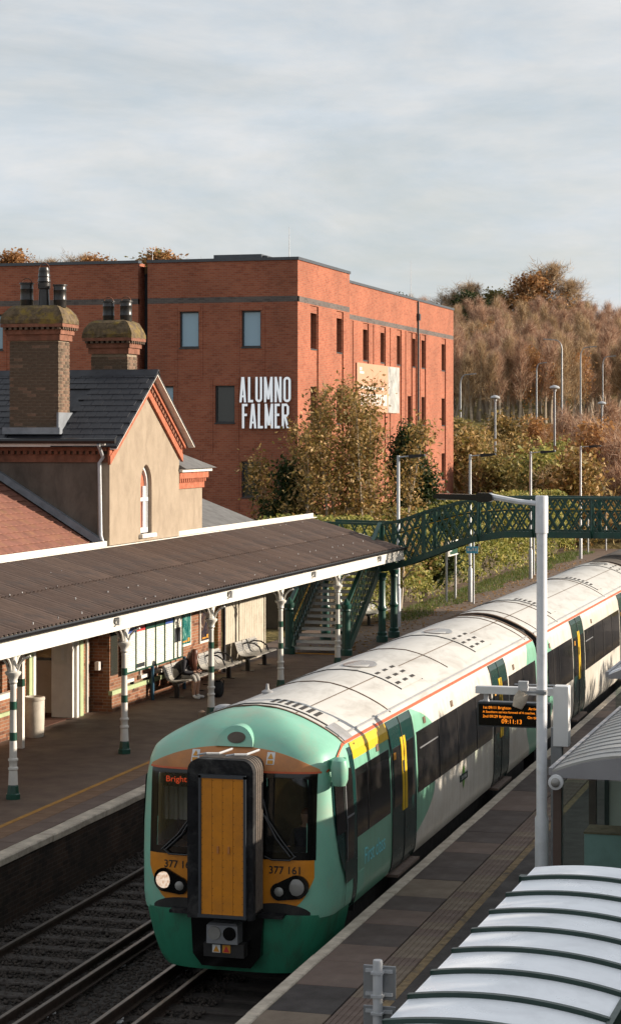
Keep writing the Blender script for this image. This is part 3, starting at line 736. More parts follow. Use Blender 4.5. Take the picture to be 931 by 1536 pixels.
# roof headlight hood
hd = MB()
def hood_y(z): return nose_y(2.40)+(nose_y(z)-nose_y(2.40))*0.45-0.035
def hoodfn(u, v):
    a = math.pi*u; r = 1.0; x = -0.265*math.cos(a)*r; z = 2.40+0.265*math.sin(a)*r
    y0_ = hood_y(z); return (TC+x, y0_+(nose_y(min(z, 2.7))+0.03-y0_)*v, z)
hd.grid(hoodfn, 20, 6)
hd.add([(TC-0.265*math.cos(math.pi*i/20), hood_y(2.40+0.265*math.sin(math.pi*i/20)), 2.40+0.265*math.sin(math.pi*i/20)) for i in range(21)], [tuple(range(21))])
hood = part('roof_lamp_hood', hd, 'train_mint', cab, smooth=True)
m = MB()
m.add([(TC+0.02+0.125*math.cos(2*math.pi*i/24), hood_y(2.515+0.072*math.sin(2*math.pi*i/24))-0.008, 2.515+0.072*math.sin(2*math.pi*i/24)) for i in range(24)] + [(TC+0.02+0.125*math.cos(2*math.pi*i/24), hood_y(2.515+0.072*math.sin(2*math.pi*i/24))+0.03, 2.515+0.072*math.sin(2*math.pi*i/24)) for i in range(24)],
      [tuple(range(24))] + [(i, (i+1) % 24, 24+(i+1) % 24, 24+i) for i in range(24)])
part('roof_lamp', m, 'roof_brown', hood)
# skirt
def skfn(u, v):
    z = -0.60+0.80*v; k = 2*u-1; w = 1.06+0.30*math.sqrt(max(0.0, min(1, (v+0.02))))*1.0
    w = min(w, 1.385); uu = abs(k); y0 = 27.20+0.16*(1-v)**1.5
    return (TC+k*w, y0+(28.45-y0)*(1-(1-uu**4)**0.25), z)
skirt = part('skirt', MB().grid(skfn, 60, 18).add([skfn(i/60, 1) for i in range(61)] + [(TC+(2*i/60-1)*1.33, skfn(i/60, 1)[1]+0.14, 0.215) for i in range(61)], [(i, i+1, 62+i, 61+i) for i in range(60)]), 'train_green', train, smooth=True)
mb = MB().prism([(TC-0.50,0.215),(TC-0.47,-0.34),(TC-0.34,-0.50),(TC+0.34,-0.50),(TC+0.47,-0.34),(TC+0.52,0.215)], 'y', 27.15, 27.6)
rec = part('coupler_recess', mb, 'black_gloss', skirt)
cp = part('coupler', MB().cbox(TC-0.20, 26.92, -0.14, TC+0.23, 27.16, 0.13, 0.03), 'metal_grey', train)
for dx, mt in ((-0.09, 'lens'), (0.12, 'black_gloss')):
    k = 20; part('coupler_socket', MB().add([(TC+dx+0.088*math.cos(2*math.pi*i/k), 26.905, 0.0+0.088*math.sin(2*math.pi*i/k)) for i in range(k)] + [(TC+dx+0.095*math.cos(2*math.pi*i/k), 26.93, 0.095*math.sin(2*math.pi*i/k)) for i in range(k)], [tuple(range(k))] + [(i, (i+1) % k, k+(i+1) % k, k+i) for i in range(k)]), mt, cp)
part('coupler_box', MB().box(TC-0.26, 26.98, -0.33, TC+0.30, 27.16, -0.15), 'train_black', train)
for dx, mt in ((-0.08, 'decal_white'), (0.06, 'decal_amber')):
    w_ = part('warning_plate', MB().box(TC+dx-0.055, 26.972, -0.27, TC+dx+0.055, 26.978, -0.165), mt, train)
    part('warning_triangle', MB().add([(TC+dx-0.045, 26.969, -0.26), (TC+dx+0.045, 26.969, -0.26), (TC+dx, 26.969, -0.175)], [(0,1,2)]), 'decal_amber' if mt == 'decal_white' else 'decal_red', w_)
# gangway
def rrect(x0, x1, z0, z1, r, n=6):
    pts = [(x0, z0), (x1, z0)]
    for (cx_, cz_, t0) in ((x1-r, z1-r, 0), (x0+r, z1-r, 90)):
        pts += [(cx_+r*math.cos(R(t0+90*i/n)), cz_+r*math.sin(R(t0+90*i/n))) for i in range(n+1)]
    return pts
gw = part('gangway_frame', MB().prism(rrect(TC-0.42, TC+0.49, 0.22, 2.325, 0.16), 'y', 26.78, 26.90), 'gangway_rubber', train)
part('gangway_core', MB().prism(rrect(TC-0.39, TC+0.455, 0.24, 2.295, 0.15), 'y', 26.901, 27.5), 'train_black', gw)
G = 26.78
fm = MB().box(TC-0.25, G-0.05, 0.28, TC-0.215, G+0.01, 2.12).box(TC+0.37, G-0.05, 0.28, TC+0.405, G+0.01, 2.12).box(TC-0.25, G-0.05, 2.085, TC+0.405, G+0.01, 2.13).box(TC-0.26, G-0.06, 0.245, TC+0.41, G+0.01, 0.285)
part('door_frame', fm, 'coping_grey', gw)
for i in range(4):
    x0 = TC-0.213+0.1455*i; part('door_panel', MB().box(x0+0.002, G-0.035, 0.287, x0+0.1435, G-0.001, 2.083), 'train_orange', gw)
bm2 = MB()
for i in range(5):
    for j in range(19): bm2.box(TC-0.213+0.1455*i+(0.008 if i < 4 else -0.018), G-0.0385, 0.34+0.095*j, TC-0.213+0.1455*i+(0.016 if i < 4 else -0.010), G-0.0352, 0.348+0.095*j)
part('door_rivets', bm2, 'seam_dark', gw, kind='stuff')
for dx in (0.02, 0.17): part('handle', MB().box(TC+dx-0.012, G-0.055, 1.10, TC+dx+0.012, G-0.034, 1.19), 'train_orange_top', gw)
for i, (yy, rr) in enumerate(((26.945, 0.032), (27.03, 0.032), (27.115, 0.032), (27.20, 0.032))):
    pts = [(p[0], yy, p[1]) for p in rrect(TC-0.40, TC+0.465, 0.30, 2.305, 0.16)]
    pts = pts[1:] + [pts[0]]
    part('bellows_fold', MB().tube(pts, rr, 6), 'bellows', gw, smooth=True)
mb = MB()
for x0, x1 in ((-0.30, -0.02), (0.10, 0.36)):
    mb.tube([(TC+x0, 26.85, 2.37), (TC+(x0+x1)/2, 26.80, 2.40), (TC+x1, 26.90, 2.39), (TC+x1+0.02, 27.4, 2.38)], 0.016, 6)
part('jumper_cable', mb, 'galvanised', gw, smooth=True)
# bodyside: cantrail line, windows, doors
part('cantrail_line', side_patch(JOIN, 43.75, 2.335, 2.365, 0.008), 'train_red_line', train)
part('cantrail_line', side_patch(44.25, 62.7, 2.335, 2.365, 0.008), 'train_red_line', train)
ml = MB(); q = [i/16 for i in range(17)]
def onshell(yv, z, off, s=1):
    lo, hi = 0.5, 1.0
    for _ in range(26):
        mid = (lo+hi)/2
        if nose(halfw(z)*mid, z)[1] < yv: lo = mid
        else: hi = mid
    return (TC+s*(halfw(z)*lo+off), yv-off*0.5, z)
for s in (1, -1):
    cu = []; cu2 = []
    for t in q:
        yv = 27.62+(28.5-27.62)*t; zc = 2.092+0.258*(1-(1-t)**1.5); cu.append(onshell(yv, zc+0.013, 0.012, s)); cu2.append(onshell(yv, zc-0.015, 0.012, s))
    o_ = len(ml.v); ml.add(cu+cu2, [(i, i+1, 18+i, 17+i) for i in range(16)])
part('cantrail_line', ml, 'train_red_line', train)
for s in (1, -1):
    def win(y0, y1, z0=1.02, z1=1.96, bars=(), hop=()):
        w_ = part('side_window', side_patch(y0, y1, z0, z1, 0.008, s), 'train_window', train)
        for b_ in bars: part('window_mullion', side_patch(b_-0.018, b_+0.018, z0, z1, 0.013, s), 'black_metal', w_)
        for (h0, h1) in hop:
            part('hopper_frame', side_patch(h0, h1, 1.68, 1.70, 0.014, s), 'metal_grey', w_)
        return w_
    def doors(ya, yb):
        ym = (ya+yb)/2
        d_ = part('sliding_door', side_patch(ya, yb, 0.10, 2.325, 0.010, s), 'train_teal_dark', train)
        part('door_window', side_patch(ya+0.10, ym-0.17, 1.05, 1.93, 0.016, s), 'train_window', d_)
        part('door_window', side_patch(ym+0.17, yb-0.10, 1.05, 1.93, 0.016, s), 'train_window', d_)
        part('door_edge_stripe', side_patch(ym-0.15, ym-0.025, 0.93, 2.03, 0.020, s), 'train_yellow', d_)
        part('door_edge_stripe', side_patch(ym+0.025, ym+0.15, 0.93, 2.03, 0.020, s), 'train_yellow', d_)
        part('door_handle', side_patch(ym-0.12, ym-0.06, 1.50, 1.68, 0.030, s), 'decal_black', d_)
        part('door_gap', side_patch(ym-0.012, ym+0.012, 0.10, 2.32, 0.018, s), 'seam_dark', d_)
        for yy in (ya, yb): part('door_gap', side_patch(yy-0.015, yy+0.015, 0.10, 2.325, 0.014, s), 'seam_dark', d_)
        part('door_sign', side_patch(ya+0.12, ya+0.24, 1.76, 1.86, 0.024, s), 'decal_amber', d_)
        st = MB().box(TC+s*1.24, ya+0.05, 0.03, TC+s*1.47, yb-0.05, 0.07) if s > 0 else MB().box(TC-1.47, ya+0.05, 0.03, TC-1.24, yb-0.05, 0.07)
        part('footstep', st, 'step_brown', train)
    doors(30.80, 32.36); doors(38.80, 40.30); doors(48.50, 50.15); doors(56.6, 58.2)
    win(28.72, 30.68, 1.02, 1.96, bars=(29.35,)); win(32.52, 38.66, bars=(34.1, 35.6, 37.2), hop=((32.7, 34.0),)); win(40.46, 43.45, bars=(42.0,))
    win(44.95, 48.38, bars=(45.7, 46.5)); win(50.3, 56.45, bars=(51.8, 53.4, 55.0), hop=((50.4, 51.6),)); win(58.35, 62.3, bars=(60.0,))
    # cab side: dark teal flash, droplight and cab door window
    fl = MB(); n_ = 18
    zz = [0.50+(1.95-0.50)*i/n_ for i in range(n_+1)]
    v = []
    for z in zz:
        t = (z-0.50)/1.45; yl_ = 28.45-0.78*math.sqrt(max(0.0, 1-(1-min(1, t*1.35))**2)) if t < 0.74 else 28.45-0.78
        yl_ = max(yl_, 27.62)
        w_ = 0.012; pa = nose(halfw(z), z); 
        def onside(yv): 
            lo, hi = 0.5, 1.0
            for _ in range(24):
                mid = (lo+hi)/2
                if nose(halfw(z)*mid, z)[1] < yv: lo = mid
                else: hi = mid
            return (TC+s*(halfw(z)*lo+0.012), min(yv, 28.49), z)
        v += [onside(yl_), onside(28.1), onside(28.49)]
    fl.add(v, [(3*i, 3*i+1, 3*i+4, 3*i+3) for i in range(n_)] + [(3*i+1, 3*i+2, 3*i+5, 3*i+4) for i in range(n_)])
    part('cab_side_flash', fl, 'train_teal_dark', cab)
    part('cab_door', side_patch(JOIN+0.005, 28.70, 0.10, 2.28, 0.006, s), 'train_teal_dark', train)
    def cabwin(ya, yb, z0, z1, off=0.020):
        m_ = MB(); n2 = 10; v2 = []
        for i in range(n2+1):
            z = z0+(z1-z0)*i/n2
            for yv in (ya, yb):
                lo, hi = 0.5, 1.0
                for _ in range(24):
                    mid = (lo+hi)/2
                    if nose(halfw(z)*mid, z)[1] < yv: lo = mid
                    else: hi = mid
                v2.append((TC+s*(halfw(z)*lo+off), yv, z))
        return m_.add(v2, [(2*i, 2*i+1, 2*i+3, 2*i+2) for i in range(n2)])
    part('cab_side_window', cabwin(27.72, 28.02, 1.22, 1.93), 'train_window', cab)
    dw = part('cab_door_window', cabwin(28.12, 28.49, 0.80, 2.03), 'train_window', cab)
    part('window_mullion', cabwin(28.12, 28.49, 1.38, 1.41, 0.026), 'metal_grey', dw)
    part('window_mullion', cabwin(28.09, 28.12, 0.80, 2.05, 0.026), 'metal_grey', dw)
    part('panel_gap', cabwin(28.05, 28.07, 0.20, 2.25, 0.016), 'seam_dark', cab)
    part('panel_gap', side_patch(28.70, 28.715, 0.10, 2.32, 0.009, s), 'seam_dark', train)
    # camera pod beside the cab door
    if s > 0: pod = MB(); px_, py_, pz_ = TC+s*1.44, 27.62, 2.10
    if s > 0: pod.lathe([(0.02,-0.20),(0.085,-0.185),(0.115,-0.11),(0.12,0.06),(0.10,0.15),(0.05,0.185),(0.01,0.19)], (px_, py_, pz_), 16)
    if s > 0: part('camera_pod', pod, 'train_mint', cab, smooth=True)
    if s > 0: part('pod_bracket', MB().box(min(TC+s*1.28, px_), 27.66, 2.12, max(TC+s*1.28, px_), 27.96, 2.24), 'train_green', cab)
    part('first_class_stripe', side_patch(28.72, 30.78, 2.10, 2.325, 0.009, s), 'train_yellow', train)
    for yy in (30.0, 33.1, 35.2, 41.0, 45.3, 51.5):
        part('door_lamp', side_patch(yy, yy+0.16, 2.02, 2.12, 0.012, s), 'seam_brown', train)
    if s > 0:
        me = map_mesh(text_mesh('first_class_lettering', 'First class', 0.34, 'decal_cyan', xs=0.92), lambda c: Vector(side(29.12+c.x, 0.56+c.y, 0.006)))
        put('first_class_lettering', me, train, kind='stuff')
        lg = MB()
        lg.add([side(36.02+0.13*math.sin(2*math.pi*i/16)*abs(math.cos(math.pi*i/16)), 0.72+0.20*math.cos(2*math.pi*i/16), 0.008) for i in range(16)], [tuple(range(16))])
        lo2 = part('logo', lg, 'logo_green', train)
        part('logo_bar', side_patch(35.72, 36.34, 0.67, 0.79, 0.012), 'train_teal_dark', lo2)
        me = map_mesh(text_mesh('logo_lettering', 'SOUTHERN', 0.085, 'decal_white', align='CENTER'), lambda c: Vector(side(36.03+c.x*1.0, 0.70+c.y, 0.016)))
        put('logo_lettering', me, lo2)
        part('safety_label', MB().add([nose(1.20, 0.985, 0.0), nose(1.285, 0.985, 0.0), nose(1.285, 1.03, 0.0), nose(1.20, 1.03, 0.0)], [(0,1,2,3)]), 'decal_red', cab)
        part('safety_label', MB().add([nose(1.20, 1.035, 0.0), nose(1.285, 1.035, 0.0), nose(1.285, 1.075, 0.0), nose(1.20, 1.075, 0.0)], [(0,1,2,3)]), 'decal_amber', cab)
        part('access_panel', side_patch(28.80, 29.1, 0.22, 0.52, 0.005, s), 'train_mint', train)
# roof furniture
def roof_pt(dx, y, off=0.0):
    w = abs(dx); z = float(np.interp(w, PW[::-1][:10], PZ[::-1][:10])); return (TC+dx, y, z+off)
def roof_strip(y0, y1, x0, x1, off=0.012, n=24, mb=None):
    mb = mb or MB(); v = []
    for i in range(n+1):
        dx = x0+(x1-x0)*i/n; v += [roof_pt(dx, y0, off), roof_pt(dx, y1, off), roof_pt(dx, y0, off-0.02), roof_pt(dx, y1, off-0.02)]
    f = []
    for i in range(n):
        a = 4*i; f += [(a, a+1, a+5, a+4), (a, a+4, a+6, a+2), (a+1, a+3, a+7, a+5)]
    return mb.add(v, f)
for y0, y1, w_ in ((28.50, 28.55, 1.27), (31.5, 31.53, 1.2), (43.62, 43.76, 1.27), (43.2, 43.23, 1.2), (44.24, 44.36, 1.27), (45.0, 45.03, 1.2), (36.6, 36.62, 1.0), (47.4, 47.43, 1.2), (55.0, 55.03, 1.2), (62.55, 62.71, 1.25)):
    part('roof_joint', roof_strip(y0, y1, -w_, w_, 0.014), 'seam_brown', train)
for (ya, yb) in ((28.6, 43.6), (44.4, 62.5)):
    part('gutter_strip', roof_strip(ya, yb, 1.17, 1.19, 0.022, 2), 'roof_grey', train)
    part('gutter_strip', roof_strip(ya, yb, -1.19, -1.17, 0.022, 2), 'roof_grey', train)
    part('roof_seam', roof_strip(ya, yb, 0.545, 0.56, 0.006, 1), 'seam_brown', train)
    part('roof_seam', roof_strip(ya, yb, -0.56, -0.545, 0.006, 1), 'seam_brown', train)
vm = None
for yv, lng in ((28.75, 1), (33.2, 0), (39.2, 0), (47.9, 1), (55.4, 1), (61.0, 0)):
    p_ = part('roof_panel', roof_strip(yv, yv+(0.55 if lng else 1.5), -0.98, 0.98, 0.018), 'roof_white', train)
    part('panel_gap', roof_strip(yv-0.02, yv, -0.98, 0.98, 0.012), 'seam_dark', p_)
    part('panel_gap', roof_strip(yv+(0.55 if lng else 1.5), yv+(0.57 if lng else 1.52), -0.98, 0.98, 0.012), 'seam_brown', p_)
    if lng:
        for i in range(7): part('vent_slot', roof_strip(yv+0.10, yv+0.44, 0.10+0.105*i, 0.155+0.105*i, 0.024, 2), 'seam_dark', p_)
        for i in range(3): part('vent_slot', roof_strip(yv+0.10, yv+0.44, -0.75+0.105*i, -0.695+0.105*i, 0.024, 2), 'seam_dark', p_)
    else:
        fan = MB(); v = [roof_pt(0.10+0.26*math.cos(2*math.pi*i/24), yv+0.75+0.50*math.sin(2*math.pi*i/24), 0.03) for i in range(24)]
        part('fan_cover', fan.add(v, [tuple(range(24))]), 'lens', p_)
        for dx_ in (0.50, 0.68, 0.84):
            for q_ in (0.12, 0.62, 1.12): part('vent_slot', roof_strip(yv+q_, yv+q_+0.24, dx_, dx_+0.05, 0.024, 2), 'seam_dark', p_)
        for dx_ in (-0.62, -0.80): part('vent_slot', roof_strip(yv+0.3, yv+0.54, dx_, dx_+0.05, 0.024, 2), 'seam_dark', p_)
part('shoulder_plate', roof_strip(28.62, 29.05, 0.98, 1.25, 0.02), 'roof_grey', train)
part('roof_aerial', MB().lathe([(0.09,0),(0.09,0.03),(0.03,0.06),(0.02,0.14)], roof_pt(-0.35, 30.2, 0.0), 10), 'roof_grey', train, smooth=True)
part('roof_horn', MB().lathe([(0.06,-0.02),(0.06,0.10),(0.03,0.12)], roof_pt(-1.0, 29.1, 0.0), 10), 'seam_brown', train, smooth=True)
part('roof_dome', MB().lathe([(0.16,-0.03),(0.15,0.02),(0.09,0.05),(0.02,0.06)], roof_pt(-0.62, 29.0, 0.0), 14), 'roof_grey', train, smooth=True)
# wheels and bogies
for yb in (29.6, 32.0, 39.6, 42.0, 46.6, 49.0):
    mb = MB(); 
    for sx in (-0.7525, 0.7525):
        k = 24
        v = [(TC+sx+d_, yb+0.41*math.cos(2*math.pi*i/k), RT+0.41+0.41*math.sin(2*math.pi*i/k)) for d_ in (-0.06, 0.06) for i in range(k)]
        mb.add(v, [tuple(range(k)), tuple(reversed(range(k, 2*k)))] + [(i, (i+1) % k, k+(i+1) % k, k+i) for i in range(k)])
    part('wheelset', mb.box(TC-0.75, yb-0.06, RT+0.35, TC+0.75, yb+0.06, RT+0.47), 'train_undergear', train)
for yb in (30.8, 40.8, 47.8):
    part('bogie_frame', MB().box(TC-1.10, yb-1.7, RT+0.40, TC-0.95, yb+1.7, RT+0.62).box(TC+0.95, yb-1.7, RT+0.40, TC+1.10, yb+1.7, RT+0.62).box(TC-0.95, yb-0.2, RT+0.40, TC+0.95, yb+0.2, RT+0.60), 'train_undergear', train)
# ------------------------------------------------------------------ station building
WX = -18.30                         # wall facing the track
st = thing('station_building', 'old brick and roughcast station building with steep gable and slate roof', 'station', (-21, 50, 0))
# ground storey facing the platform, with door recess and a side window
mb = MB(); wall_holes(mb, 'x', WX, 47.5, 56.0, 0, 3.95, [(55.0, 55.75, 0.05, 2.45)], 0.25)
mb.add([(WX, 47.5, 0), (-19.4, 47.5, 0), (-19.4, 47.5, 3.95), (WX, 47.5, 3.95)], [(0,1,2,3)])
mb.add([(WX, 56.0, 0), (-22, 56.0, 0), (-22, 56.0, 3.95), (WX, 56.0, 3.95)], [(0,1,2,3)])
wl_ = part('platform_wall', mb, 'station_brick', st)
part('side_doorway', MB().box(WX-0.30, 54.98, 0.0, WX-0.25, 55.8, 2.5), 'pale_green_paint', wl_)
mb = MB(); wall_holes(mb, 'x', -18.75, 36.0, 47.4, 0, 3.95, [(39.6, 42.3, 1.05, 2.6), (43.9, 46.3, 0.0, 2.55)], 0.30)
part('booking_hall_wall', mb, 'station_brick', st)
part('plinth_moulding', MB().box(WX-0.01, 47.44, 0.40, WX+0.09, 55.0, 0.50).box(WX-0.01, 47.47, 0.0, WX+0.07, 55.0, 0.40).box(-18.76, 36, 0.55, -18.68, 43.8, 0.63), ['station_brick', 'pale_green_paint'], st)
pm = st.children[-1].data; pm.polygons.foreach_set('material_index', [1]*6+[0]*6+[1]*6)
# window at the far left with sill and sashes
wn_ = part('hall_window', MB().box(-19.0, 39.62, 1.07, -18.96, 42.28, 2.58), 'pane_dark', st)
part('window_frame', MB().box(-18.96, 39.62, 1.07, -18.88, 39.74, 2.58).box(-18.96, 42.16, 1.07, -18.88, 42.28, 2.58).box(-18.96, 40.9, 1.07, -18.90, 41.0, 2.58).box(-18.955, 39.7, 1.75, -18.90, 42.2, 1.82), 'white_paint', wn_)
part('window_sill', MB().cbox(-18.85, 39.4, 0.93, -18.62, 42.5, 1.05, 0.02), 'white_paint', wn_)
# doorway: dim hall with floor, back wall, folded doors, frames
part('hall_floor', MB().box(-22.5, 43.6, 0.002, -18.76, 47.2, 0.012), 'floor_red', st)
part('hall_back_wall', MB().box(-21.0, 43.0, 0.0, -20.9, 47.4, 3.4).box(-20.9, 46.9, 0, -19.06, 47.0, 3.4).box(-20.9, 43.4, 0, -19.06, 43.5, 3.4).box(-21, 43.4, 3.0, -19.06, 47.0, 3.1), 'plaster_dim', st)
dr = part('entrance_door', MB().cbox(-19.22, 46.15, 0.02, -18.70, 46.27, 2.5, 0.01), 'white_paint', st)
part('door_notice', MB().box(-19.15, 46.142, 1.25, -18.85, 46.149, 1.85), 'paper_white', dr)
part('door_notice', MB().box(-18.98, 46.135, 1.35, -18.90, 46.141, 1.65), 'decal_white', dr)
part('door_frame', MB().box(-18.76, 43.78, 0, -18.66, 43.92, 2.6).box(-18.76, 46.28, 0, -18.64, 46.42, 2.6).box(-18.74, 43.92, 2.5, -18.67, 46.28, 2.6), 'white_paint', st)
for q_ in ((-18.76, 43.60, 0, -18.68, 43.78, 2.6), (-18.74, 46.55, 0, -18.66, 46.75, 2.6)): part('door_frame', MB().box(*q_), 'pale_green_paint', st)
part('wall_pipe', MB().tube([(-18.66, 46.95, 0.05), (-18.66, 46.95, 3.2)], 0.04, 8), 'white_paint', st, smooth=True)
part('meter_box', MB().cbox(-18.60, 47.30, 1.0, -18.50, 47.46, 1.2, 0.01), 'white_paint', st)
# roughcast upper storey: gable end with lancet opening
GC, GH, ZE, ZA = 50.0, 2.5, 6.42, 8.02
def poly_holes(name, outer, hole, x0, x1, mat, parent):
    """flat plate in the y-z plane with a hole, given thickness along x"""
    cu = bpy.data.curves.new(name, 'CURVE'); cu.dimensions = '2D'; cu.fill_mode = 'BOTH'; cu.extrude = abs(x1-x0)/2
    for pts in (outer, hole):
        sp = cu.splines.new('POLY'); sp.points.add(len(pts)-1); sp.use_cyclic_u = True
        for p_, q_ in zip(sp.points, pts): p_.co = (q_[0], q_[1], 0, 1)
    t_ = bpy.data.objects.new(name, cu); COL.objects.link(t_)
    dg = bpy.context.evaluated_depsgraph_get(); dg.update(); me = bpy.data.meshes.new_from_object(t_.evaluated_get(dg))
    bpy.data.objects.remove(t_); me.name = name
    for v in me.vertices: v.co = Vector(((x0+x1)/2+v.co.z, v.co.x, v.co.y))
    me.materials.clear(); me.materials.append(MATS[mat]); me.update()
    return put(name, me, parent)
def lancet(c, hw, z0, z1, n=7):
    p = [(c-hw, z0), (c+hw, z0)]; h = 0.50; Rr = (h*h+hw*hw)/(2*hw)
    p += [(c+hw-Rr+Rr*math.cos(a), z1-h+Rr*math.sin(a)) for a in [math.asin(h/Rr)*i/n for i in range(n+1)]]
    p += [(c-hw+Rr-Rr*math.cos(a), z1-h+Rr*math.sin(a)) for a in [math.asin(h/Rr)*(n-i)/n for i in range(1, n+1)]]
    return p
gw_ = poly_holes('gable_wall', [(GC-GH, 3.6), (GC+GH, 3.6), (GC+GH, ZE), (GC, ZA), (GC-GH, ZE)], lancet(GC+0.02, 0.40, 4.13, 5.85), WX-0.30, WX, 'roughcast', st)
part('side_wall', MB().box(-25.0, GC-GH, 2.0, WX-0.30, GC-GH+0.3, 6.42), 'roughcast_dirty_shade', st)
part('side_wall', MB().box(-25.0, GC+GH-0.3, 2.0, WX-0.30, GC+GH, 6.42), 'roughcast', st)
lw = part('lancet_window', MB().box(WX-0.20, GC-0.42, 4.10, WX-0.17, GC+0.44, 5.9), 'poster_navy', st)
lw.data.materials.clear(); lw.data.materials.append(MATS['red_brick'])
lf = MB(); lo_p = lancet(GC+0.02, 0.40, 4.14, 5.84); li_p = lancet(GC+0.02, 0.33, 4.21, 5.76)
n_ = len(lo_p); lf.add([(WX-0.10, *p) for p in lo_p] + [(WX-0.10, *p) for p in li_p] + [(WX-0.17, *p) for p in li_p], [(i, (i+1) % n_, n_+(i+1) % n_, n_+i) for i in range(n_)] + [(n_+i, n_+(i+1) % n_, 2*n_+(i+1) % n_, 2*n_+i) for i in range(n_)])
lf.box(WX-0.16, GC-0.34, 4.93, WX-0.08, GC+0.38, 5.02).box(WX-0.16, GC-0.36, 4.15, WX-0.09, GC+0.40, 4.27).box(WX-0.165, GC+0.14, 4.2, WX-0.13, GC+0.40, 5.3)
part('sash_frame', lf, 'white_clean', lw)
part('window_sill', MB().cbox(WX-0.2, GC-0.50, 4.03, WX+0.10, GC+0.54, 4.13, 0.02), 'white_paint', lw)
# brick verge bands up both slopes, dentils, white bargeboard
SL = (ZA-ZE)/GH
for s in (-1, 1):
    def vb(x0, x1, o0, o1, ye=2.62, m='red_brick', nm='verge_brickwork'):
        ya, yb_ = GC+s*ye, GC
        za, zb_ = ZE-(ye-GH)*SL, ZA
        mb = MB().prism([(ya, za+o0), (yb_, zb_+o0), (yb_, zb_+o1), (ya, za+o1)], 'x', x0, x1)
        return part(nm, mb, m, st)
    vb(WX, WX+0.07, -0.47, -0.27); vb(WX, WX+0.05, -0.27, -0.13); vb(WX, WX+0.14, -0.13, 0.09)
    vb(WX+0.141, WX+0.31, 0.035, 0.075, 2.84, 'white_paint', 'soffit_board'); vb(WX+0.16, WX+0.325, 0.076, 0.098, 2.86, 'slate', 'verge_slates')
    for i in range(16):
        t = (i+0.5)/16; yy = GC+s*2.5*(1-t); zz = ZE+(ZA-ZE)*t-0.20
        part('dentil', MB().bar((WX+0.048, yy-0.05, zz-0.05*SL*s*-1), (WX+0.048, yy+0.05, zz-0.05*SL*s), 0.10, 0.10, up=(0, 0, 1)), 'chimney_red', st)
# brick frieze under the eaves of the side wall
yv = GC-GH
part('eaves_frieze', MB().box(-25, yv-0.05, 5.93, WX-0.02, yv, 6.12).box(-25, yv-0.14, 6.20, WX-0.02, yv, 6.42), 'chimney_red', st)
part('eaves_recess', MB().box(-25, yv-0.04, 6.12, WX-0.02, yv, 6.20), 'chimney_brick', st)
for i in range(24): part('dentil', MB().box(-18.5-0.16*i-0.05, yv-0.12, 6.121, -18.5-0.16*i+0.04, yv-0.041, 6.199), 'chimney_red', st)
# slate roof over the gable block: each slate its own thin plate (near slope singly, the rest as one)
rf = thing('roof', None, None, (0, 0, 0)); rf.parent = st; rf.location = (21, -50, 0)
def slope_plane(s):
    e = Vector((0, GC+s*2.86, ZE-(0.36)*SL+0.10)); r = Vector((0, GC, ZA+0.10)); return e, r
for s in (-1, 1):
    e, r = slope_plane(s)
    part('roof_deck', MB().add([(-26, e.y, e.z), (WX+0.32, e.y, e.z), (WX+0.32, r.y, r.z), (-26, r.y, r.z)], [(0,1,2,3)]), 'slate', rf)
e, r = slope_plane(-1); d_ = (r-e); ln = d_.length; d_.normalize(); nrm = Vector((0, -d_.z, d_.y)); rr_ = random.Random(11)
sm = [MB().cbox(-0.137, 0, 0, 0.137, 0.40, 0.018, 0.004).build('slate', m) for m in ('slate', 'slate', 'grey_slate')]
ang = math.atan2(d_.z, d_.y); rows = 13; cnt = 0
for j in range(rows):
    for i in range(16):
        x = WX+0.18-0.28*i-(0.14 if j % 2 else 0)
        if -20.95 < x < -19.62 and j < 10: continue
        p = e+d_*(ln*j/rows)+nrm*(0.012+0.004*rr_.random()); o = put('slate', rr_.choices(sm, (5, 5, 0))[0], rf, local=True, loc=(x, p.y, p.z)); o.rotation_euler = (ang-0.05, 0, rr_.uniform(-.012, .012)); cnt += 1
part('ridge_tile', MB().prism([(GC-0.17, ZA+0.03), (GC, ZA+0.16), (GC+0.17, ZA+0.03), (GC, ZA+0.19)], 'x', -26, WX+0.33), 'slate', rf)
part('gutter', MB().tube([(-25, GC-2.93, ZE+0.02), (WX+0.31, GC-2.93, ZE+0.02)], 0.065, 8), 'gutter_black', st, smooth=True)
part('fascia_board', MB().box(-25, GC-2.86, ZE-0.12, WX+0.02, GC-2.82, ZE+0.06).box(-25, GC-2.82, ZE-0.06, WX, GC-2.5, ZE-0.03), 'white_paint', st)
part('downpipe', MB().tube([(WX-0.12, GC-2.93, 6.36), (WX-0.13, GC-2.60, 6.05), (WX-0.22, GC-2.60, 5.92), (WX-0.19, GC-2.60, 4.2), (WX-0.10, GC-2.60, 3.9)], 0.045, 8), 'galvanised', st, smooth=True)
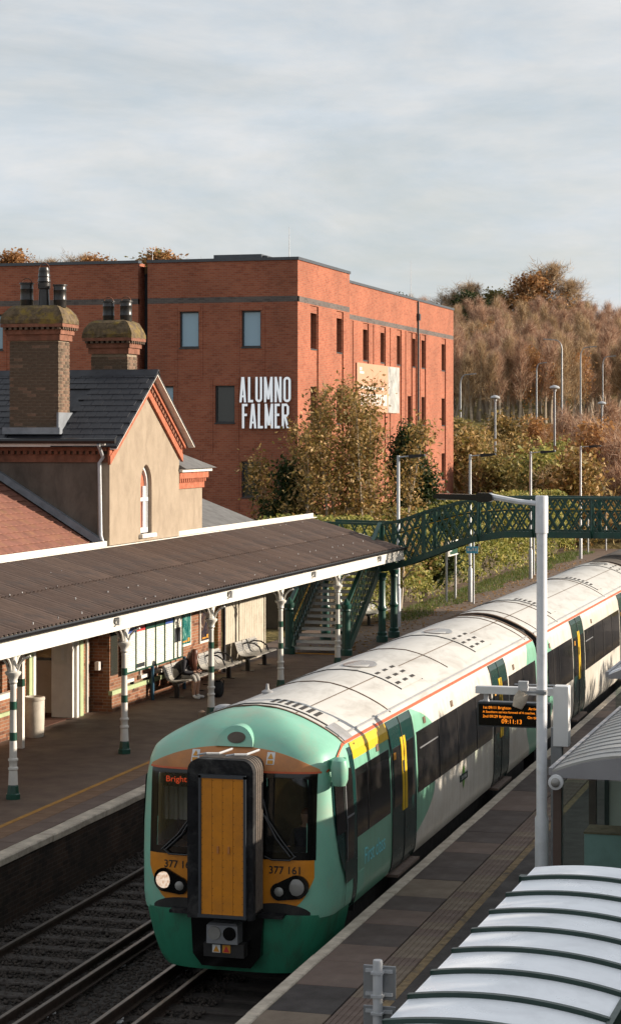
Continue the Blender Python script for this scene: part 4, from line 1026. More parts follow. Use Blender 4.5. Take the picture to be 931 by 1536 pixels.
# chimneys, brick by brick on a mortar core
def chimney(xa, xb, ya, yb, z0, z1, pots, seed):
    g = random.Random(seed); core = MB().box(xa+0.012, ya+0.012, z0, xb-0.012, yb-0.012, z1)
    ch = part('chimney', core, 'mortar', st)
    rh, bw, m = 0.078, 0.232, 0.011; mesh = {}
    def brick(x0, y0, zz, x1, y1, col):
        key = (round(x1-x0, 3), round(y1-y0, 3), col)
        if key not in mesh: mesh[key] = MB().cbox(0, 0, 0, x1-x0, y1-y0, rh-m, 0.006).build('brick', col)
        o = put('brick', mesh[key], ch, local=True); o.location = Vector((x0+g.uniform(-.003,.003), y0+g.uniform(-.003,.003), zz)) - wpos(ch)
    nr = int((z1-z0)/rh)
    for j in range(nr):
        zz = z0+j*rh; off = bw/2 if j % 2 else 0.0; x = xa-off
        while x < xb-0.02:
            a, b_ = max(x, xa), min(x+bw-m, xb)
            if b_-a > 0.03: brick(a, ya, zz, b_, ya+0.09, g.choices(('chimney_brick', 'chimney_tan'), (8, 1))[0])
            x += bw
        y = ya+0.095+(0 if j % 2 else 0.10)
        if not j % 2: brick(xb-0.10, ya+0.095, zz, xb, ya+0.184, 'chimney_brick')
        while y < yb-0.03:
            b_ = min(y+bw-m, yb)
            if b_-y > 0.03: brick(xb-0.10, y, zz, xb, b_, g.choices(('chimney_brick', 'chimney_tan'), (2, 5))[0])
            y += bw
    # corbelled red courses, dentils, mossy head
    cb = MB()
    for k_, (o_, h0, h1) in enumerate(((0.05, 0.0, 0.15), (0.09, 0.15, 0.26), (0.17, 0.32, 0.40))):
        cb.box(xa-o_, ya-o_, z1+h0, xb+o_, yb+o_, z1+h1)
    part('corbel', cb, 'chimney_red', ch)
    db = MB(); 
    x = xa-0.10
    while x < xb+0.12: db.box(x, ya-0.16, z1+0.26, x+0.07, ya+0.1, z1+0.32); x += 0.14
    y = ya-0.10
    while y < yb+0.12: db.box(xb-0.1, y, z1+0.26, xb+0.16, y+0.07, z1+0.32); y += 0.14
    part('corbel_dentils', db, 'chimney_brick', ch)
    hd = MB(); lv = [(0.17, 0.40), (0.175, 0.50), (0.13, 0.63), (0.03, 0.78), (-0.06, 0.84), (-0.2, 0.86)]
    v = []
    for (o_, h_) in lv:
        px = []
        for (x0, y0, x1, y1) in ((xa-o_, ya-o_, xb+o_, ya-o_), (xb+o_, ya-o_, xb+o_, yb+o_), (xb+o_, yb+o_, xa-o_, yb+o_), (xa-o_, yb+o_, xa-o_, ya-o_)):
            for q in range(6): px.append((x0+(x1-x0)*q/6+g.uniform(-.015,.015), y0+(y1-y0)*q/6+g.uniform(-.015,.015), z1+h_+g.uniform(-.012,.012)))
        v += px
    k = 24; hd.add(v, [(a*k+i, a*k+(i+1) % k, (a+1)*k+(i+1) % k, (a+1)*k+i) for a in range(len(lv)-1) for i in range(k)] + [tuple(range((len(lv)-1)*k, len(lv)*k))])
    part('mossy_head', hd, 'moss_cap', ch)
    for (px_, hgt, r_, kind) in pots:
        py_ = (ya+yb)/2; zb = z1+0.80
        if kind == 'tall': prof = [(r_*1.0,0),(r_*0.95,0.05),(r_*0.80,0.45),(r_*0.98,0.47),(r_*1.02,0.60),(r_*0.90,0.62),(r_*1.05,0.64),(r_*0.92,0.74),(r_*1.0,0.76),(r_*0.85,0.88),(r_*0.9,0.90),(r_*0.75,0.98)]
        else: prof = [(r_*0.92,0),(r_*1.0,0.03),(r_*1.0,hgt*0.3),(r_*1.06,hgt*0.33),(r_*1.0,hgt*0.37),(r_*0.98,hgt*0.72),(r_*1.05,hgt*0.75),(r_*0.97,hgt*0.79),(r_*1.0,hgt*0.93),(r_*1.14,hgt*0.95),(r_*1.14,hgt),(r_*0.8,hgt)]
        pt = part('chimney_pot', MB().lathe(prof, (px_, py_, zb), 16), 'pot_black', ch, smooth=True)
        if kind != 'plain':
            top = zb+prof[-1][1]
            part('wire_hoop', MB().tube([(px_+r_*0.85*math.cos(math.pi*i/8), py_, top-0.01+r_*0.75*math.sin(math.pi*i/8)) for i in range(9)], 0.014, 5), 'rust_hoop', pt)
    return ch
chimney(-20.92, -19.65, 47.62, 48.32, 6.72, 8.85, ((-20.62, 0.62, 0.155, 'hoop'), (-20.17, 0.98, 0.15, 'tall'), (-19.76, 0.56, 0.155, 'plain')), 4)
chimney(-19.90, -18.92, 50.35, 51.05, 7.7, 8.62, ((-19.56, 0.55, 0.145, 'hoop'), (-19.09, 0.55, 0.15, 'hoop')), 5)
part('lead_flashing', MB().box(-21.03, 47.44, 6.60, -19.55, 47.62, 6.76).box(-19.65, 47.5, 6.7, -19.60, 48.4, 7.12), 'lead', st)
# lower side block with hip roof and brick cornice
SB0, SB1, SBX = GC+GH, 54.72, -18.42
part('side_block_wall', MB().box(-22.5, SB0, 3.6, SBX, SB1, 5.16), 'roughcast', st)
part('cornice', MB().box(-22.5, SB0+0.002, 5.161, SBX+0.05, SB1+0.05, 5.33).box(-22.5, SB0+0.002, 5.43, SBX+0.14, SB1+0.14, 5.60), 'red_brick', st)
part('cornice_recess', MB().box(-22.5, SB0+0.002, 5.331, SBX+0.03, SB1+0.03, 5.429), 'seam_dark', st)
for i in range(13): part('dentil', MB().box(SBX+0.031, SB0+0.06+0.17*i, 5.332, SBX+0.12, SB0+0.15+0.17*i, 5.428), 'red_brick', st)
part('eaves_board', MB().box(-22.5, SB0+0.002, 5.601, SBX+0.22, SB1+0.22, 5.68), 'white_paint', st)
part('hip_roof', MB().add([(-22.5, SB0, 5.69), (SBX+0.32, SB0, 5.69), (SBX+0.32, SB1+0.32, 5.69), (-22.5, SB1+0.32, 5.69), (SBX-1.6, SB0, 6.75), (-22.5, SB0, 6.75)], [(0,1,2,3), (1,2,4), (2,3,5,4), (0,1,4,5)]), 'grey_slate', st)
# low red-tiled roof left of the gable, slate roof to the right
p0, p1 = Vector((-18.52, 0, 3.90)), Vector((-22.6, 0, 6.37)); dv = (p1-p0).normalized(); nv = Vector((-dv.z, 0, dv.x)); nv = nv if nv.z > 0 else -nv
lt = part('tiled_roof', MB().add([(p0.x, 30, p0.z), (p0.x, 47.5, p0.z), (p1.x, 47.5, p1.z), (p1.x, 30, p1.z)], [(0,1,2,3)]), 'red_tile', st)
tmesh = [MB().cbox(0, -0.148, 0, 0.30, 0.148, 0.022, 0.005).build('roof_tile', 'red_tile') for _ in range(2)]
a_ = math.atan2(dv.z, -dv.x)
for j in range(14):
    for i in range(21):
        yy = 47.30-0.30*i-(0.15 if j % 2 else 0); p = p0+dv*(0.235*j)+nv*(0.012+0.006*rr_.random())
        if yy < 41.6+0.1*j: continue
        o = put('roof_tile', tmesh[i % 2], lt, local=True); o.location = Vector((p.x, yy, p.z))-wpos(lt); o.rotation_euler = (rr_.uniform(-.01,.01), a_-0.05, math.pi)
part('roof_flashing', MB().bar((-18.45, 47.42, 4.00), (-21.6, 47.42, 5.92), 0.16, 0.16, up=(0, 1, 0)), 'lead', st)
part('low_slate_roof', MB().add([(-18.5, 54.75, 3.95), (-18.5, 60.5, 3.95), (-22.0, 60.5, 5.3), (-22.0, 54.75, 5.3), (-22.0, 60.5, 3.0), (-22.0, 54.75, 3.0)], [(0,1,2,3), (0,3,5), (1,2,4)]), 'grey_slate', st)
# gates beside the building
for i, (ya, yb) in enumerate(((56.35, 57.75), (57.85, 60.2))):
    gt = thing('timber_gate', ('narrow cream boarded gate next to the green side door' if i == 0 else 'wide cream boarded gate before the footbridge stairs'), 'gate', (WX-0.05, ya, 0), 'cream boarded gates')
    nb = int((yb-ya)/0.16)
    for k in range(nb): part('board', MB().box(WX-0.08, ya+k*(yb-ya)/nb+0.008, 0.06, WX-0.05, ya+(k+1)*(yb-ya)/nb-0.008, 2.5), 'timber_cream', gt)
    part('rail', MB().box(WX-0.12, ya, 0.35, WX-0.08, yb, 0.47).box(WX-0.12, ya, 2.1, WX-0.08, yb, 2.22), 'timber_cream', gt)
    part('post', MB().box(WX-0.12, yb+0.003, 0, WX-0.02, yb+0.09, 2.6), 'timber_cream', gt)
part('drain_pipe', MB().tube([(WX+0.06, 56.1, 0.02), (WX+0.06, 56.1, 3.6)], 0.045, 8), 'black_metal', st, smooth=True)

# ------------------------------------------------------------------ canopy
cn = thing('platform_canopy', 'long corrugated platform canopy with white fascia on slender cast iron columns', 'canopy', (-16.9, 50, 0))
EX, EZ, RX, RZ = -15.42, 3.02, -18.34, 3.86; CY0, CY1 = 26.0, 65.6
slp = math.atan2(RZ-EZ, EX-RX); sln = math.hypot(EX-RX, RZ-EZ)
def sheetmesh(l, w=1.2, per=0.20, amp=0.030, m='corrugated'):
    mb = MB(); nu = int(w/per*6)
    return mb.grid(lambda u, v: (l*v, w*(u-0.5), amp*math.sin(2*math.pi*(u*w/per))), nu, 1).build('roof_sheet', m, smooth=True, recalc=False)
shm = [sheetmesh(sln*0.54) for _ in range(2)]
plain('corrugated_pale', (0.150,0.095,0.070), 0.72, var=0.4, scale=1.1, dirt=(0.05,0.045,0.045), dirt_amt=0.6)
shm.append(sheetmesh(sln*0.54, m='corrugated_pale'))
k = 0; y = CY0+0.6
while y < CY1:
    for row in (0, 1):
        d0 = 0.0 if row == 0 else sln*0.47; z_up = 0.022 if row == 1 else 0.0
        o = put('roof_sheet', rng.choice(shm), cn, local=True); o.location = Vector((RX+math.cos(slp)*d0, y, RZ-math.sin(slp)*d0+0.035+ (0.022 if row == 0 else 0.0))) - wpos(cn); o.rotation_euler = (0, slp, 0)
    y += 1.19
bm_ = MB()
for i in range(120):
    u = rng.choice((0.08, 0.30, 0.52, 0.74, 0.95)); y = CY0+0.3+rng.randint(0, 65)*0.6; d0 = sln*u
    bm_.lathe([(0.012, 0.03), (0.012, 0.066), (0.006, 0.072)], (RX+math.cos(slp)*d0, y, RZ-math.sin(slp)*d0+0.01), 6)
part('roof_bolts', bm_, 'bolt_white', cn, kind='stuff')
part('boarded_soffit', MB().add([(EX-0.05, CY0, EZ-0.04), (EX-0.05, CY1, EZ-0.04), (RX+0.05, CY1, RZ-0.05), (RX+0.05, CY0, RZ-0.05)], [(0,1,2,3)]), 'timber_cream', cn)
part('ridge_flashing', MB().box(RX-0.06, CY0, RZ-0.1, RX-0.02, CY1+0.05, RZ+0.20).box(RX-0.019, CY0, RZ+0.06, RX+0.10, CY1+0.05, RZ+0.08), 'white_paint', cn)
part('fascia', MB().box(EX-0.03, CY0, 2.64, EX+0.015, CY1, 2.98).box(EX+0.0151, CY0, 2.76, EX+0.035, CY1, 2.785).box(EX+0.0151, CY0, 2.64, EX+0.03, CY1, 2.67), 'white_paint', cn)
part('end_fascia', MB().prism([(EX, 2.64), (EX, 3.02), (RX, RZ+0.02), (RX, 3.45)], 'y', CY1, CY1+0.05), 'white_paint', cn)
gt_ = MB()
for i in range(2): pass
v = []; nn = 7
for yy in (CY0, CY1+0.05):
    v += [(EX+0.085+0.085*math.cos(math.pi+math.pi*i/(nn-1)), yy, 3.03+0.085*math.sin(math.pi+math.pi*i/(nn-1))) for i in range(nn)]
    v += [(EX+0.085+0.070*math.cos(2*math.pi-math.pi*i/(nn-1)), yy, 3.03+0.070*math.sin(2*math.pi-math.pi*i/(nn-1))) for i in range(nn)]
m2 = 2*nn; gt_.add(v, [(i, (i+1) % m2, m2+(i+1) % m2, m2+i) for i in range(m2)])
part('gutter', gt_, 'gutter_black', cn, smooth=True)
for yy in (27.5, 30.4, 33.4, 38.55, 40.0, 44.0, 46.5, 49.8, 52.4, 55.6, 58.2, 61.5):
    part('gutter_bracket', MB().box(EX+0.0152, yy-0.02, 2.93, EX+0.03, yy+0.02, 3.0), 'black_metal', cn)
for yy in (33.0, 40.3, 47.7, 55.0, 62.3):
    part('fascia_lamp', MB().cbox(EX+0.036, yy-0.07, 2.84, EX+0.13, yy+0.07, 2.92, 0.02).cbox(EX+0.06, yy-0.05, 2.76, EX+0.12, yy+0.05, 2.839, 0.01), 'galvanised', cn, smooth=True)
colp = [(0.135,0),(0.135,0.09),(0.115,0.11),(0.10,0.24),(0.09,0.26)]
shaft = [(0.088,0.261),(0.078,0.50),(0.075,0.52),(0.092,0.54),(0.092,0.57),(0.072,0.59),(0.075,0.68),(0.092,0.70),(0.092,0.73),(0.070,0.75),(0.056,2.02),(0.065,2.05),(0.056,2.08),(0.085,2.12),(0.075,2.16),(0.10,2.22),(0.14,2.26),(0.15,2.30),(0.12,2.32)]
me_base = MB().lathe(colp, n=8).build('base', 'dark_green_paint'); me_shaft = MB().lathe(shaft, n=14).build('column', 'white_paint', True)
def band_mesh(z0, r): return MB().lathe([(r, z0), (r, z0+0.15)], n=14).build('green_band', 'dark_green_paint', True)
bnds = [band_mesh(1.06, 0.0690), band_mesh(1.62, 0.0645)]
cap_ = MB().lathe([(0.10,2.321),(0.075,2.40),(0.075,2.95)], n=10)
for a in range(4):
    dx, dy = (1,0,-1,0)[a], (0,1,0,-1)[a]
    cap_.tube([(dx*0.09, dy*0.09, 2.33), (dx*0.13, dy*0.13, 2.45), (dx*0.22, dy*0.22, 2.55), (dx*0.34, dy*0.34, 2.60)], 0.022, 6)
me_cap = cap_.build('bracketed_capital', 'white_paint', True)
for k in range(-1, 5):
    yy = 35.76+5.68*k
    if k == -1: yy = 30.1
    c_ = put('column', me_shaft, cn, local=True); c_.location = Vector((-15.64, yy, 0))-wpos(cn)
    put('base', me_base, c_, local=True); put('bracketed_capital', me_cap, c_, local=True)
    for b_ in bnds: put('green_band', b_, c_, local=True)
# square white post with green bands by the entrance
c_ = part('wall_post', MB().box(-18.06, 41.5, 0, -17.94, 41.62, 3.4), 'white_paint', cn)
part('green_band', MB().box(-18.064, 41.496, 1.30, -17.936, 41.624, 1.46).box(-18.064, 41.496, 1.98, -17.936, 41.624, 2.14), 'dark_green_paint', c_)

# ------------------------------------------------------------------ footbridge
fb = thing('footbridge', 'dark green lattice footbridge with stairs arching over the tracks', 'footbridge', (-12, 66.4, 0))
FY = (65.64, 67.24)
TOPX = [-18.05, -16.05, -15.5, -14.65, -13.58, -12.1, -3.0]; TOPZ = [3.80, 3.76, 3.90, 4.20, 4.50, 4.63, 4.63]
BOTX = [-18.05, -16.05, -15.3, -14.65, -13.37, -12.1, -3.0]; BOTZ = [2.36, 2.22, 2.42, 2.68, 3.16, 3.37, 3.37]
def topz(x): return float(np.interp(x, TOPX, TOPZ))
def botz(x): return float(np.interp(x, BOTX, BOTZ))
barm = {}
def lat_bar(p, q, axis):
    """thin flat lattice bar between two points; unit mesh shared, scaled by length"""
    if 'm' not in barm: barm['m'] = MB().box(-0.5, -0.006, -0.027, 0.5, 0.006, 0.027).build('lattice_bar', 'bridge_green')
    p, q = Vector(p), Vector(q); d = q-p; o = put('lattice_bar', barm['m'], fb, local=True)
    o.location = (p+q)/2-wpos(fb); o.scale = (d.length, 1, 1)
    if axis == 'x': o.rotation_euler = (0, -math.atan2(d.z, d.x), 0)
    else: o.rotation_euler = (0, -math.atan2(d.z, d.y), math.pi/2)
for gi, gy in enumerate(FY):
    sg = -1 if gi == 0 else 1; n_ = 44
    xsx = [-18.05+(15.05)*i/n_ for i in range(n_+1)]
    for zf, h_, w_ in ((topz, 0.07, 0.14), (botz, 0.19, 0.10)):
        fl = MB()
        for i in range(n_):
            a, b_ = xsx[i], xsx[i+1]
            za, zb = zf(a), zf(b_); up = h_ if zf is botz else -h_
            fl.add([(a, gy-w_/2, za), (b_, gy-w_/2, zb), (b_, gy+w_/2, zb), (a, gy+w_/2, za), (a, gy-w_/2, za+up), (b_, gy-w_/2, zb+up), (b_, gy+w_/2, zb+up), (a, gy+w_/2, za+up)], [(0,3,2,1),(4,5,6,7),(0,1,5,4),(2,3,7,6)] + ([(0,4,7,3)] if i == 0 else []) + ([(1,2,6,5)] if i == n_-1 else []))
        part('girder_flange', fl, 'bridge_green', fb)
    for xv in (-18.0, -16.1, -14.75, -13.0, -11.26, -9.45, -7.65, -5.85):
        part('stiffener', MB().box(xv-0.06, gy-0.055, botz(xv)+0.19, xv+0.06, gy+0.055, topz(xv)-0.07), 'bridge_green', fb)
        if -14 < xv: part('stiffener_brace', MB().bar((xv, gy+sg*0.055, botz(xv)+0.02), (xv, gy+sg*0.20, botz(xv)-0.05+0.3), 0.05, 0.05).bar((xv, gy+sg*0.20, botz(xv)+0.25), (xv, gy+sg*0.06, topz(xv)-0.1), 0.04, 0.04), 'bridge_green', fb)
    xv = -17.9 if gi == 1 else -16.0; step = 0.235
    while xv < -6.2:
        for dxx in (1, -1):
            xa = xv if dxx > 0 else xv+0.62; xb = xv+0.62 if dxx > 0 else xv
            lat_bar((xa, gy+0.008*dxx, botz(xa)+0.17), (xb, gy+0.008*dxx, topz(xb)-0.05), 'x')
        xv += step if gi == 0 else step*1.45
    part('inner_handrail', MB().tube([(x, gy-sg*0.10, topz(x)-0.42) for x in xsx[6:]], 0.025, 6), 'yellow_paint' if gi == 1 else 'bridge_green', fb, smooth=True)
part('deck', MB().grid(lambda u, v: (-16.0+13.0*u, FY[0]+0.06+(FY[1]-FY[0]-0.12)*v, botz(-16.0+13.0*u)+0.06), 40, 1), 'slab_mid', fb)
part('landing_deck', MB().box(-18.0, FY[0]+0.03, 2.24, -16.0, FY[1]-0.03, 2.30), 'slab_mid', fb)
def gcol(x, y, h):
    c_ = part('support_column', MB().lathe([(0.19,0),(0.19,0.18),(0.15,0.22),(0.16,0.30),(0.125,0.34),(0.115,h*0.45),(0.15,h*0.47),(0.15,h*0.50),(0.115,h*0.53),(0.105,h-0.25),(0.14,h-0.22),(0.12,h-0.15),(0.17,h-0.05),(0.17,h)], (x, y, 0), 14), 'bridge_green', fb, smooth=True); return c_
for yy in FY: gcol(-16.10, yy, 2.20); gcol(-4.6, yy, 3.36); gcol(-17.95, yy, 2.20)
# stairs up from the platform
SX0, SX1, SYa, SYb, SZ = -17.92, -16.16, 61.5, 65.6, 2.26; nst = 13
stm = MB().box(SX0+0.06, -0.15, -0.025, SX1-0.06, 0.15, 0.025).build('stair_tread', 'timber_cream'); nsm = MB().box(SX0+0.06, -0.162, -0.055, SX1-0.06, -0.151, 0.03).build('tread_nosing', 'white_clean')
for i in range(nst):
    o = put('stair_tread', stm, fb, local=True); o.location = Vector((0, SYa+0.12+(SYb-SYa-0.1)*(i+0.5)/nst, SZ*(i+1)/(nst+0.5)))-wpos(fb)
    put('tread_nosing', nsm, o, local=True)
part('bottom_edge_strip', MB().box(SX0+0.06, SYa+0.0, 0.0, SX1-0.06, SYa+0.06, 0.03), 'worn_yellow', fb)
for xx in (SX0, SX1):
    part('stringer', MB().bar((xx, SYa, 0.06), (xx, SYb, SZ+0.06), 0.07, 0.26), 'bridge_green', fb)
    part('stair_handrail', MB().bar((xx, SYa-0.05, 1.50), (xx, SYb, 3.76), 0.12, 0.08), 'bridge_green', fb)
    part('inner_handrail', MB().tube([(xx+(0.11 if xx == SX0 else -0.11), SYa, 0.98), (xx+(0.11 if xx == SX0 else -0.11), SYb, 3.25)], 0.028, 6), 'yellow_paint', fb, smooth=True)
    for i in range(19):
        ya = SYa+0.02+(SYb-SYa)*i/20
        for dd in (1, -1):
            y0, y1 = (ya, min(ya+0.55, SYb)) if dd > 0 else (min(ya+0.55, SYb), ya)
            za = 0.1+(y0-SYa)/(SYb-SYa)*SZ; zb = 1.46+(y1-SYa)/(SYb-SYa)*SZ
            lat_bar((xx+0.008*dd, y0, za), (xx+0.008*dd, y1, zb), 'y')
    part('newel_post', MB().lathe([(0.18,0),(0.18,0.16),(0.14,0.20),(0.135,0.28),(0.125,1.30),(0.15,1.33),(0.13,1.38),(0.155,1.46),(0.155,1.52),(0.10,1.56),(0.05,1.66),(0.01,1.70)], (xx, SYa-0.08, 0), 14), 'bridge_green', fb, smooth=True)
# ------------------------------------------------------------------ modern brick block
BX, BY = -23.90, 83.12; BZ = 13.76; BX2 = -25.30; BYs, BYe = 93.5, 120.3
mbld = thing('apartment_block', 'flat roofed modern red brick block with tall narrow windows and white lettering', 'building', (-30, 95, 0))
def window_unit(axis, const, u0, u1, z0, z1, pane='pane', sign=1, parent=None):
    """glazing set back in an opening: pane, dark frame, sill"""
    def B(d0, d1, a0, a1, c0, c1, mb):
        if axis == 'x': return mb.box(min(const-sign*d0, const-sign*d1), a0, c0, max(const-sign*d0, const-sign*d1), a1, c1)
        return mb.box(a0, min(const-sign*d0, const-sign*d1), c0, a1, max(const-sign*d0, const-sign*d1), c1)
    GD = 0.10 if axis == 'y' else 0.22
    w_ = part('window', B(GD+0.07, GD+0.09, u0+0.02, u1-0.02, z0+0.02, z1-0.02, MB()), pane, parent)
    f = MB(); B(GD, GD+0.069, u0, u0+0.055, z0, z1, f); B(GD, GD+0.069, u1-0.055, u1, z0, z1, f); B(GD, GD+0.069, u0+0.055, u1-0.055, z0, z0+0.055, f); B(GD, GD+0.069, u0+0.055, u1-0.055, z1-0.055, z1, f)
    part('window_frame', f, 'frame_dark', w_)
    part('window_sill', B(-0.03, GD, u0-0.02, u1+0.02, z0-0.05, z0-0.002, MB()), 'frame_dark', w_)
    return w_
ROWS = [(10.12, 11.60), (7.03, 8.54), (3.99, 5.45), (0.95, 2.40)]
# face towards the camera
lw = [(-28.95, -28.12), (-26.28, -25.46)]; holes = []; panes = []
for (z0, z1), cols in zip(ROWS, (((-37.2, -36.82), (-28.95, -28.12), (-26.28, -25.46)), ((-30.25, -29.22), (-27.42, -26.58)), ((-28.95, -28.12), (-26.29, -25.46)), ((-28.95, -28.12), (-26.29, -25.46)))):
    for u0, u1 in cols: holes.append((u0, u1, z0, z1)); panes.append((u0, u1, z0, z1))
mb = MB(); wall_holes(mb, 'y', BY, -30.35, BX, 0, 11.95, [h for h in holes if h[0] > -30.3], 0.20, sign=-1)
wall_holes(mb, 'y', BY, -30.35, BX, 12.18, BZ-0.12, [], 0.2, sign=-1)
wall_holes(mb, 'y', BY, -45.0, -30.77, 0, 11.95, [h for h in holes if h[0] < -30.3], 0.20, sign=-1); wall_holes(mb, 'y', BY, -45.0, -30.77, 12.18, BZ-0.12, [], 0.2, sign=-1)
mb.add([(-30.77, BY, 0), (-30.77, BY+0.8, 0), (-30.77, BY+0.8, BZ-0.1), (-30.77, BY, BZ-0.1)], [(0,1,2,3)]).add([(-30.35, BY, 0), (-30.35, BY+0.8, 0), (-30.35, BY+0.8, BZ-0.1), (-30.35, BY, BZ-0.1)], [(0,1,2,3)])
part('front_wall', mb, 'modern_brick', mbld)
part('recess_panel', MB().box(-30.77, BY+0.8, 0, -30.35, BY+0.85, BZ-0.5), 'frame_dark', mbld)
part('grey_band', MB().box(-45, BY-0.004, 11.951, -30.77, BY+0.2, 12.179).box(-30.35, BY-0.004, 11.951, BX+0.004, BY+0.2, 12.179), 'grey_brick_band', mbld)
# shallow recessed panels round the windows: soldier courses above
for (u0, u1, z0, z1) in panes:
    window_unit('y', BY, u0, u1, z0, z1, 'pane' if z0 > 9 or u0 < -29 else 'pane_dark', -1, mbld)
    part('lintel_course', MB().box(u0-0.08, BY-0.018, z1+0.02, u1+0.08, BY-0.001, z1+0.24), 'modern_brick', mbld)
    part('panel_edge', MB().box(u0-0.17, BY-0.025, z0-1.3, u0-0.10, BY-0.001, z1+0.26).box(u1+0.10, BY-0.025, z0-1.3, u1+0.17, BY-0.001, z1+0.26), 'modern_brick', mbld)
# long side towards the railway: full-height shallow slots with windows deeper inside
def slot_wall(x, y0, y1, cols, thin, name):
    D = 0.06
    hs = [(a, b, 0.0, 11.90, D) for a, b, _ in cols] + [(a, a+0.16, 0.0, 11.90, D) for a in thin]
    mb = MB(); wall_holes(mb, 'x', x, y0, y1, 0, 11.95, hs, D); wall_holes(mb, 'x', x, y0, y1, 12.18, BZ-0.12, [], D)
    for a, b, rows in cols:
        wall_holes(mb, 'x', x-D, a, b, 0.0, 11.90, [(a+0.10, b-0.06, z0, z1) for z0, z1 in rows], 0.34)
    for a in thin: mb.add([(x-D, a, 0), (x-D, a+0.16, 0), (x-D, a+0.16, 11.9), (x-D, a, 11.9)], [(0,1,2,3)])
    part(name, mb, 'modern_brick', mbld)
    for a, b, rows in cols:
        for z0, z1 in rows: window_unit('x', x-D, a+0.10, b-0.06, z0, z1, 'pane_dark', 1, mbld)
    part('grey_band', MB().box(x-0.2, y0+0.001, 11.951, x+0.004, y1, 12.179), 'grey_brick_band', mbld)
R3 = ROWS
slot_wall(BX, BY, BYs-2.1, [(85.05, 86.25, R3), (89.20, 90.35, R3)], [], 'side_wall')
slot_wall(BX2, BYs-2.1, BYe, [(99.3, 100.45, R3[:1]), (102.8, 103.9, R3[:1]), (106.3, 107.35, R3[:1]), (108.75, 109.85, R3[1:]), (109.87, 110.85, R3[:1]), (112.0, 113.1, R3), (117.1, 118.25, R3)], [97.3, 101.3, 104.8, 108.2, 111.55], 'side_wall')
part('side_return', MB().add([(BX, BYs-2.1, 0), (BX2, BYs-2.1, 0), (BX2, BYs-2.1, BZ-0.1), (BX, BYs-2.1, BZ-0.1)], [(0,1,2,3)]), 'modern_brick', mbld)
part('end_wall', MB().add([(BX2, BYe, 0), (-45, BYe, 0), (-45, BYe, BZ-0.1), (BX2, BYe, BZ-0.1)], [(0,1,2,3)]), 'modern_brick', mbld)
part('roof_deck', MB().add([(-45, BY+0.3, BZ-0.25), (BX2, BY+0.3, BZ-0.25), (BX2, BYe, BZ-0.25), (-45, BYe, BZ-0.25)], [(0,1,2,3)]), 'coping_grey', mbld)
part('coping', MB().box(-30.38, BY-0.05, BZ-0.12, BX+0.05, BY+0.35, BZ).box(-45, BY-0.05, BZ-0.12, -30.74, BY+0.35, BZ).box(BX-0.35, BY+0.351, BZ-0.12, BX+0.05, BYs-2.05, BZ).box(BX2-0.35, BYs-2.049, BZ-0.12, BX2+0.05, BYe+0.05, BZ), 'coping_grey', mbld)
part('rain_pipe', MB().tube([(BX2+0.06, 111.0, 0), (BX2+0.06, 111.0, BZ-0.15)], 0.05, 8).box(BX2, 110.85, 12.6, BX2+0.16, 111.15, 12.95), 'frame_dark', mbld, smooth=True)
part('roof_plant', MB().box(-28.3, 85.6, BZ-0.2, -26.2, 87.6, BZ+0.36).box(-26.19, 85.8, BZ-0.2, -26.0, 87.4, BZ+0.3), 'coping_grey', mbld)
for xx, yy, hh in ((-24.4, 83.6, 1.25), (-25.6, 110.8, 2.0), (-30.6, 84.4, 0.5)):
    part('lightning_rod', MB().tube([(xx, yy, BZ-0.1), (xx, yy, BZ+hh)], [0.02, 0.008], 5), 'galvanised', mbld)
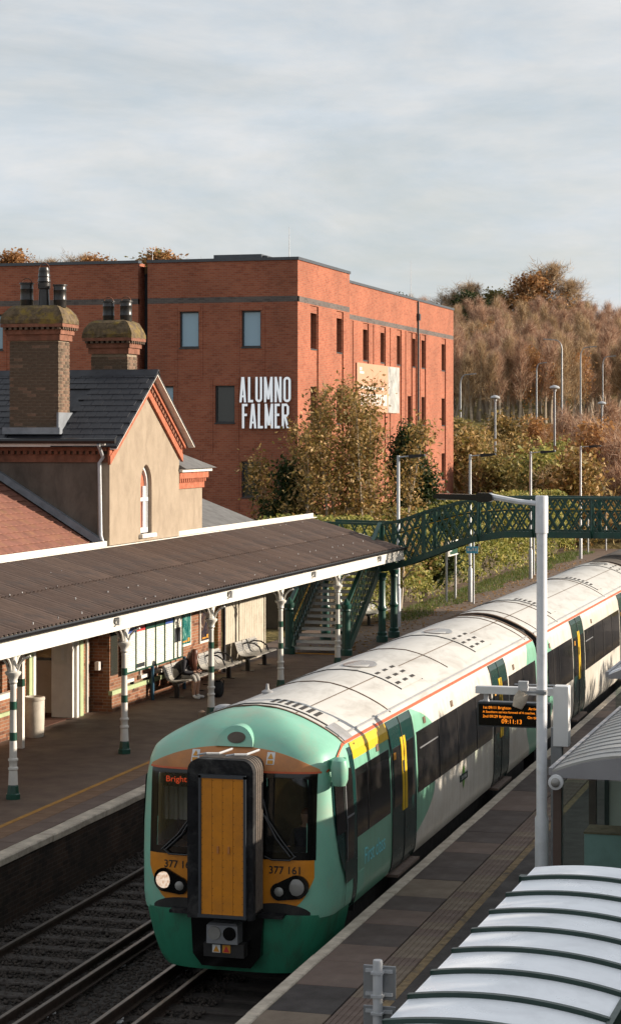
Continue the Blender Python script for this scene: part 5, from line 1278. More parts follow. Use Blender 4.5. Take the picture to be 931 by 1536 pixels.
# lettering, each letter a raised solid
sg = thing('wall_lettering', 'tall white raised letters spelling two words on the shaded brick wall', 'sign', (-25.2, BY-0.03, 6.8))
def letter(ch, x, z, w, h, t=0.098):
    P = []
    def rect(a, b, c_, d): P.append([(a, b), (c_, b), (c_, d), (a, d)])
    def slant(x0, x1, b, d): P.append([(x0, b), (x0+t, b), (x1+t, d), (x1, d)])
    ring = lambda r_, c0, c1, n=6: None
    if ch == 'A': slant(0, w/2-t*0.62, 0, h); P.append([(w-t, 0), (w, 0), (w/2+t*0.62, h), (w/2-t*0.38, h)]); rect(w*0.24, h*0.20, w*0.76, h*0.28)
    elif ch == 'L': rect(0, 0, t, h); rect(t, 0, w*0.92, t)
    elif ch == 'U':
        rect(0, h*0.16, t, h); rect(w-t, h*0.16, w, h); n = 8
        P.append([(w/2-w/2*math.cos(math.pi*i/n), h*0.16-h*0.16*math.sin(math.pi*i/n)) for i in range(n+1)] + [(w/2+(w/2-t)*math.cos(math.pi*i/n), h*0.16-(h*0.16-t)*math.sin(math.pi*i/n)) for i in range(n+1)])
    elif ch == 'O':
        rect(0, h*0.16, t, h*0.84); rect(w-t, h*0.16, w, h*0.84); n = 8
        for sg_, zc in ((-1, h*0.16), (1, h*0.84)):
            P.append([(w/2-w/2*math.cos(math.pi*i/n), zc+sg_*h*0.16*math.sin(math.pi*i/n)) for i in range(n+1)] + [(w/2+(w/2-t)*math.cos(math.pi*i/n), zc+sg_*(h*0.16-t)*math.sin(math.pi*i/n)) for i in range(n+1)])
    elif ch == 'M': rect(0, 0, t, h); rect(w-t, 0, w, h); P.append([(w/2-t/2, h*0.12), (w/2+t/2, h*0.12), (t, h), (0, h)]); P.append([(w/2-t/2, h*0.12), (w/2+t/2, h*0.12), (w, h), (w-t, h)])
    elif ch == 'N': rect(0, 0, t, h); rect(w-t, 0, w, h); P.append([(w-t, 0), (w, 0), (t, h), (0, h)])
    elif ch in 'FE':
        rect(0, 0, t, h); rect(t, h-t, w*0.9, h); rect(t, h*0.50, w*0.82, h*0.50+t)
        if ch == 'E': rect(t, 0, w*0.9, t)
    elif ch == 'R':
        rect(0, 0, t, h); rect(t, h-t, w*0.7, h); rect(t, h*0.46, w*0.7, h*0.46+t); rect(w-t, h*0.46+t*1.2, w, h-t*1.2)
        P.append([(w*0.7, h), (w, h-t*1.2), (w-t, h-t*1.2), (w*0.7, h-t)]); P.append([(w*0.7, h*0.46), (w, h*0.46+t*1.2), (w-t, h*0.46+t*1.2), (w*0.7, h*0.46+t)]); P.append([(w-t, 0), (w, 0), (w*0.62, h*0.46), (w*0.62-t, h*0.46)])
    mb = MB()
    for k_, p in enumerate(P): mb.prism([(x+a, z+b) for a, b in p], 'y', BY-0.14-0.0015*k_, BY-0.02, 0, 1)
    o = part('letter', mb, ['letter_white_glow', 'frame_dark'], sg); o['label'] = 'letter '+ch
t = NT('letter_white_glow'); p_ = t.bsdf((0.85,0.88,0.92), 0.4); p_.inputs['Emission Color'].default_value = (0.9,0.95,1,1); p_.inputs['Emission Strength'].default_value = 0.2; t.done(p_)  # white letter faces with a faint glow added to lift their brightness
x = -26.33
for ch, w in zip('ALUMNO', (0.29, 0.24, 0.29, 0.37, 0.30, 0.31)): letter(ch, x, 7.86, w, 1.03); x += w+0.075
x = -26.22
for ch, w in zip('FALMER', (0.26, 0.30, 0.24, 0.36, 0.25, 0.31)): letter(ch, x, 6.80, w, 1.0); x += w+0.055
# orange banner on the long side
bn = thing('wall_banner', 'orange and grey printed banner fixed to the sunlit brick wall', 'banner', (BX2+0.06, 102, 8))
part('banner_sheet', MB().box(BX2+0.03, 97.9, 7.6, BX2+0.07, 106.6, 9.95), 'banner_orange', bn)
part('banner_photo', MB().box(BX2+0.071, 104.1, 7.62, BX2+0.076, 106.55, 9.93), 'banner_grey', bn)
part('banner_print', MB().box(BX2+0.071, 98.4, 9.45, BX2+0.075, 99.2, 9.55).box(BX2+0.071, 98.4, 9.60, BX2+0.075, 98.8, 9.75).box(BX2+0.071, 98.6, 8.72, BX2+0.075, 103.2, 8.86), 'decal_white', bn)
wds = MB(); yy = 98.6; g = random.Random(2)
while yy < 103.6: wd = g.uniform(0.10, 0.26); wds.box(BX2+0.071, yy, 7.95, BX2+0.075, yy+wd, 8.5); yy += wd+0.12
part('banner_print', wds, 'decal_white', bn)
# satellite dish beside the long wall end is hidden; low boundary wall in front of the block
# ------------------------------------------------------------------ benches
def bench_proto():
    r = thing('bench', 'b', 'bench', (0, 0, 0), 'perforated metal benches along the station wall')
    for i in range(3):
        yc = (i-1)*0.66; mb = MB()
        prof = [(0.52,0.44),(0.44,0.455),(0.20,0.42),(0.06,0.43),(0.00,0.47),(-0.05,0.56),(-0.11,0.76),(-0.13,0.80)]
        n = len(prof); v = []
        for yy in (yc-0.30, yc+0.30):
            v += [(a, yy, b) for a, b in prof] + [(a-0.008, yy, b-0.022) for a, b in prof]
        f = []
        for k in range(n-1): f += [(k, k+1, 2*n+k+1, 2*n+k), (n+k, 3*n+k, 3*n+k+1, n+k+1), (k, n+k, n+k+1, k+1), (2*n+k, 2*n+k+1, 3*n+k+1, 3*n+k)]
        f += [(0, 2*n, 3*n, n), (n-1, 2*n-1, 4*n-1, 3*n-1)]
        s_ = part('seat', mb.add(v, f), 'bench_metal', r, local=True, smooth=True)
        hol = MB()
        for a in range(5):
            for b in range(4):
                t_ = 0.14+a*0.085; yy = yc-0.22+b*0.145; hol.add([(t_, yy, 0.462), (t_+0.035, yy, 0.463), (t_+0.035, yy+0.09, 0.463), (t_, yy+0.09, 0.462)], [(0,1,2,3)])
                h0 = 0.54+a*0.045; xb = -0.05-(h0-0.58)*0.29+0.012; hol.add([(xb, yy, h0), (xb-0.01, yy, h0+0.024), (xb-0.01, yy+0.09, h0+0.024), (xb, yy+0.09, h0)], [(0,1,2,3)])
        part('perforation', hol, 'metal_grey', s_, local=True, kind='stuff')
    for yy in (-0.33, 0.33):
        part('armrest', MB().tube([(-0.08, yy, 0.70), (0.05, yy, 0.74), (0.25, yy, 0.72), (0.40, yy, 0.62), (0.46, yy, 0.47)], 0.022, 6), 'black_metal', r, local=True, smooth=True)
    part('beam', MB().box(0.15, -1.0, 0.33, 0.25, 1.0, 0.40), 'black_metal', r, local=True)
    for yy in (-0.8, 0.8): part('leg', MB().box(0.15, yy-0.045, 0, 0.25, yy+0.045, 0.329).box(0.02, yy-0.05, 0, 0.38, yy+0.05, 0.02), 'black_metal', r, local=True)
    return r
bp = bench_proto()
for i, (x, y, lb) in enumerate(((-17.86, 51.3, 'perforated metal bench with a woman sitting on it'), (-17.92, 54.1, 'middle perforated metal bench of the row, empty, behind the seated woman'), (-17.95, 57.5, 'perforated metal bench in front of the cream gates'), (-18.1, 71.9, 'small pale bench beyond the footbridge columns by the hedge'))):
    b = bp if i == 0 else copy_tree(bp); b.location = (x, y, 0); b['label'] = lb
# ------------------------------------------------------------------ seated woman
def skin_body(name, bones, radii, root, mats, parent, sub=2):
    """bones: list of (joint a, joint b, material index); grown with Skin and Subdivision into one mesh"""
    names = list(radii); idx = {n: i for i, n in enumerate(names)}
    me = bpy.data.meshes.new(name); me.from_pydata([radii[n][0] for n in names], [(idx[a], idx[b]) for a, b, _ in bones], [])
    o = bpy.data.objects.new(name, me); COL.objects.link(o)
    sk = o.modifiers.new('skin', 'SKIN'); ss = o.modifiers.new('sub', 'SUBSURF'); ss.levels = sub; ss.render_levels = sub
    for i, n in enumerate(names):
        sv = me.skin_vertices[0].data[i]; r_ = radii[n][1]; sv.radius = (r_, r_) if isinstance(r_, (int, float)) else r_; sv.use_root = (n == root)
    dg = bpy.context.evaluated_depsgraph_get(); dg.update(); em = bpy.data.meshes.new_from_object(o.evaluated_get(dg)); bpy.data.objects.remove(o); em.name = name
    em.materials.clear()
    for m in mats: em.materials.append(MATS[m])
    seg = [(Vector(radii[a][0]), Vector(radii[b][0]), k) for a, b, k in bones]
    for p in em.polygons:
        c_ = p.center; best = None
        for a, b, k in seg:
            d = b-a; t = max(0, min(1, (c_-a).dot(d)/max(d.length_squared, 1e-9))); q = (c_-(a+d*t)).length
            if best is None or q < best[0]: best = (q, k)
        p.material_index = best[1]; p.use_smooth = True
    return put(name, em, parent, local=True)
pw = thing('person', 'seated woman in dark jacket and grey trousers with long auburn hair, bent over a phone', 'person', (-17.60, 50.42, 0))
J = {'pelvis': ((-0.03,0,0.56), (0.175,0.14)), 'waist': ((0.03,0,0.70), (0.175,0.155)), 'chest': ((0.19,0,0.85), (0.20,0.165)), 'neck': ((0.31,0,0.91), 0.055), 'head0': ((0.36,0,0.95), 0.075), 'head1': ((0.42,0,1.00), 0.092), 'head2': ((0.43,0,1.06), 0.075),
     'shL': ((0.22,0.18,0.87), 0.070), 'elL': ((0.22,0.25,0.63), 0.058), 'wrL': ((0.42,0.12,0.62), 0.033), 'hdL': ((0.47,0.09,0.645), 0.034),
     'shR': ((0.22,-0.18,0.87), 0.070), 'elR': ((0.23,-0.25,0.63), 0.058), 'wrR': ((0.43,-0.10,0.62), 0.033), 'hdR': ((0.48,-0.07,0.645), 0.034),
     'hiL': ((0.02,0.10,0.54), 0.10), 'knL': ((0.44,0.10,0.53), 0.072), 'knL2': ((0.47,0.10,0.42), 0.062), 'caL': ((0.46,0.10,0.30), 0.055), 'anL': ((0.46,0.10,0.10), 0.036), 'ftL': ((0.48,0.10,0.05), 0.045), 'toL': ((0.62,0.11,0.04), 0.038),
     'hiR': ((0.02,-0.10,0.54), 0.10), 'knR': ((0.43,-0.10,0.53), 0.072), 'knR2': ((0.46,-0.10,0.42), 0.062), 'caR': ((0.44,-0.10,0.30), 0.055), 'anR': ((0.43,-0.10,0.10), 0.036), 'ftR': ((0.45,-0.10,0.05), 0.045), 'toR': ((0.59,-0.11,0.04), 0.038)}
B = [('pelvis','waist',1), ('waist','chest',1), ('chest','neck',1), ('neck','head0',0), ('head0','head1',0), ('head1','head2',0),
     ('chest','shL',1), ('shL','elL',1), ('elL','wrL',1), ('wrL','hdL',0), ('chest','shR',1), ('shR','elR',1), ('elR','wrR',1), ('wrR','hdR',0),
     ('pelvis','hiL',2), ('hiL','knL',2), ('knL','knL2',2), ('knL2','caL',0), ('caL','anL',0), ('anL','ftL',3), ('ftL','toL',3),
     ('pelvis','hiR',2), ('hiR','knR',2), ('knR','knR2',2), ('knR2','caR',0), ('caR','anR',0), ('anR','ftR',3), ('ftR','toR',3)]
skin_body('body', B, J, 'pelvis', ['skin', 'navy_cloth', 'grey_cloth', 'shoe_white'], pw); pw.scale = (1.1, 1.1, 1.08); pw.location.x -= 0.03
def fingers(px, py, pz, s, parent, r=0.009):
    mb = MB()
    for i in range(4):
        yy = py-0.03+0.02*i; ln = (0.055, 0.065, 0.062, 0.05)[i]
        mb.tube([(px+0.015, yy, pz), (px+0.015+ln*0.6, yy, pz+0.006), (px+ln, yy, pz-0.018)], [r, r*0.95, r*0.7], 6)
    mb.tube([(px-0.01, py+0.03*s, pz+0.01), (px+0.02, py+0.045*s, pz+0.03), (px+0.045, py+0.03*s, pz+0.035)], [r*1.1, r, r*0.8], 6)
    return part('fingers', mb, 'skin', parent, local=True, smooth=True)
fingers(0.49, 0.085, 0.645, -1, pw); fingers(0.50, -0.065, 0.645, 1, pw)
hr = MB(); g = random.Random(9)
def hairball(c, r, sx=1.0, sz=1.0, n=14):
    return [(c[0]+r*sx*math.cos(2*math.pi*i/n), c[1]+r*math.sin(2*math.pi*i/n), c[2]) for i in range(n)]
lev = [((0.42,0,1.145),0.03),((0.415,0,1.13),0.07),((0.41,0,1.09),0.094),((0.40,0,1.03),0.10),((0.395,0,0.97),0.096),((0.40,0,0.90),0.085),((0.41,0.0,0.83),0.075),((0.42,0,0.76),0.06),((0.41,0,0.70),0.045),((0.42,0,0.66),0.015)]
v = [p for c_, r_ in lev for p in hairball(c_, r_*g.uniform(.96,1.04))]; n = 14
hr.add(v, [(a*n+i, a*n+(i+1) % n, (a+1)*n+(i+1) % n, (a+1)*n+i) for a in range(len(lev)-1) for i in range(n)] + [tuple(range(n)), tuple(range((len(lev)-1)*n, len(lev)*n))])
for i in range(16):
    a = 2*math.pi*i/16; r_ = 0.115; hr.tube([(0.38+0.09*math.cos(a), 0.09*math.sin(a), 1.07), (0.355+0.105*math.cos(a), 0.105*math.sin(a), 0.93), (0.385+0.08*math.cos(a), 0.085*math.sin(a), 0.77), (0.42+0.04*math.cos(a), 0.05*math.sin(a), 0.64)], [0.02, 0.018, 0.015, 0.005], 5)
part('hair', hr, 'hair_auburn', pw, local=True, smooth=True)
fc = MB().lathe([(0.005,-0.05),(0.018,-0.035),(0.014,0.0),(0.004,0.02)], (0.52, 0, 0.985), 8)
part('nose', fc, 'skin', pw, local=True, smooth=True)
solo('phone', MB().cbox(-17.60+0.49, 50.42-0.06, 0.655, -17.60+0.63, 50.42+0.06, 0.666, 0.003), 'black_gloss', 'small dark phone held by the seated woman', 'phone')
bg = thing('backpack', 'black bag standing on the platform by the seated woman\'s feet', 'bag', (-16.72, 50.9, 0))
mb = MB(); mb.grid(lambda u, v: (-16.72+(0.20-0.05*math.sin(math.pi*v))*math.cos(2*math.pi*u)*math.sin(math.pi*(0.03+0.94*v))**0.45, 50.9+0.19*math.sin(2*math.pi*u)*math.sin(math.pi*(0.03+0.94*v))**0.45, 0.40*v+0.02*math.sin(6*u)), 18, 10)
part('bag_body', mb, 'bag_black', bg, smooth=True)
part('bag_strap', MB().tube([(-16.72, 50.9, 0.38), (-16.62, 50.9, 0.47), (-16.56, 50.9, 0.42), (-16.58, 50.9, 0.30)], 0.015, 6), 'bag_black', bg, smooth=True)
# ------------------------------------------------------------------ notice boards, posters, bin
nb = thing('notice_board', 'row of six green framed timetable panels on blue posts against the brick wall', 'notice board', (-18.15, 50.2, 0))
ya = 48.15
for i, (hc, w) in enumerate((('sign_blue_deep', 0.66), ('decal_red', 0.70), ('dark_green_paint', 0.70), ('dark_green_paint', 0.68), ('sign_blue_deep', 0.68), ('paper_white', 0.66))):
    if 'sign_blue_deep' not in MATS: plain('sign_blue_deep', (0.03,0.08,0.32), 0.5, var=0.1)
    p_ = part('timetable_panel', MB().box(-18.16, ya+0.03, 0.86, -18.13, ya+w-0.03, 1.92), 'timetable', nb)
    part('panel_heading', MB().box(-18.129, ya+0.04, 1.78, -18.125, ya+w-0.04, 1.90), hc, p_)
    if i in (1,): part('panel_heading', MB().box(-18.129, ya+0.06, 0.90, -18.126, ya+w-0.06, 1.0), 'frame_dark', p_)
    if i == 5: part('panel_heading', MB().box(-18.129, ya+0.10, 1.25, -18.125, ya+w-0.10, 1.62), 'frame_dark', p_)
    part('panel_frame', MB().box(-18.165, ya-0.01, 0.82, -18.11, ya+0.03, 1.96).box(-18.165, ya+0.03, 0.82, -18.112, ya+w-0.03, 0.86).box(-18.165, ya+0.03, 1.92, -18.112, ya+w-0.03, 1.96), 'dark_green_paint', p_)
    ya += w
part('panel_frame', MB().box(-18.165, ya-0.01, 0.82, -18.11, ya+0.03, 1.96), 'dark_green_paint', nb)
plain('post_blue', (0.01,0.07,0.13), 0.4, var=0.2)
for yy in (49.9, 52.3): part('post', MB().tube([(-18.09, yy, 0), (-18.09, yy, 0.84)], 0.045, 10), 'post_blue', nb, smooth=True)
for (y0, y1, z0, z1, mt, nm, lb) in ((52.50, 53.30, 1.10, 1.98, 'poster_teal', 'poster', 'teal film poster in a white frame on the brick wall'), (54.15, 54.85, 1.05, 1.95, 'poster_navy', 'poster', 'dark blue poster behind the third column on the brick wall')):
    p_ = thing(nm, lb, 'poster', (-18.25, (y0+y1)/2, z0), 'posters on the station wall')
    part('poster_frame', MB().box(-18.295, y0-0.06, z0-0.06, -18.26, y1+0.06, z1+0.06), 'white_paint', p_)
    part('poster_print', MB().box(-18.259, y0, z0, -18.253, y1, z1), mt, p_)
    part('poster_strip', MB().box(-18.252, y0+0.1, z0+0.05, -18.25, y1-0.3, z0+0.09).box(-18.252, y1-0.25, z0+0.05, -18.25, y1-0.1, z0+0.15), 'decal_amber', p_)
wd = part('blocked_window', MB().box(-18.299, 47.55, 0.85, -18.285, 48.02, 2.4), 'pane_dark', st)
for yy in (48.4, 49.4, 50.6, 53.6): part('wall_bracket', MB().box(-18.29, yy, 0.58, -18.2, yy+0.5, 0.66).box(-18.298, yy+0.1, 0.66, -18.25, yy+0.14, 0.8), 'white_paint', st)
for yy in (48.9, 50.0, 51.1, 52.2): part('vent_slot', MB().box(-18.299, yy, 0.35, -18.22, yy+0.06, 0.62), 'seam_dark', st)
ps = thing('poster', 'gold patterned poster inside the dim station entrance', 'poster', (-19.8, 46.88, 1.3), 'posters on the station wall')
part('poster_frame', MB().box(-20.55, 46.87, 1.25, -19.12, 46.899, 2.5), 'black_metal', ps); part('poster_print', MB().box(-20.48, 46.864, 1.32, -19.2, 46.869, 2.43), 'poster_gold', ps)
bn_ = thing('litter_bin', 'round pale dented bin by the station entrance', 'bin', (-18.40, 43.2, 0))
part('bin_body', MB().lathe([(0.20,0),(0.215,0.05),(0.225,0.40),(0.23,0.78),(0.215,0.80)], (-18.40, 43.2, 0), 18), 'bin_white', bn_, smooth=True)
part('bin_rim', MB().lathe([(0.235,0.80),(0.24,0.83),(0.235,0.87),(0.20,0.88),(0.17,0.84)], (-18.40, 43.2, 0), 18), 'bin_white', bn_, smooth=True)
ws = thing('way_sign', 'narrow white wall sign with green lettering behind the first column', 'sign', (-18.6, 42.9, 1.0))
part('sign_plate', MB().box(-18.66, 42.6, 1.1, -18.62, 43.0, 1.75), 'white_paint', ws); part('sign_band', MB().box(-18.619, 42.62, 1.66, -18.615, 42.98, 1.72).box(-18.619, 42.7, 1.2, -18.615, 42.9, 1.28).box(-18.619, 42.7, 1.33, -18.615, 42.9, 1.42).box(-18.619, 42.7, 1.47, -18.615, 42.9, 1.58), 'dark_green_paint', ws)

# ------------------------------------------------------------------ driver in the cab
dv_ = thing('person', 'train driver sitting in the dark cab behind the right windscreen', 'person', (TC+0.80, 28.35, 0.0))
JD = {'pelvis': ((0,0,0.55), (0.16,0.13)), 'waist': ((0,-0.02,0.75), (0.15,0.12)), 'chest': ((0,-0.03,1.05), (0.18,0.13)), 'neck': ((0,-0.04,1.22), 0.06), 'head0': ((0,-0.06,1.32), 0.085), 'head1': ((0,-0.07,1.40), 0.10), 'head2': ((0,-0.06,1.48), 0.075),
      'shL': ((0.19,-0.03,1.12), 0.07), 'elL': ((0.24,-0.16,0.86), 0.055), 'wrL': ((0.16,-0.38,0.95), 0.04), 'hdL': ((0.15,-0.46,0.99), 0.04), 'shR': ((-0.19,-0.03,1.12), 0.07), 'elR': ((-0.24,-0.16,0.86), 0.055), 'wrR': ((-0.16,-0.38,0.95), 0.04), 'hdR': ((-0.15,-0.46,0.99), 0.04),
      'knL': ((0.12,-0.42,0.52), 0.08), 'anL': ((0.12,-0.40,0.10), 0.045), 'knR': ((-0.12,-0.42,0.52), 0.08), 'anR': ((-0.12,-0.40,0.10), 0.045)}
BD = [('pelvis','waist',1), ('waist','chest',1), ('chest','neck',1), ('neck','head0',0), ('head0','head1',0), ('head1','head2',2), ('chest','shL',1), ('shL','elL',1), ('elL','wrL',1), ('wrL','hdL',0), ('chest','shR',1), ('shR','elR',1), ('elR','wrR',1), ('wrR','hdR',0), ('pelvis','knL',1), ('knL','anL',1), ('pelvis','knR',1), ('knR','anR',1)]
skin_body('body', BD, JD, 'pelvis', ['skin', 'navy_cloth', 'hair_auburn'], dv_)
part('driver_seat', MB().cbox(TC+0.55, 28.2, 0.30, TC+1.05, 28.65, 0.45, 0.03).cbox(TC+0.58, 28.55, 0.44, TC+1.02, 28.66, 1.2, 0.03).box(TC+0.75, 28.35, -0.05, TC+0.85, 28.45, 0.3), 'train_black', train)
# ------------------------------------------------------------------ right platform furniture
# foreground lamp column with flat black lantern
lc = thing('lamp_post', 'tall pale foreground lamp column with long black lantern over the platform', 'lamp post', (-5.10, 30.4, 0))
part('column', MB().lathe([(0.10,0),(0.10,1.1),(0.078,1.15),(0.076,5.30)], (-5.10, 30.4, 0), 18), 'pole_paint', lc, smooth=True)
part('top_sleeve', MB().lathe([(0.092,5.20),(0.092,5.72),(0.085,5.735)], (-5.10, 30.4, 0), 18), 'pole_paint', lc, smooth=True)
part('column_band', MB().lathe([(0.088,2.88),(0.088,2.95)], (-5.10, 30.4, 0), 18).box(-5.30, 30.30, 2.90, -5.02, 30.34, 2.93), 'metal_grey', lc)
part('arm', MB().tube([(-5.12, 30.4, 5.62), (-5.45, 30.4, 5.65), (-5.85, 30.4, 5.72)], [0.035, 0.038, 0.045], 8), 'pole_paint', lc, smooth=True)
part('lantern', MB().prism([(-5.80,5.66),(-5.80,5.74),(-5.85,5.77),(-6.02,5.77),(-6.05,5.745),(-6.60,5.755),(-6.68,5.72),(-6.66,5.69),(-6.05,5.66),(-6.0,5.64),(-5.85,5.64)], 'y', 30.29, 30.51), 'black_gloss', lc)
part('lantern_lens', MB().box(-6.62, 30.31, 5.665, -6.08, 30.49, 5.684), 'lens', lc)
# departure display on its gantry
ds = thing('departure_display', 'black departure screen with orange text hanging from a pale gantry', 'display', (-4.95, 31.2, 0))
part('gantry_post', MB().box(-5.09, 31.14, 0, -4.93, 31.30, 2.30), 'metal_grey', ds)
part('gantry_post', MB().cbox(-5.05, 31.10, 2.04, -4.83, 31.34, 2.92, 0.01), 'white_clean', ds)
part('gantry_beam', MB().cbox(-6.22, 31.15, 2.77, -5.051, 31.29, 2.88, 0.008), 'white_clean', ds)
part('hanger', MB().box(-6.10, 31.19, 2.68, -6.04, 31.25, 2.769).lathe([(0.05,2.655),(0.05,2.679)], (-6.07, 31.22, 0), 8).box(-5.30, 31.19, 2.66, -5.24, 31.25, 2.769), 'galvanised', ds)
sc = part('screen_housing', MB().cbox(-6.18, 31.12, 2.29, -5.12, 31.32, 2.655, 0.01), 'frame_dark', ds)
part('screen', MB().box(-6.16, 31.112, 2.31, -5.14, 31.119, 2.625), 'black_gloss', sc)
for s_, x_, z_, sz, al in (('1st 09:11 Brighton', -6.10, 2.555, 0.058, 'LEFT'), ('Arrived', -5.24, 2.555, 0.058, 'RIGHT'), ('A Southern service formed of 4 coaches.', -6.10, 2.495, 0.0485, 'LEFT'), ('2nd 09:29 Brighton', -6.10, 2.425, 0.058, 'LEFT'), ('On time', -5.24, 2.425, 0.058, 'RIGHT'), ('09:11:13', -5.665, 2.345, 0.092, 'CENTER')):
    me = map_mesh(text_mesh('screen_text', s_, sz, 'led_orange', align=al), lambda c: Vector((x_+c.x*0.98, 31.108, z_+c.y))); put('screen_text', me, sc)
cc = thing('security_camera', 'beige camera housing on the departure display gantry', 'camera', (-5.50, 31.1, 2.6), 'platform cameras')
part('bracket', MB().box(-5.56, 31.05, 2.84, -5.42, 31.15, 2.98).tube([(-5.62, 31.1, 2.93), (-5.02, 31.1, 2.93)], 0.012, 6), 'galvanised', cc)
part('housing', MB().tube([(-5.47, 31.02, 2.82), (-5.52, 31.0, 2.72), (-5.56, 30.97, 2.60)], [0.085, 0.105, 0.075], 12), 'stone_edge', cc, smooth=True)
# shelters
def shelter(name, label, x0, x1, y0, y1, ze, sag, roof, ribs, endm, kind, rot=0.0, drop=0.0):
    sh = thing(name, label, 'shelter', ((x0+x1)/2, y0, 0), 'platform shelters')
    n = 16
    def rz(u): return ze+sag*4*u*(1-u)-drop*u
    def zz(u): return ze + sag*math.sin(math.pi*min(1, u*0.5+0.5)) if False else rz(u)
    rf_ = MB(); rf_.grid(lambda u, v: (x0+(x1-x0)*u+rot*(y0+(y1-y0)*v-y0), y0+(y1-y0)*v, rz(u)), n, 1)
    rf_.grid(lambda u, v: (x0+(x1-x0)*u+rot*(y0+(y1-y0)*v-y0), y0+(y1-y0)*v, rz(u)-0.03), n, 1)
    rf_.add([(x0+rot*(0 if k < 2 else y1-y0), y0 if k < 2 else y1, rz(0)-(0.03 if k in (1, 2) else 0)) for k in range(4)], [(0,1,2,3)])
    rf_.add([(x0+(x1-x0)*i/n, y0, rz(i/n)) for i in range(n+1)] + [(x0+(x1-x0)*i/n, y0, rz(i/n)-0.03) for i in range(n+1)], [(i, i+1, n+2+i, n+1+i) for i in range(n)])
    r_ = part('roof', rf_, roof, sh, smooth=True)
    yy = y0+(0.12 if kind == 'white' else 0.35)
    while yy < y1-0.05:
        rb = MB(); hh, ww = ((0.035, 0.055) if kind == 'white' else (0.012, 0.02))
        pts = [(x0+(x1-x0)*(-0.005+1.01*i/n)+rot*(yy-y0), yy, rz(min(1, max(0, i/n)))) for i in range(n+1)]
        v = []
        for p in pts: v += [(p[0], p[1]-ww/2, p[2]), (p[0], p[1]+ww/2, p[2]), (p[0], p[1]+ww/2, p[2]+hh), (p[0], p[1]-ww/2, p[2]+hh)]
        rb.add(v, [(4*i+a, 4*i+(a+1) % 4, 4*i+4+(a+1) % 4, 4*i+4+a) for i in range(n) for a in range(4)] + [(0,1,2,3), (4*n, 4*n+3, 4*n+2, 4*n+1)])
        part('roof_rib', rb, ribs, r_); yy += 0.73 if kind == 'white' else 0.42
    part('eaves_rail', MB().bar((x0+(0.10 if kind == 'white' else -0.02), y0, ze-0.02-(0.06 if kind == 'white' else 0)), (x0+(0.10 if kind == 'white' else -0.02)+rot*(y1-y0), y1, ze-0.02-(0.06 if kind == 'white' else 0)), 0.05, 0.09).bar((x1+0.02, y0, rz(1)-0.02), (x1+0.02+rot*(y1-y0), y1, rz(1)-0.02), 0.05, 0.09), endm, sh)
    if kind != 'white':
        ep = [(x0, ze-0.09)] + [(x0+(x1-x0)*i/n, rz(i/n)-0.032) for i in range(n+1)] + [(x1, ze-0.09)]
        part('end_fascia', MB().prism(ep, 'y', y0-0.03, y0), 'shelter_end', sh); part('end_fascia', MB().prism(ep, 'y', y1-0.03, y1), 'shelter_end', sh)
    pm_ = 'brown_post' if kind != 'white' else 'rib_green'
    for px in ((x0+0.06, x1-0.06) if y0 < 35 else (x0+0.7, x1-0.06)):
        for py in ((y0+0.08, y1-0.08) if kind == 'white' else (y0+0.06, (y0+y1)/2, y1-0.06)):
            part('post', MB().box(px-0.05, py-0.05, 0, px+0.05, py+0.05, ze-0.07), pm_, sh)
    gl = MB() .box(x1-0.063, y0+0.15, 0.15, x1-0.057, y1-0.15, ze-0.12); part('back_glass', gl, 'shelter_glass', sh)
    part('end_glass', MB().box(x0+0.12, y0+0.057, 0.15, x1-0.12, y0+0.063, ze-0.12), 'shelter_glass', sh)
    part('end_glass', MB().box(x0+0.12, y1-0.063, 0.15, x1-0.12, y1-0.057, ze-0.12), 'shelter_glass', sh)
    part('perch_seat', MB().cbox(x1-0.42, y0+0.4, 0.48, x1-0.12, y1-0.4, 0.53, 0.01).box(x1-0.25, y0+0.6, 0, x1-0.19, y0+0.66, 0.479).box(x1-0.25, y1-0.66, 0, x1-0.19, y1-0.6, 0.479), 'metal_grey', sh)
    return sh
shelter('shelter', 'nearest shelter with white curved roof and dark green ribs', -3.66, -2.17, 12.5, 20.55, 2.42, 0.075, 'shelter_white', 'rib_green', 'rib_green', 'white', 0.018, 0.07)
s2 = shelter('shelter', 'grey ribbed shelter with brown posts and glass sides beside the lamp column', -4.37, -2.35, 26.83, 33.2, 2.37, 0.22, 'shelter_sheet', 'roof_grey', 'shelter_end', 'grey', 0.01)
shelter('shelter', 'far pale shelter roof edge at the right border', -5.16, -3.2, 37.85, 43.0, 2.37, 0.25, 'shelter_white', 'roof_grey', 'shelter_end', 'grey')
# green framed panel and cabinet in the grey shelter
cb = thing('equipment_cabinet', 'pale teal equipment cabinet with rusty top inside the glass shelter', 'cabinet', (-3.4, 28.7, 0))
part('cabinet_body', MB().cbox(-4.20, 28.45, 0, -2.55, 29.0, 1.28, 0.01), 'teal_box', cb)
part('cabinet_top', MB().box(-4.21, 28.44, 1.281, -2.54, 29.01, 1.305), 'rust_top', cb)
part('latch', MB().box(-3.66, 28.40, 1.10, -3.54, 28.44, 1.32).box(-3.66, 28.40, 1.306, -3.54, 28.7, 1.325), 'black_metal', cb)
gs = thing('framed_notice', 'dark green framed notice panel standing beyond the shelter glass', 'sign', (-3.97, 30.28, 0))
part('frame', MB().box(-4.18, 30.25, 0, -4.12, 30.32, 1.80).box(-3.82, 30.25, 0, -3.76, 30.32, 1.80).bar((-4.20, 30.28, 1.78), (-3.74, 30.28, 1.92), 0.07, 0.08), 'rib_green', gs)
part('notice', MB().box(-4.115, 30.27, 0.5, -3.825, 30.30, 1.78), 'paper_white', gs)
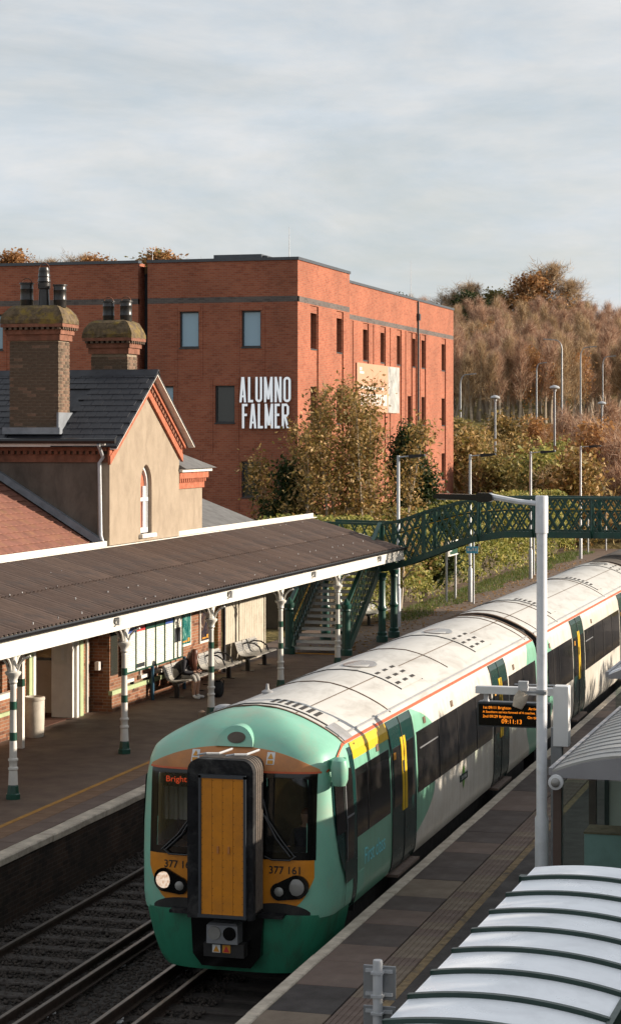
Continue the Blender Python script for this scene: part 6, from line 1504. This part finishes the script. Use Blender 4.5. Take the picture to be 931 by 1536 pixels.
# bank-side fence behind the shelters
fn = thing('picket_fence', 'dark green picket fence at the back of the right platform', 'fence', (-0.6, 30, 0))
part('fence_rail', MB().box(-0.62, 15, 0.3, -0.58, 60, 0.36).box(-0.62, 15, 1.25, -0.58, 60, 1.31), 'bridge_green', fn)
pk = MB().box(-0.012, -0.03, 0, 0.012, 0.03, 1.45).build('picket', 'bridge_green')
for k in range(150):
    o = put('picket', pk, fn, local=True); o.location = Vector((-0.565, 22+0.15*k, 0))-wpos(fn)
dm = thing('security_camera', 'white dome camera on the corner of the grey shelter', 'camera', (-4.42, 26.75, 2.1), 'platform cameras')
rgm = MB(); k = 20
v = [(-4.30+r_*math.cos(2*math.pi*i/k), 26.72-d_, 2.24+r_*math.sin(2*math.pi*i/k)) for r_, d_ in ((0.095, 0), (0.095, 0.05), (0.06, 0.06)) for i in range(k)]
rgm.add(v, [(j*k+i, j*k+(i+1) % k, (j+1)*k+(i+1) % k, (j+1)*k+i) for j in range(2) for i in range(k)] + [tuple(range(k))])
part('dome_ring', rgm.box(-4.33, 26.72, 2.21, -4.27, 26.8, 2.27), 'white_clean', dm, smooth=True)
v = [(-4.30+0.06*math.cos(a)*math.cos(2*math.pi*i/k), 26.66-0.06*math.sin(a), 2.24+0.06*math.cos(a)*math.sin(2*math.pi*i/k)) for a in (0, 0.4, 0.8, 1.2, 1.5) for i in range(k)]
part('dome', MB().add(v, [(j*k+i, j*k+(i+1) % k, (j+1)*k+(i+1) % k, (j+1)*k+i) for j in range(4) for i in range(k)] + [tuple(range(4*k, 5*k))]), 'lens', dm, smooth=True)
# sign post seen from behind
sp = thing('sign_post', 'grey sign post with two plates seen from behind, nearest the camera', 'sign', (-3.86, 15.6, 0))
part('post', MB().lathe([(0.038,0),(0.038,2.66),(0.034,2.675)], (-3.86, 15.6, 0), 14), 'galvanised', sp, smooth=True)
for z0, z1 in ((2.365, 2.62), (1.95, 2.315)):
    p_ = part('sign_plate', MB().cbox(-3.985, 15.65, z0, -3.735, 15.665, z1, 0.004), 'metal_grey', sp)
    for zz in (z0+0.03, z1-0.05): part('clip', MB().box(-3.965, 15.63, zz, -3.755, 15.649, zz+0.025).box(-3.905, 15.555, zz+0.002, -3.815, 15.63, zz+0.02), 'galvanised', p_)
cbx = thing('base_bracket', 'small white bracket at the foot of the lamp column', 'bracket', (-5.3, 30.3, 0))
part('plate', MB().box(-5.24, 30.2, 0.0, -5.20, 30.26, 0.22).box(-5.24, 30.2, 0, -5.10, 30.26, 0.03), 'white_clean', cbx)

# ------------------------------------------------------------------ left platform lamps, signs
def plat_lamp(x, y, zt, arm, label):
    l_ = thing('lamp_post', label, 'lamp post', (x, y, 0), 'platform lamps with black lanterns')
    part('column', MB().lathe([(0.09,0),(0.09,1.3),(0.06,1.34),(0.055,zt)], (x, y, 0), 12), 'galvanised', l_, smooth=True)
    part('arm', MB().tube([(x, y, zt-0.06), (x+arm*0.45, y, zt-0.02)], 0.025, 6), 'galvanised', l_, smooth=True)
    part('lantern', MB().prism([(x+arm*0.42, zt-0.09), (x+arm*0.42, zt+0.03), (x+arm, zt+0.05), (x+arm*1.03, zt-0.02), (x+arm*0.5, zt-0.10)], 'y', y-0.12, y+0.12), 'black_metal', l_)
    part('band', MB().lathe([(0.066,1.40),(0.066,1.46)], (x, y, 0), 12), 'metal_grey', l_)
for a in ((-16.84, 70.97, 5.85, 0.92, 'platform lamp in front of the golden tree, nearest the stairs'), (-16.6, 82.1, 5.77, 1.0, 'platform lamp rising just right of the brick block'), (-16.58, 95.8, 5.77, 1.1, 'platform lamp between the short mushroom lamp and the bridge, third from the stairs'), (-16.67, 111.6, 5.92, 1.05, 'farthest platform lamp with black lantern at the right')): plat_lamp(*a)
ns = thing('station_sign', 'dark green station sign on two pale posts beside the hedge', 'sign', (-17.5, 82.6, 0))
for yy in (81.8, 83.5): part('post', MB().tube([(-17.48, yy, 0), (-17.48, yy, 2.35)], 0.05, 10), 'galvanised', ns, smooth=True)
part('sign_board', MB().box(-17.44, 81.75, 1.82, -17.40, 83.55, 2.32), 'dark_green_paint', ns)
part('sign_frame', MB().box(-17.445, 81.7, 2.32, -17.39, 83.6, 2.37).box(-17.445, 81.7, 1.77, -17.39, 83.6, 1.82).box(-17.445, 81.68, 1.77, -17.38, 82.0, 2.37), 'white_paint', ns)
part('sign_print', MB().box(-17.399, 82.1, 1.95, -17.396, 82.45, 2.2), 'decal_white', ns)
bs = thing('direction_sign', 'small light blue sign on a pole beside the hedge', 'sign', (-16.3, 81.3, 0))
part('post', MB().tube([(-16.30, 81.3, 0), (-16.30, 81.3, 2.9)], 0.04, 10), 'galvanised', bs, smooth=True)
part('sign_plate', MB().box(-16.58, 81.23, 1.95, -16.12, 81.255, 2.22), 'sign_blue', bs)
part('sign_print', MB().box(-16.53, 81.226, 2.04, -16.45, 81.229, 2.16).box(-16.42, 81.226, 2.03, -16.36, 81.229, 2.10).box(-16.33, 81.226, 2.05, -16.27, 81.229, 2.17).box(-16.23, 81.226, 2.04, -16.17, 81.229, 2.16), 'decal_white', bs)
for i, (x, y, h_) in enumerate(((-16.9, 98.5, 2.8), (-17.0, 116.5, 2.2), (-16.5, 120.0, 2.2))):
    solo('marker_pole', MB().tube([(x, y, 0), (x, y, h_)], 0.05, 8), 'galvanised', ('thin pale pole beside the third platform lamp', 'thin pale pole at the far platform end, nearer one', 'thin pale pole at the far platform end, farther one')[i], 'pole', 'marker poles', True)
# leaf litter and grass verge by the hedge
# ------------------------------------------------------------------ plants
class PB:
    """vegetation builder: trunk tubes and crown faces as arrays"""
    def __init__(self, seed): self.g = np.random.default_rng(seed); self.tr = MB(); self.V = []; self.F = []; self.nv = 0
    def tris(self, V):                 # V: (n,3,3) triangles
        n = len(V); self.V.append(V.reshape(-1, 3)); self.F.append(np.arange(n*3).reshape(n, 3)+self.nv); self.nv += n*3
    def twigs(self, P, D, L, w):       # slender triangles
        n = len(P); side = np.cross(D, self.g.normal(size=(n, 3))); side /= np.linalg.norm(side, axis=1, keepdims=True)+1e-9
        w = np.asarray(w).reshape(-1, 1) if np.ndim(w) else w
        self.tris(np.stack([P-side*w, P+side*w, P+D*L[:, None]], 1))
    def leaves(self, P, s, flat=0.0):  # each leaf a kinked diamond of two triangles sharing an edge
        n = len(P); a = self.g.normal(size=(n, 3)); a /= np.linalg.norm(a, axis=1, keepdims=True)
        if flat: a[:, 2] *= (1-flat); a /= np.linalg.norm(a, axis=1, keepdims=True)
        b = np.cross(a, self.g.normal(size=(n, 3))); b /= np.linalg.norm(b, axis=1, keepdims=True)+1e-9
        nn = np.cross(a, b); s = (s*self.g.uniform(.6, 1.35, n))[:, None]
        v = np.stack([P-a*s, P+b*s*0.55+nn*s*0.18, P+a*s, P-b*s*0.55+nn*s*0.18], 1)
        self.V.append(v.reshape(-1, 3)); base = (np.arange(n)*4)[:, None]+self.nv
        self.F.append(np.concatenate([base+np.array([[0,1,2]]), base+np.array([[0,2,3]])], 0)); self.nv += n*4
    def mesh(self, name, mat): return np_mesh(name, np.concatenate(self.V), np.concatenate(self.F), mat)
def rot_about(d, g, a):
    d = Vector(d); p = d.orthogonal().normalized(); p.rotate(Matrix.Rotation(g.uniform(0, 6.283), 3, d)); q = d.copy(); q.rotate(Matrix.Rotation(a, 3, p)); return q
def grow(seed, H, trunk_r, n_limb, limb_len, up=0.35, clear=0.25, sub=4, lean=0.05, tube_n=6):
    """tapered trunk with limbs and branchlets; returns builder and branch points for foliage"""
    pb = PB(seed); g = random.Random(seed); pts = []; p = Vector((0,0,-0.15)); d = Vector((g.uniform(-lean,lean), g.uniform(-lean,lean), 1)).normalized()
    nseg = 9; line = [p.copy()]
    for i in range(nseg):
        d = (d+Vector((g.uniform(-.09,.09), g.uniform(-.09,.09), 0.03))).normalized(); p = p+d*(H*0.92/nseg); line.append(p.copy())
    rad = [trunk_r*(1.25 if i == 0 else 1)*(1-0.88*i/nseg) for i in range(nseg+1)]
    pb.tr.tube(line, rad, tube_n)
    ends = []
    for k in range(n_limb):
        t = clear+(1-clear)*(k+g.random()*0.8)/n_limb; i = min(nseg-1, int(t*nseg)); q = line[i].lerp(line[i+1], t*nseg-i)
        az = k*2.4+g.uniform(-.5,.5); el = up+(t-clear)*0.9+g.uniform(-.15,.15)
        dd = Vector((math.cos(az)*math.cos(el), math.sin(az)*math.cos(el), math.sin(el))); L = limb_len*(1-0.62*max(0, (t-0.45))/0.55)*g.uniform(.75, 1.15)
        ln = [q.copy()]; 
        for j in range(5): dd = (dd+Vector((g.uniform(-.22,.22), g.uniform(-.22,.22), g.uniform(-.05,.2)))).normalized(); q = q+dd*L/5; ln.append(q.copy())
        r0 = max(rad[i]*0.55, 0.01); pb.tr.tube(ln, [r0*(1-0.85*j/5) for j in range(6)], 4, cap=False)
        for j in range(1, 6):
            ends.append((ln[j], dd.copy(), 0.5))
            for _ in range(sub):
                b = rot_about(dd, g, g.uniform(.5, 1.2)); l2 = L*g.uniform(.18, .42); e = ln[j]+b*l2+Vector((0,0,0.1*l2)); pb.tr.tube([ln[j], ln[j].lerp(e, .5)+Vector((0,0,l2*0.06)), e], [r0*0.3, r0*0.2, r0*0.07], 3, cap=False)
                ends += [(ln[j].lerp(e, .45), b.copy(), 0.5), (ln[j].lerp(e, .75), b.copy(), 0.5), (e, b.copy(), 0.5)]
    ends += [(line[-1], d.copy(), 0.5), (line[-2], d.copy(), 0.5)]
    pb.P = np.array([e[0] for e in ends]); pb.D = np.array([e[1] for e in ends]); pb.Hn = H; return pb
def foliage(pb, n_twig, twig_l, twig_w, n_leaf, leaf_s, spread, upb=0.25):
    g = pb.g; m = len(pb.P)
    if n_twig:
        i = g.integers(0, m, n_twig); D = pb.D[i]+g.normal(size=(n_twig, 3))*0.65; D[:, 2] += upb; D /= np.linalg.norm(D, axis=1, keepdims=True)
        pb.twigs(pb.P[i]+g.normal(size=(n_twig, 3))*spread*0.35, D, twig_l*g.uniform(.5, 1.3, n_twig), twig_w)
    if n_leaf:
        i = g.integers(0, m, n_leaf); pb.leaves(pb.P[i]+g.normal(size=(n_leaf, 3))*spread*np.array([1, 1, .8]), leaf_s)
    return pb
def plant(name, label, cat, loc, pb, crown, bark='bark', group=None, rotz=0.0, sc=1.0):
    t_ = thing(name, label, cat, loc, group, rotz); t_.scale = (sc, sc, sc)
    put('trunk', pb.tr.build('trunk', bark, True), t_, local=True); put('crown', pb.mesh('crown', crown), t_, local=True); return t_
def hz(x, y): return float(hill(np.array([x]), np.array([y]))[0])

# golden tree in front of the block: several stems, thin leafy crown
gt0 = None
big = PB(50); allP = []; allD = []
for k, (dx, dy, hh) in enumerate([(r_*math.cos(a_), r_*math.sin(a_), 9.3-0.70*r_**1.5) for r_, a_ in ((0.1, 0), (0.7, 0.5), (0.7, 2.6), (0.8, 4.5), (1.4, 1.3), (1.4, 3.1), (1.4, 5.6), (1.5, 4.2), (1.8, 0.1), (2.1, 2.9), (2.1, 3.7), (2.7, 3.2), (1.9, 1.9))]):
    q = grow(60+k, hh, 0.085, 12, 1.25, up=0.8, clear=0.16, sub=3, lean=0.10, tube_n=5)
    o = len(big.tr.v); big.tr.v += [(v[0]+dx, v[1]+dy, v[2]) for v in q.tr.v]; big.tr.f += [tuple(i+o for i in f) for f in q.tr.f]; big.tr.m += q.tr.m
    allP.append(q.P+np.array([dx, dy, 0])); allD.append(q.D)
big.P = np.concatenate(allP); big.D = np.concatenate(allD)
foliage(big, 7000, 0.6, 0.007, 17500, 0.082, 0.30)
plant('golden_tree', 'many stemmed tree with thin golden leaves in front of the brick block', 'tree', (-19.85, 76.0, 0), big, 'leaf_gold', 'pale_bark')
def evergreen(seed, H, rx, n, ls):
    pb = grow(seed, H, 0.14, 16, rx, up=0.4, clear=0.08, sub=4); g = pb.g; 
    foliage(pb, 400, 0.3, 0.006, n, ls, 0.26); return pb
plant('ivy_tree', 'dark evergreen tree standing right of the golden tree', 'tree', (-18.95, 84.6, 0), evergreen(71, 6.9, 1.6, 17000, 0.085), 'leaf_dark', group='evergreens by the block')
plant('laurel_bush', 'low dark evergreen left of the golden tree, above the canopy ridge', 'bush', (-22.3, 75.5, 0), evergreen(72, 5.5, 1.4, 10000, 0.085), 'leaf_dark', group='evergreens by the block')
# ivy hedge along the left platform: lumpy leafy wall, in three stretches
def hedge(y0, y1, x0, x1, zt, n, seed, ls, mat, name, label, cat='hedge'):
    pb = PB(seed); g = pb.g
    y = g.uniform(y0, y1, n); z = zt*np.sqrt(g.uniform(0, 1, n)); 
    lump = 0.32*np.sin(y*1.9+np.sin(z*2.3)*1.4)+0.22*np.sin(z*3.1+y*0.7)+0.14*np.sin(y*5.3+z*4.1)
    top = zt+0.35*np.sin(y*0.9)+0.25*np.sin(y*2.7); z = z*top/zt
    depth = np.abs(g.normal(0, 0.16, n)); x = x1-0.45+lump-depth
    back = g.random(n) < 0.25; x = np.where(back, g.uniform(x0, x1-0.5, n), x); z = np.where(back, top-depth*0.8, z)
    pb.leaves(np.stack([x, y, np.maximum(z, 0.03)], 1), ls)
    t_ = thing(name, label, cat, ((x0+x1)/2, (y0+y1)/2, 0))
    put('leaves', pb.mesh('leaves', mat), t_)
    stm_ = MB()
    for k in range(int((y1-y0)/0.9)):
        yy = y0+0.9*k+0.4; stm_.tube([(x0+0.6, yy, 0), (x0+0.55, yy+0.1, zt*0.5), (x0+0.65, yy-0.1, zt*0.85)], [0.05, 0.035, 0.015], 5)
    part('stems', stm_, 'bark', t_)
    part('inner_wall', MB().box(x0+0.1, y0+0.1, 0, x1-1.15, y1-0.1, zt*0.86), 'earth', t_)
hedge(69.0, 95.0, -21.6, -17.9, 3.3, 34000, 81, 0.075, 'leaf_ivy', 'ivy_hedge', 'tall ivy hedge behind the green station sign')
hedge(95.0, 118.0, -21.4, -17.7, 3.1, 20000, 82, 0.085, 'leaf_ivy', 'ivy_hedge', 'far stretch of ivy hedge under the footbridge span')
# grass verge and leaf litter at the foot of the hedge
pb = PB(90); g = pb.g; n = 9000
P = np.stack([g.uniform(-18.3, -16.75, n), g.uniform(73, 118, n), np.zeros(n)], 1); keep = P[:, 0] < -16.9-0.25*np.sin(P[:, 1]*0.9); P = P[keep]; n = len(P)
D = g.normal(size=(n, 3))*0.35; D[:, 2] = 1; D /= np.linalg.norm(D, axis=1, keepdims=True); pb.twigs(P, D, g.uniform(.06, .20, n), 0.012)
tagit(put('grass_verge', pb.mesh('grass_verge', 'grass')), 'rough grass strip at the foot of the ivy hedge', 'grass', kind='stuff')
pb = PB(91); g = pb.g; n = 1600
pb.leaves(np.stack([g.uniform(-18.2, -16.2, n)+np.abs(g.normal(0, .25, n)), g.uniform(62, 110, n), np.full(n, 0.012)], 1), 0.05, flat=0.9)
tagit(put('leaf_litter', pb.mesh('leaf_litter', 'leaf_litter')), 'fallen brown leaves scattered on the platform by the hedge', 'leaves', kind='stuff')
# bushes between the railway and the hill
def bush(seed, H, W, n, ls, crown, twn=300):
    pb = grow(seed, H, 0.07, 12, W, up=0.6, clear=0.06, sub=3, tube_n=5); foliage(pb, twn, 0.7, 0.010, n, ls, 0.34); return pb
bpro = {}
for nm, cm, sd, n, ls in (('gold', 'leaf_gold', 101, 2600, 0.11), ('olive', 'leaf_olive', 102, 3000, 0.11), ('green', 'leaf_ivy', 103, 3200, 0.11), ('rust', 'leaf_rust', 104, 1700, 0.11), ('bare', 'twig_red', 105, 0, 0.1)):
    pb = bush(sd, 3.6, 1.9, n, ls, cm, 2600 if nm == 'bare' else 500); bpro[nm] = (pb.tr.build('trunk', 'bark', True), pb.mesh('crown', cm))
def at(px, Zd):     # image column (931 px wide frame) and distance -> ground position
    X = (px-465.5)/3200.0*Zd; return (X*CY-Zd*SY, X*SY+Zd*CY)
gb = random.Random(21)
bl = [('gold', 700, 128, 1.5, 'golden leafed bush right against the corner of the brick block'), ('olive', 735, 122, 1.25, 'olive bush behind the second platform lamp'), ('gold', 770, 135, 1.3, 'yellowing bush between the second and third platform lamps'), ('green', 812, 124, 1.3, 'rounded bright green bush beside the third platform lamp'), ('green', 835, 140, 1.2, 'dark green bush behind the bright green one'), ('gold', 860, 120, 1.3, 'golden bush left of the farthest platform lamp'), ('rust', 895, 130, 1.6, 'rusty leafed bush right of the farthest platform lamp'), ('bare', 925, 126, 1.5, 'bare reddish bush at the right border'),
      ('bare', 880, 150, 1.5, 'bare reddish bush under the right mushroom lamp'), ('olive', 690, 165, 1.3, 'olive bush below the left street lamp'), ('gold', 755, 170, 1.3, 'golden bush beneath the left mushroom lamp'), ('rust', 800, 175, 1.2, 'rusty bush below the tall central street lamp'), ('bare', 845, 170, 1.4, 'bare bush beside the middle mushroom lamp pole'), ('bare', 915, 180, 1.5, 'bare red bush high on the right slope')]
for kd, px, zd, sc, lb in bl:
    x, y = at(px, zd); t_ = thing('shrub', lb, 'bush', (x, y, hz(x, y)-0.05), 'bushes below the wooded hill', gb.uniform(0, 6.28)); t_.scale = (sc*1.1, sc*1.1, sc)
    put('trunk', bpro[kd][0], t_, local=True); put('crown', bpro[kd][1], t_, local=True)
# rough scrub filling the slope
def scatter_mesh(name, protos, spots, mats, seed):
    g = np.random.default_rng(seed); Vs = []; Fs = []; Ms = []; off = 0
    data = []
    for tm_, cm_ in protos:
        for me, mi in ((tm_, 0), (cm_, 1)):
            me.calc_loop_triangles(); v = np.empty(len(me.vertices)*3, np.float32); me.vertices.foreach_get('co', v)
            f = np.empty(len(me.loop_triangles)*3, np.int32); me.loop_triangles.foreach_get('vertices', f); data.append((v.reshape(-1, 3), f.reshape(-1, 3)))
    for (x, y, z, s, k) in spots:
        a = g.uniform(0, 6.28); ca, sa = math.cos(a), math.sin(a); M = np.array([[ca, -sa, 0], [sa, ca, 0], [0, 0, 1]])*np.array([s, s, s])[:, None]*1.0
        for mi in (0, 1):
            v, f = data[2*k+mi]; Vs.append(v@M.T+np.array([x, y, z])); Fs.append(f+off); Ms.append(np.full(len(f), mats[k][mi], np.int32)); off += len(v)
    return np.concatenate(Vs), np.concatenate(Fs), np.concatenate(Ms)
def stuff_mesh(name, protos, spots, midx, matlist, seed, label, cat):
    V, F, Mi = scatter_mesh(name, protos, spots, midx, seed); me = np_mesh(name, V, F, matlist)
    me.polygons.foreach_set('material_index', Mi); me.update(); return tagit(put(name, me), label, cat, kind='stuff')
sb_ = {}
for nm, cm, sd, n, tw in (('gold', 'leaf_gold', 111, 1000, 350), ('olive', 'leaf_olive', 112, 1000, 250), ('rust', 'leaf_rust', 113, 750, 400), ('bare', 'twig_red', 114, 0, 1000), ('brown', 'twig_brown', 115, 0, 1000)):
    pb = grow(sd, 3.0, 0.05, 7, 1.7, up=0.6, clear=0.06, sub=2, tube_n=3); foliage(pb, tw, 0.8, 0.014, n, 0.13, 0.36); sb_[nm] = (pb.tr.build('t', 'bark'), pb.mesh('c', cm))
names = ['gold', 'olive', 'rust', 'bare', 'brown']; spots = []
for i in range(210):
    zd = 122+gb.random()**1.5*92; px = gb.uniform(650, 1010); x, y = at(px, zd)
    if px < 700 and zd < 127: continue
    w_ = (2.2, 1.3, 2.2, 1.5, 3.5) if px < 850 else (1.2, 0.5, 2, 5, 3)
    spots.append((x, y, hz(x, y)-0.1, gb.uniform(.7, 1.45)*(1.0 if zd < 165 else 0.62), gb.choices(range(5), w_)[0]))
mlist = ['bark', 'leaf_gold', 'leaf_olive', 'leaf_rust', 'twig_red', 'twig_brown']
stuff_mesh('scrub', [sb_[n] for n in names], spots, [(0, i+1) for i in range(5)], mlist, 31, 'dense autumn scrub covering the slope below the wood', 'scrub')
# the wood on the hill
tp = []
for k, (sd, cm, H, Lm, n, nl) in enumerate(((121, 'twig_red', 11, 2.3, 2300, 0), (122, 'twig_brown', 10, 2.6, 2300, 0), (123, 'twig_red', 11.5, 2.1, 2300, 0), (124, 'leaf_rust', 9.5, 2.5, 800, 1100), (125, 'twig_brown', 11, 2.4, 2300, 0))):
    pb = grow(sd, H, 0.25, 11, Lm, up=0.85, clear=0.30, sub=1, tube_n=4); foliage(pb, int(n*0.78), 1.25, 0.020, nl, 0.17, 0.8, upb=0.6); tp.append((pb.tr.build('t', 'pale_bark'), pb.mesh('c', cm)))
spots = []
for i in range(640):
    zd = gb.uniform(268, 455); px = gb.uniform(-60, 1010) if zd > 410 else gb.uniform(640, 1010); x, y = at(px, zd)
    red = zd < 400 or gb.random() < 0.3
    spots.append((x, y, hz(x, y)-0.2, gb.uniform(.65, 1.05)*(1.0 if zd < 400 else 0.85), gb.choices(range(5), (5, 2, 5, 1, 2) if red else (1, 4, 1, 2, 4))[0]))
ml2 = ['pale_bark', 'twig_red', 'twig_brown', 'leaf_rust']; mi2 = [(0, 1), (0, 2), (0, 1), (0, 3), (0, 2)]
stuff_mesh('hillside_wood', tp, spots, mi2, ml2, 32, 'dense bare reddish wood covering the hillside', 'wood')
# trees of the lower edge of the wood whose trunks can be told apart
ordn = ['first', 'second', 'third', 'fourth', 'fifth', 'sixth', 'seventh', 'eighth', 'ninth', 'tenth', 'eleventh', 'twelfth', 'thirteenth', 'fourteenth', 'fifteenth', 'sixteenth', 'seventeenth', 'eighteenth', 'nineteenth', 'twentieth']
edge = sorted([684, 693, 707, 719, 731, 738, 751, 760, 768, 777, 786, 791, 803, 818, 826, 835, 848, 858, 872, 889])
for i, px in enumerate(edge):
    zd = 262+gb.uniform(-9, 9); x, y = at(px, zd); k = gb.choice((0, 1, 2, 4, 3, 1))
    t_ = thing('woodland_tree', 'pale trunked tree at the lower edge of the wood, %s from the brick block' % ordn[i], 'tree', (x, y, hz(x, y)-0.1), 'trees along the lower edge of the wood', gb.uniform(0, 6.28)); s_ = gb.uniform(.75, .98); t_.scale = (s_, s_, s_)
    put('trunk', tp[k][0], t_, local=True); put('crown', tp[k][1], t_, local=True)
# skyline trees
sk = []
for sd, cm, n, ls, tw in ((131, 'leaf_rust', 5000, 0.26, 1200), (132, 'twig_brown', 0, 0.2, 5200), (133, 'leaf_olive', 5200, 0.26, 600), (134, 'leaf_dark', 5200, 0.24, 200)):
    pb = grow(sd, 11, 0.25, 18, 4.8, up=0.45, clear=0.2, sub=4, tube_n=5); foliage(pb, tw, 1.0, 0.024, n, ls, 0.60); sk.append((pb.tr.build('trunk', 'bark', True), pb.mesh('crown', cm)))
for px, zd, k, s_, lb in ((4, 430, 0, .85, 'rusty crown on the skyline at the far left'), (48, 430, 1, .8, 'pale bare crown on the skyline above the left chimney'), (98, 432, 1, .85, 'wide bare crown on the skyline right of the tall chimney pot'), (150, 430, 0, .8, 'rusty crown on the skyline above the small chimney'), (225, 432, 2, .85, 'olive crown on the skyline by the roof gap'), (258, 430, 0, .88, 'rusty crown on the skyline left of the roof plant'), (295, 434, 1, .8, 'bare crown touching the roof plant on the skyline'),
                          (585, 430, 3, .95, 'dark round crown on the skyline just above the parapet step'), (655, 425, 1, 1.0, 'bare brown crown on the skyline left of the ivy clad tree'), (712, 420, 3, 1.0, 'dark ivy clad tree on the skyline'), (692, 424, 1, 1.2, 'pale bare tree on the skyline beside the ivy clad tree'), (780, 426, 0, 1.25, 'orange brown crown on the skyline'), (806, 430, 1, 1.5, 'tallest bare crown on the skyline'), (842, 428, 1, 1.3, 'bare crown right of the tallest one on the skyline'), (876, 426, 0, .95, 'last rusty crown of the skyline group on the right'), (745, 426, 2, 1.0, 'olive crown in the middle of the skyline')):
    x, y = at(px, zd); t_ = thing('skyline_tree', lb, 'tree', (x, y, hz(x, y)-0.1), 'trees on the skyline', gb.uniform(0, 6.28)); s_ *= 1.42 if px < 320 else 0.98; t_.scale = (s_*1.35, s_*1.35, s_*0.95)
    put('trunk', sk[k][0], t_, local=True); put('crown', sk[k][1], t_, local=True)
# street lamps on the slope
def street_lamp(px, zd, ztop, base, arm, label, kind, grp):
    x, y = at(px, zd); l_ = thing('street_lamp', label, 'street lamp', (x, y, base), grp)
    if kind == 'mushroom':
        part('column', MB().tube([(x, y, base), (x, y, ztop-0.2)], [0.085, 0.065], 10), 'metal_grey', l_, smooth=True)
        part('mushroom_head', MB().lathe([(0.10,-0.34),(0.12,-0.20),(0.30,-0.16),(0.33,-0.10),(0.26,-0.02),(0.12,0.04),(0.02,0.06)], (x, y, ztop), 16), 'galvanised', l_, smooth=True)
    else:
        pts = [(x, y, base), (x, y, ztop-1.0)] + [(x+arm*(1-math.cos(a))*0.35*CY, y+arm*(1-math.cos(a))*0.35*SY, ztop-1.0+math.sin(a)*1.0) for a in (0.4, 0.8, 1.2, 1.57)] + [(x+arm*0.6*CY, y+arm*0.6*SY, ztop+0.04)]
        part('column', MB().tube(pts, [0.12, 0.08]+[0.055]*(len(pts)-2), 8), 'metal_grey', l_, smooth=True)
        part('lantern', MB().bar((x+arm*0.58*CY, y+arm*0.58*SY, ztop+0.05), (x+arm*1.0*CY, y+arm*1.0*SY, ztop+0.10), 0.26, 0.11), 'metal_grey', l_)
for px, zd, yt, yb, arm, lb in ((842, 230, 510, 640, -2.0, 'tallest street lamp on the slope, arm to the left'), (690, 215, 562, 662, 1.6, 'street lamp close to the brick block, arm to the right'), (870, 240, 521, 640, 1.8, 'street lamp right of the tallest one, arm to the right'), (804, 250, 545, 645, 1.2, 'slim street lamp between the wood edge trunks'), (903, 258, 535, 600, 1.6, 'faint street lamp nearest the right border')):
    x, y = at(px, zd); street_lamp(px, zd, 6.65+(648-yt)*zd/3200, hz(x, y)-0.2, arm, lb, 'arm', 'tall street lamps')
for px, zd, yt, lb in ((742, 140, 594, 'mushroom headed lamp nearest the brick block'), (831, 132, 579, 'tallest mushroom headed lamp, below the tall street lamp'), (902, 160, 603, 'mushroom headed lamp nearest the right border')):
    x, y = at(px, zd); street_lamp(px, zd, 6.65+(648-yt)*zd/3200, hz(x, y)-0.1, 0, lb, 'mushroom', 'mushroom lamps')
# tall hedge on the bank right of the platform, outside the picture: it shades the lower platform in the low sun
pb = PB(140); g = pb.g; n = 26000
y = g.uniform(8, 78, n); topz_ = np.interp(y, [8, 26, 30, 36, 46, 60, 78], [6.6, 6.3, 5.4, 5.6, 5.4, 4.5, 4.0])+0.35*np.sin(y*1.3)+0.25*np.sin(y*3.7)
P = np.stack([5.6+g.normal(0, 0.5, n), y, topz_*np.sqrt(g.uniform(0, 1, n))], 1); pb.leaves(P+np.array([1.2, 0, 0]), 0.17)
eb = MB(); eyy = [-10, 8, 26, 30, 46, 60, 90]; ehh = [5.6, 5.6, 5.4, 5.1, 5.1, 3.8, 3.0]
eb.add([(6.1, a, -0.2) for a in eyy]+[(7.0, a, b) for a, b in zip(eyy, ehh)]+[(10.5, a, b+0.2) for a, b in zip(eyy, ehh)]+[(16.0, a, -0.2) for a in eyy], [(j*7+i, j*7+i+1, j*7+i+8, j*7+i+7) for j in range(3) for i in range(6)])
struct('embankment', eb, 'turf', smooth=True)
tagit(put('bank_hedge', pb.mesh('bank_hedge', 'leaf_olive')), 'thick hedge on the bank behind the right platform', 'hedge', kind='stuff')
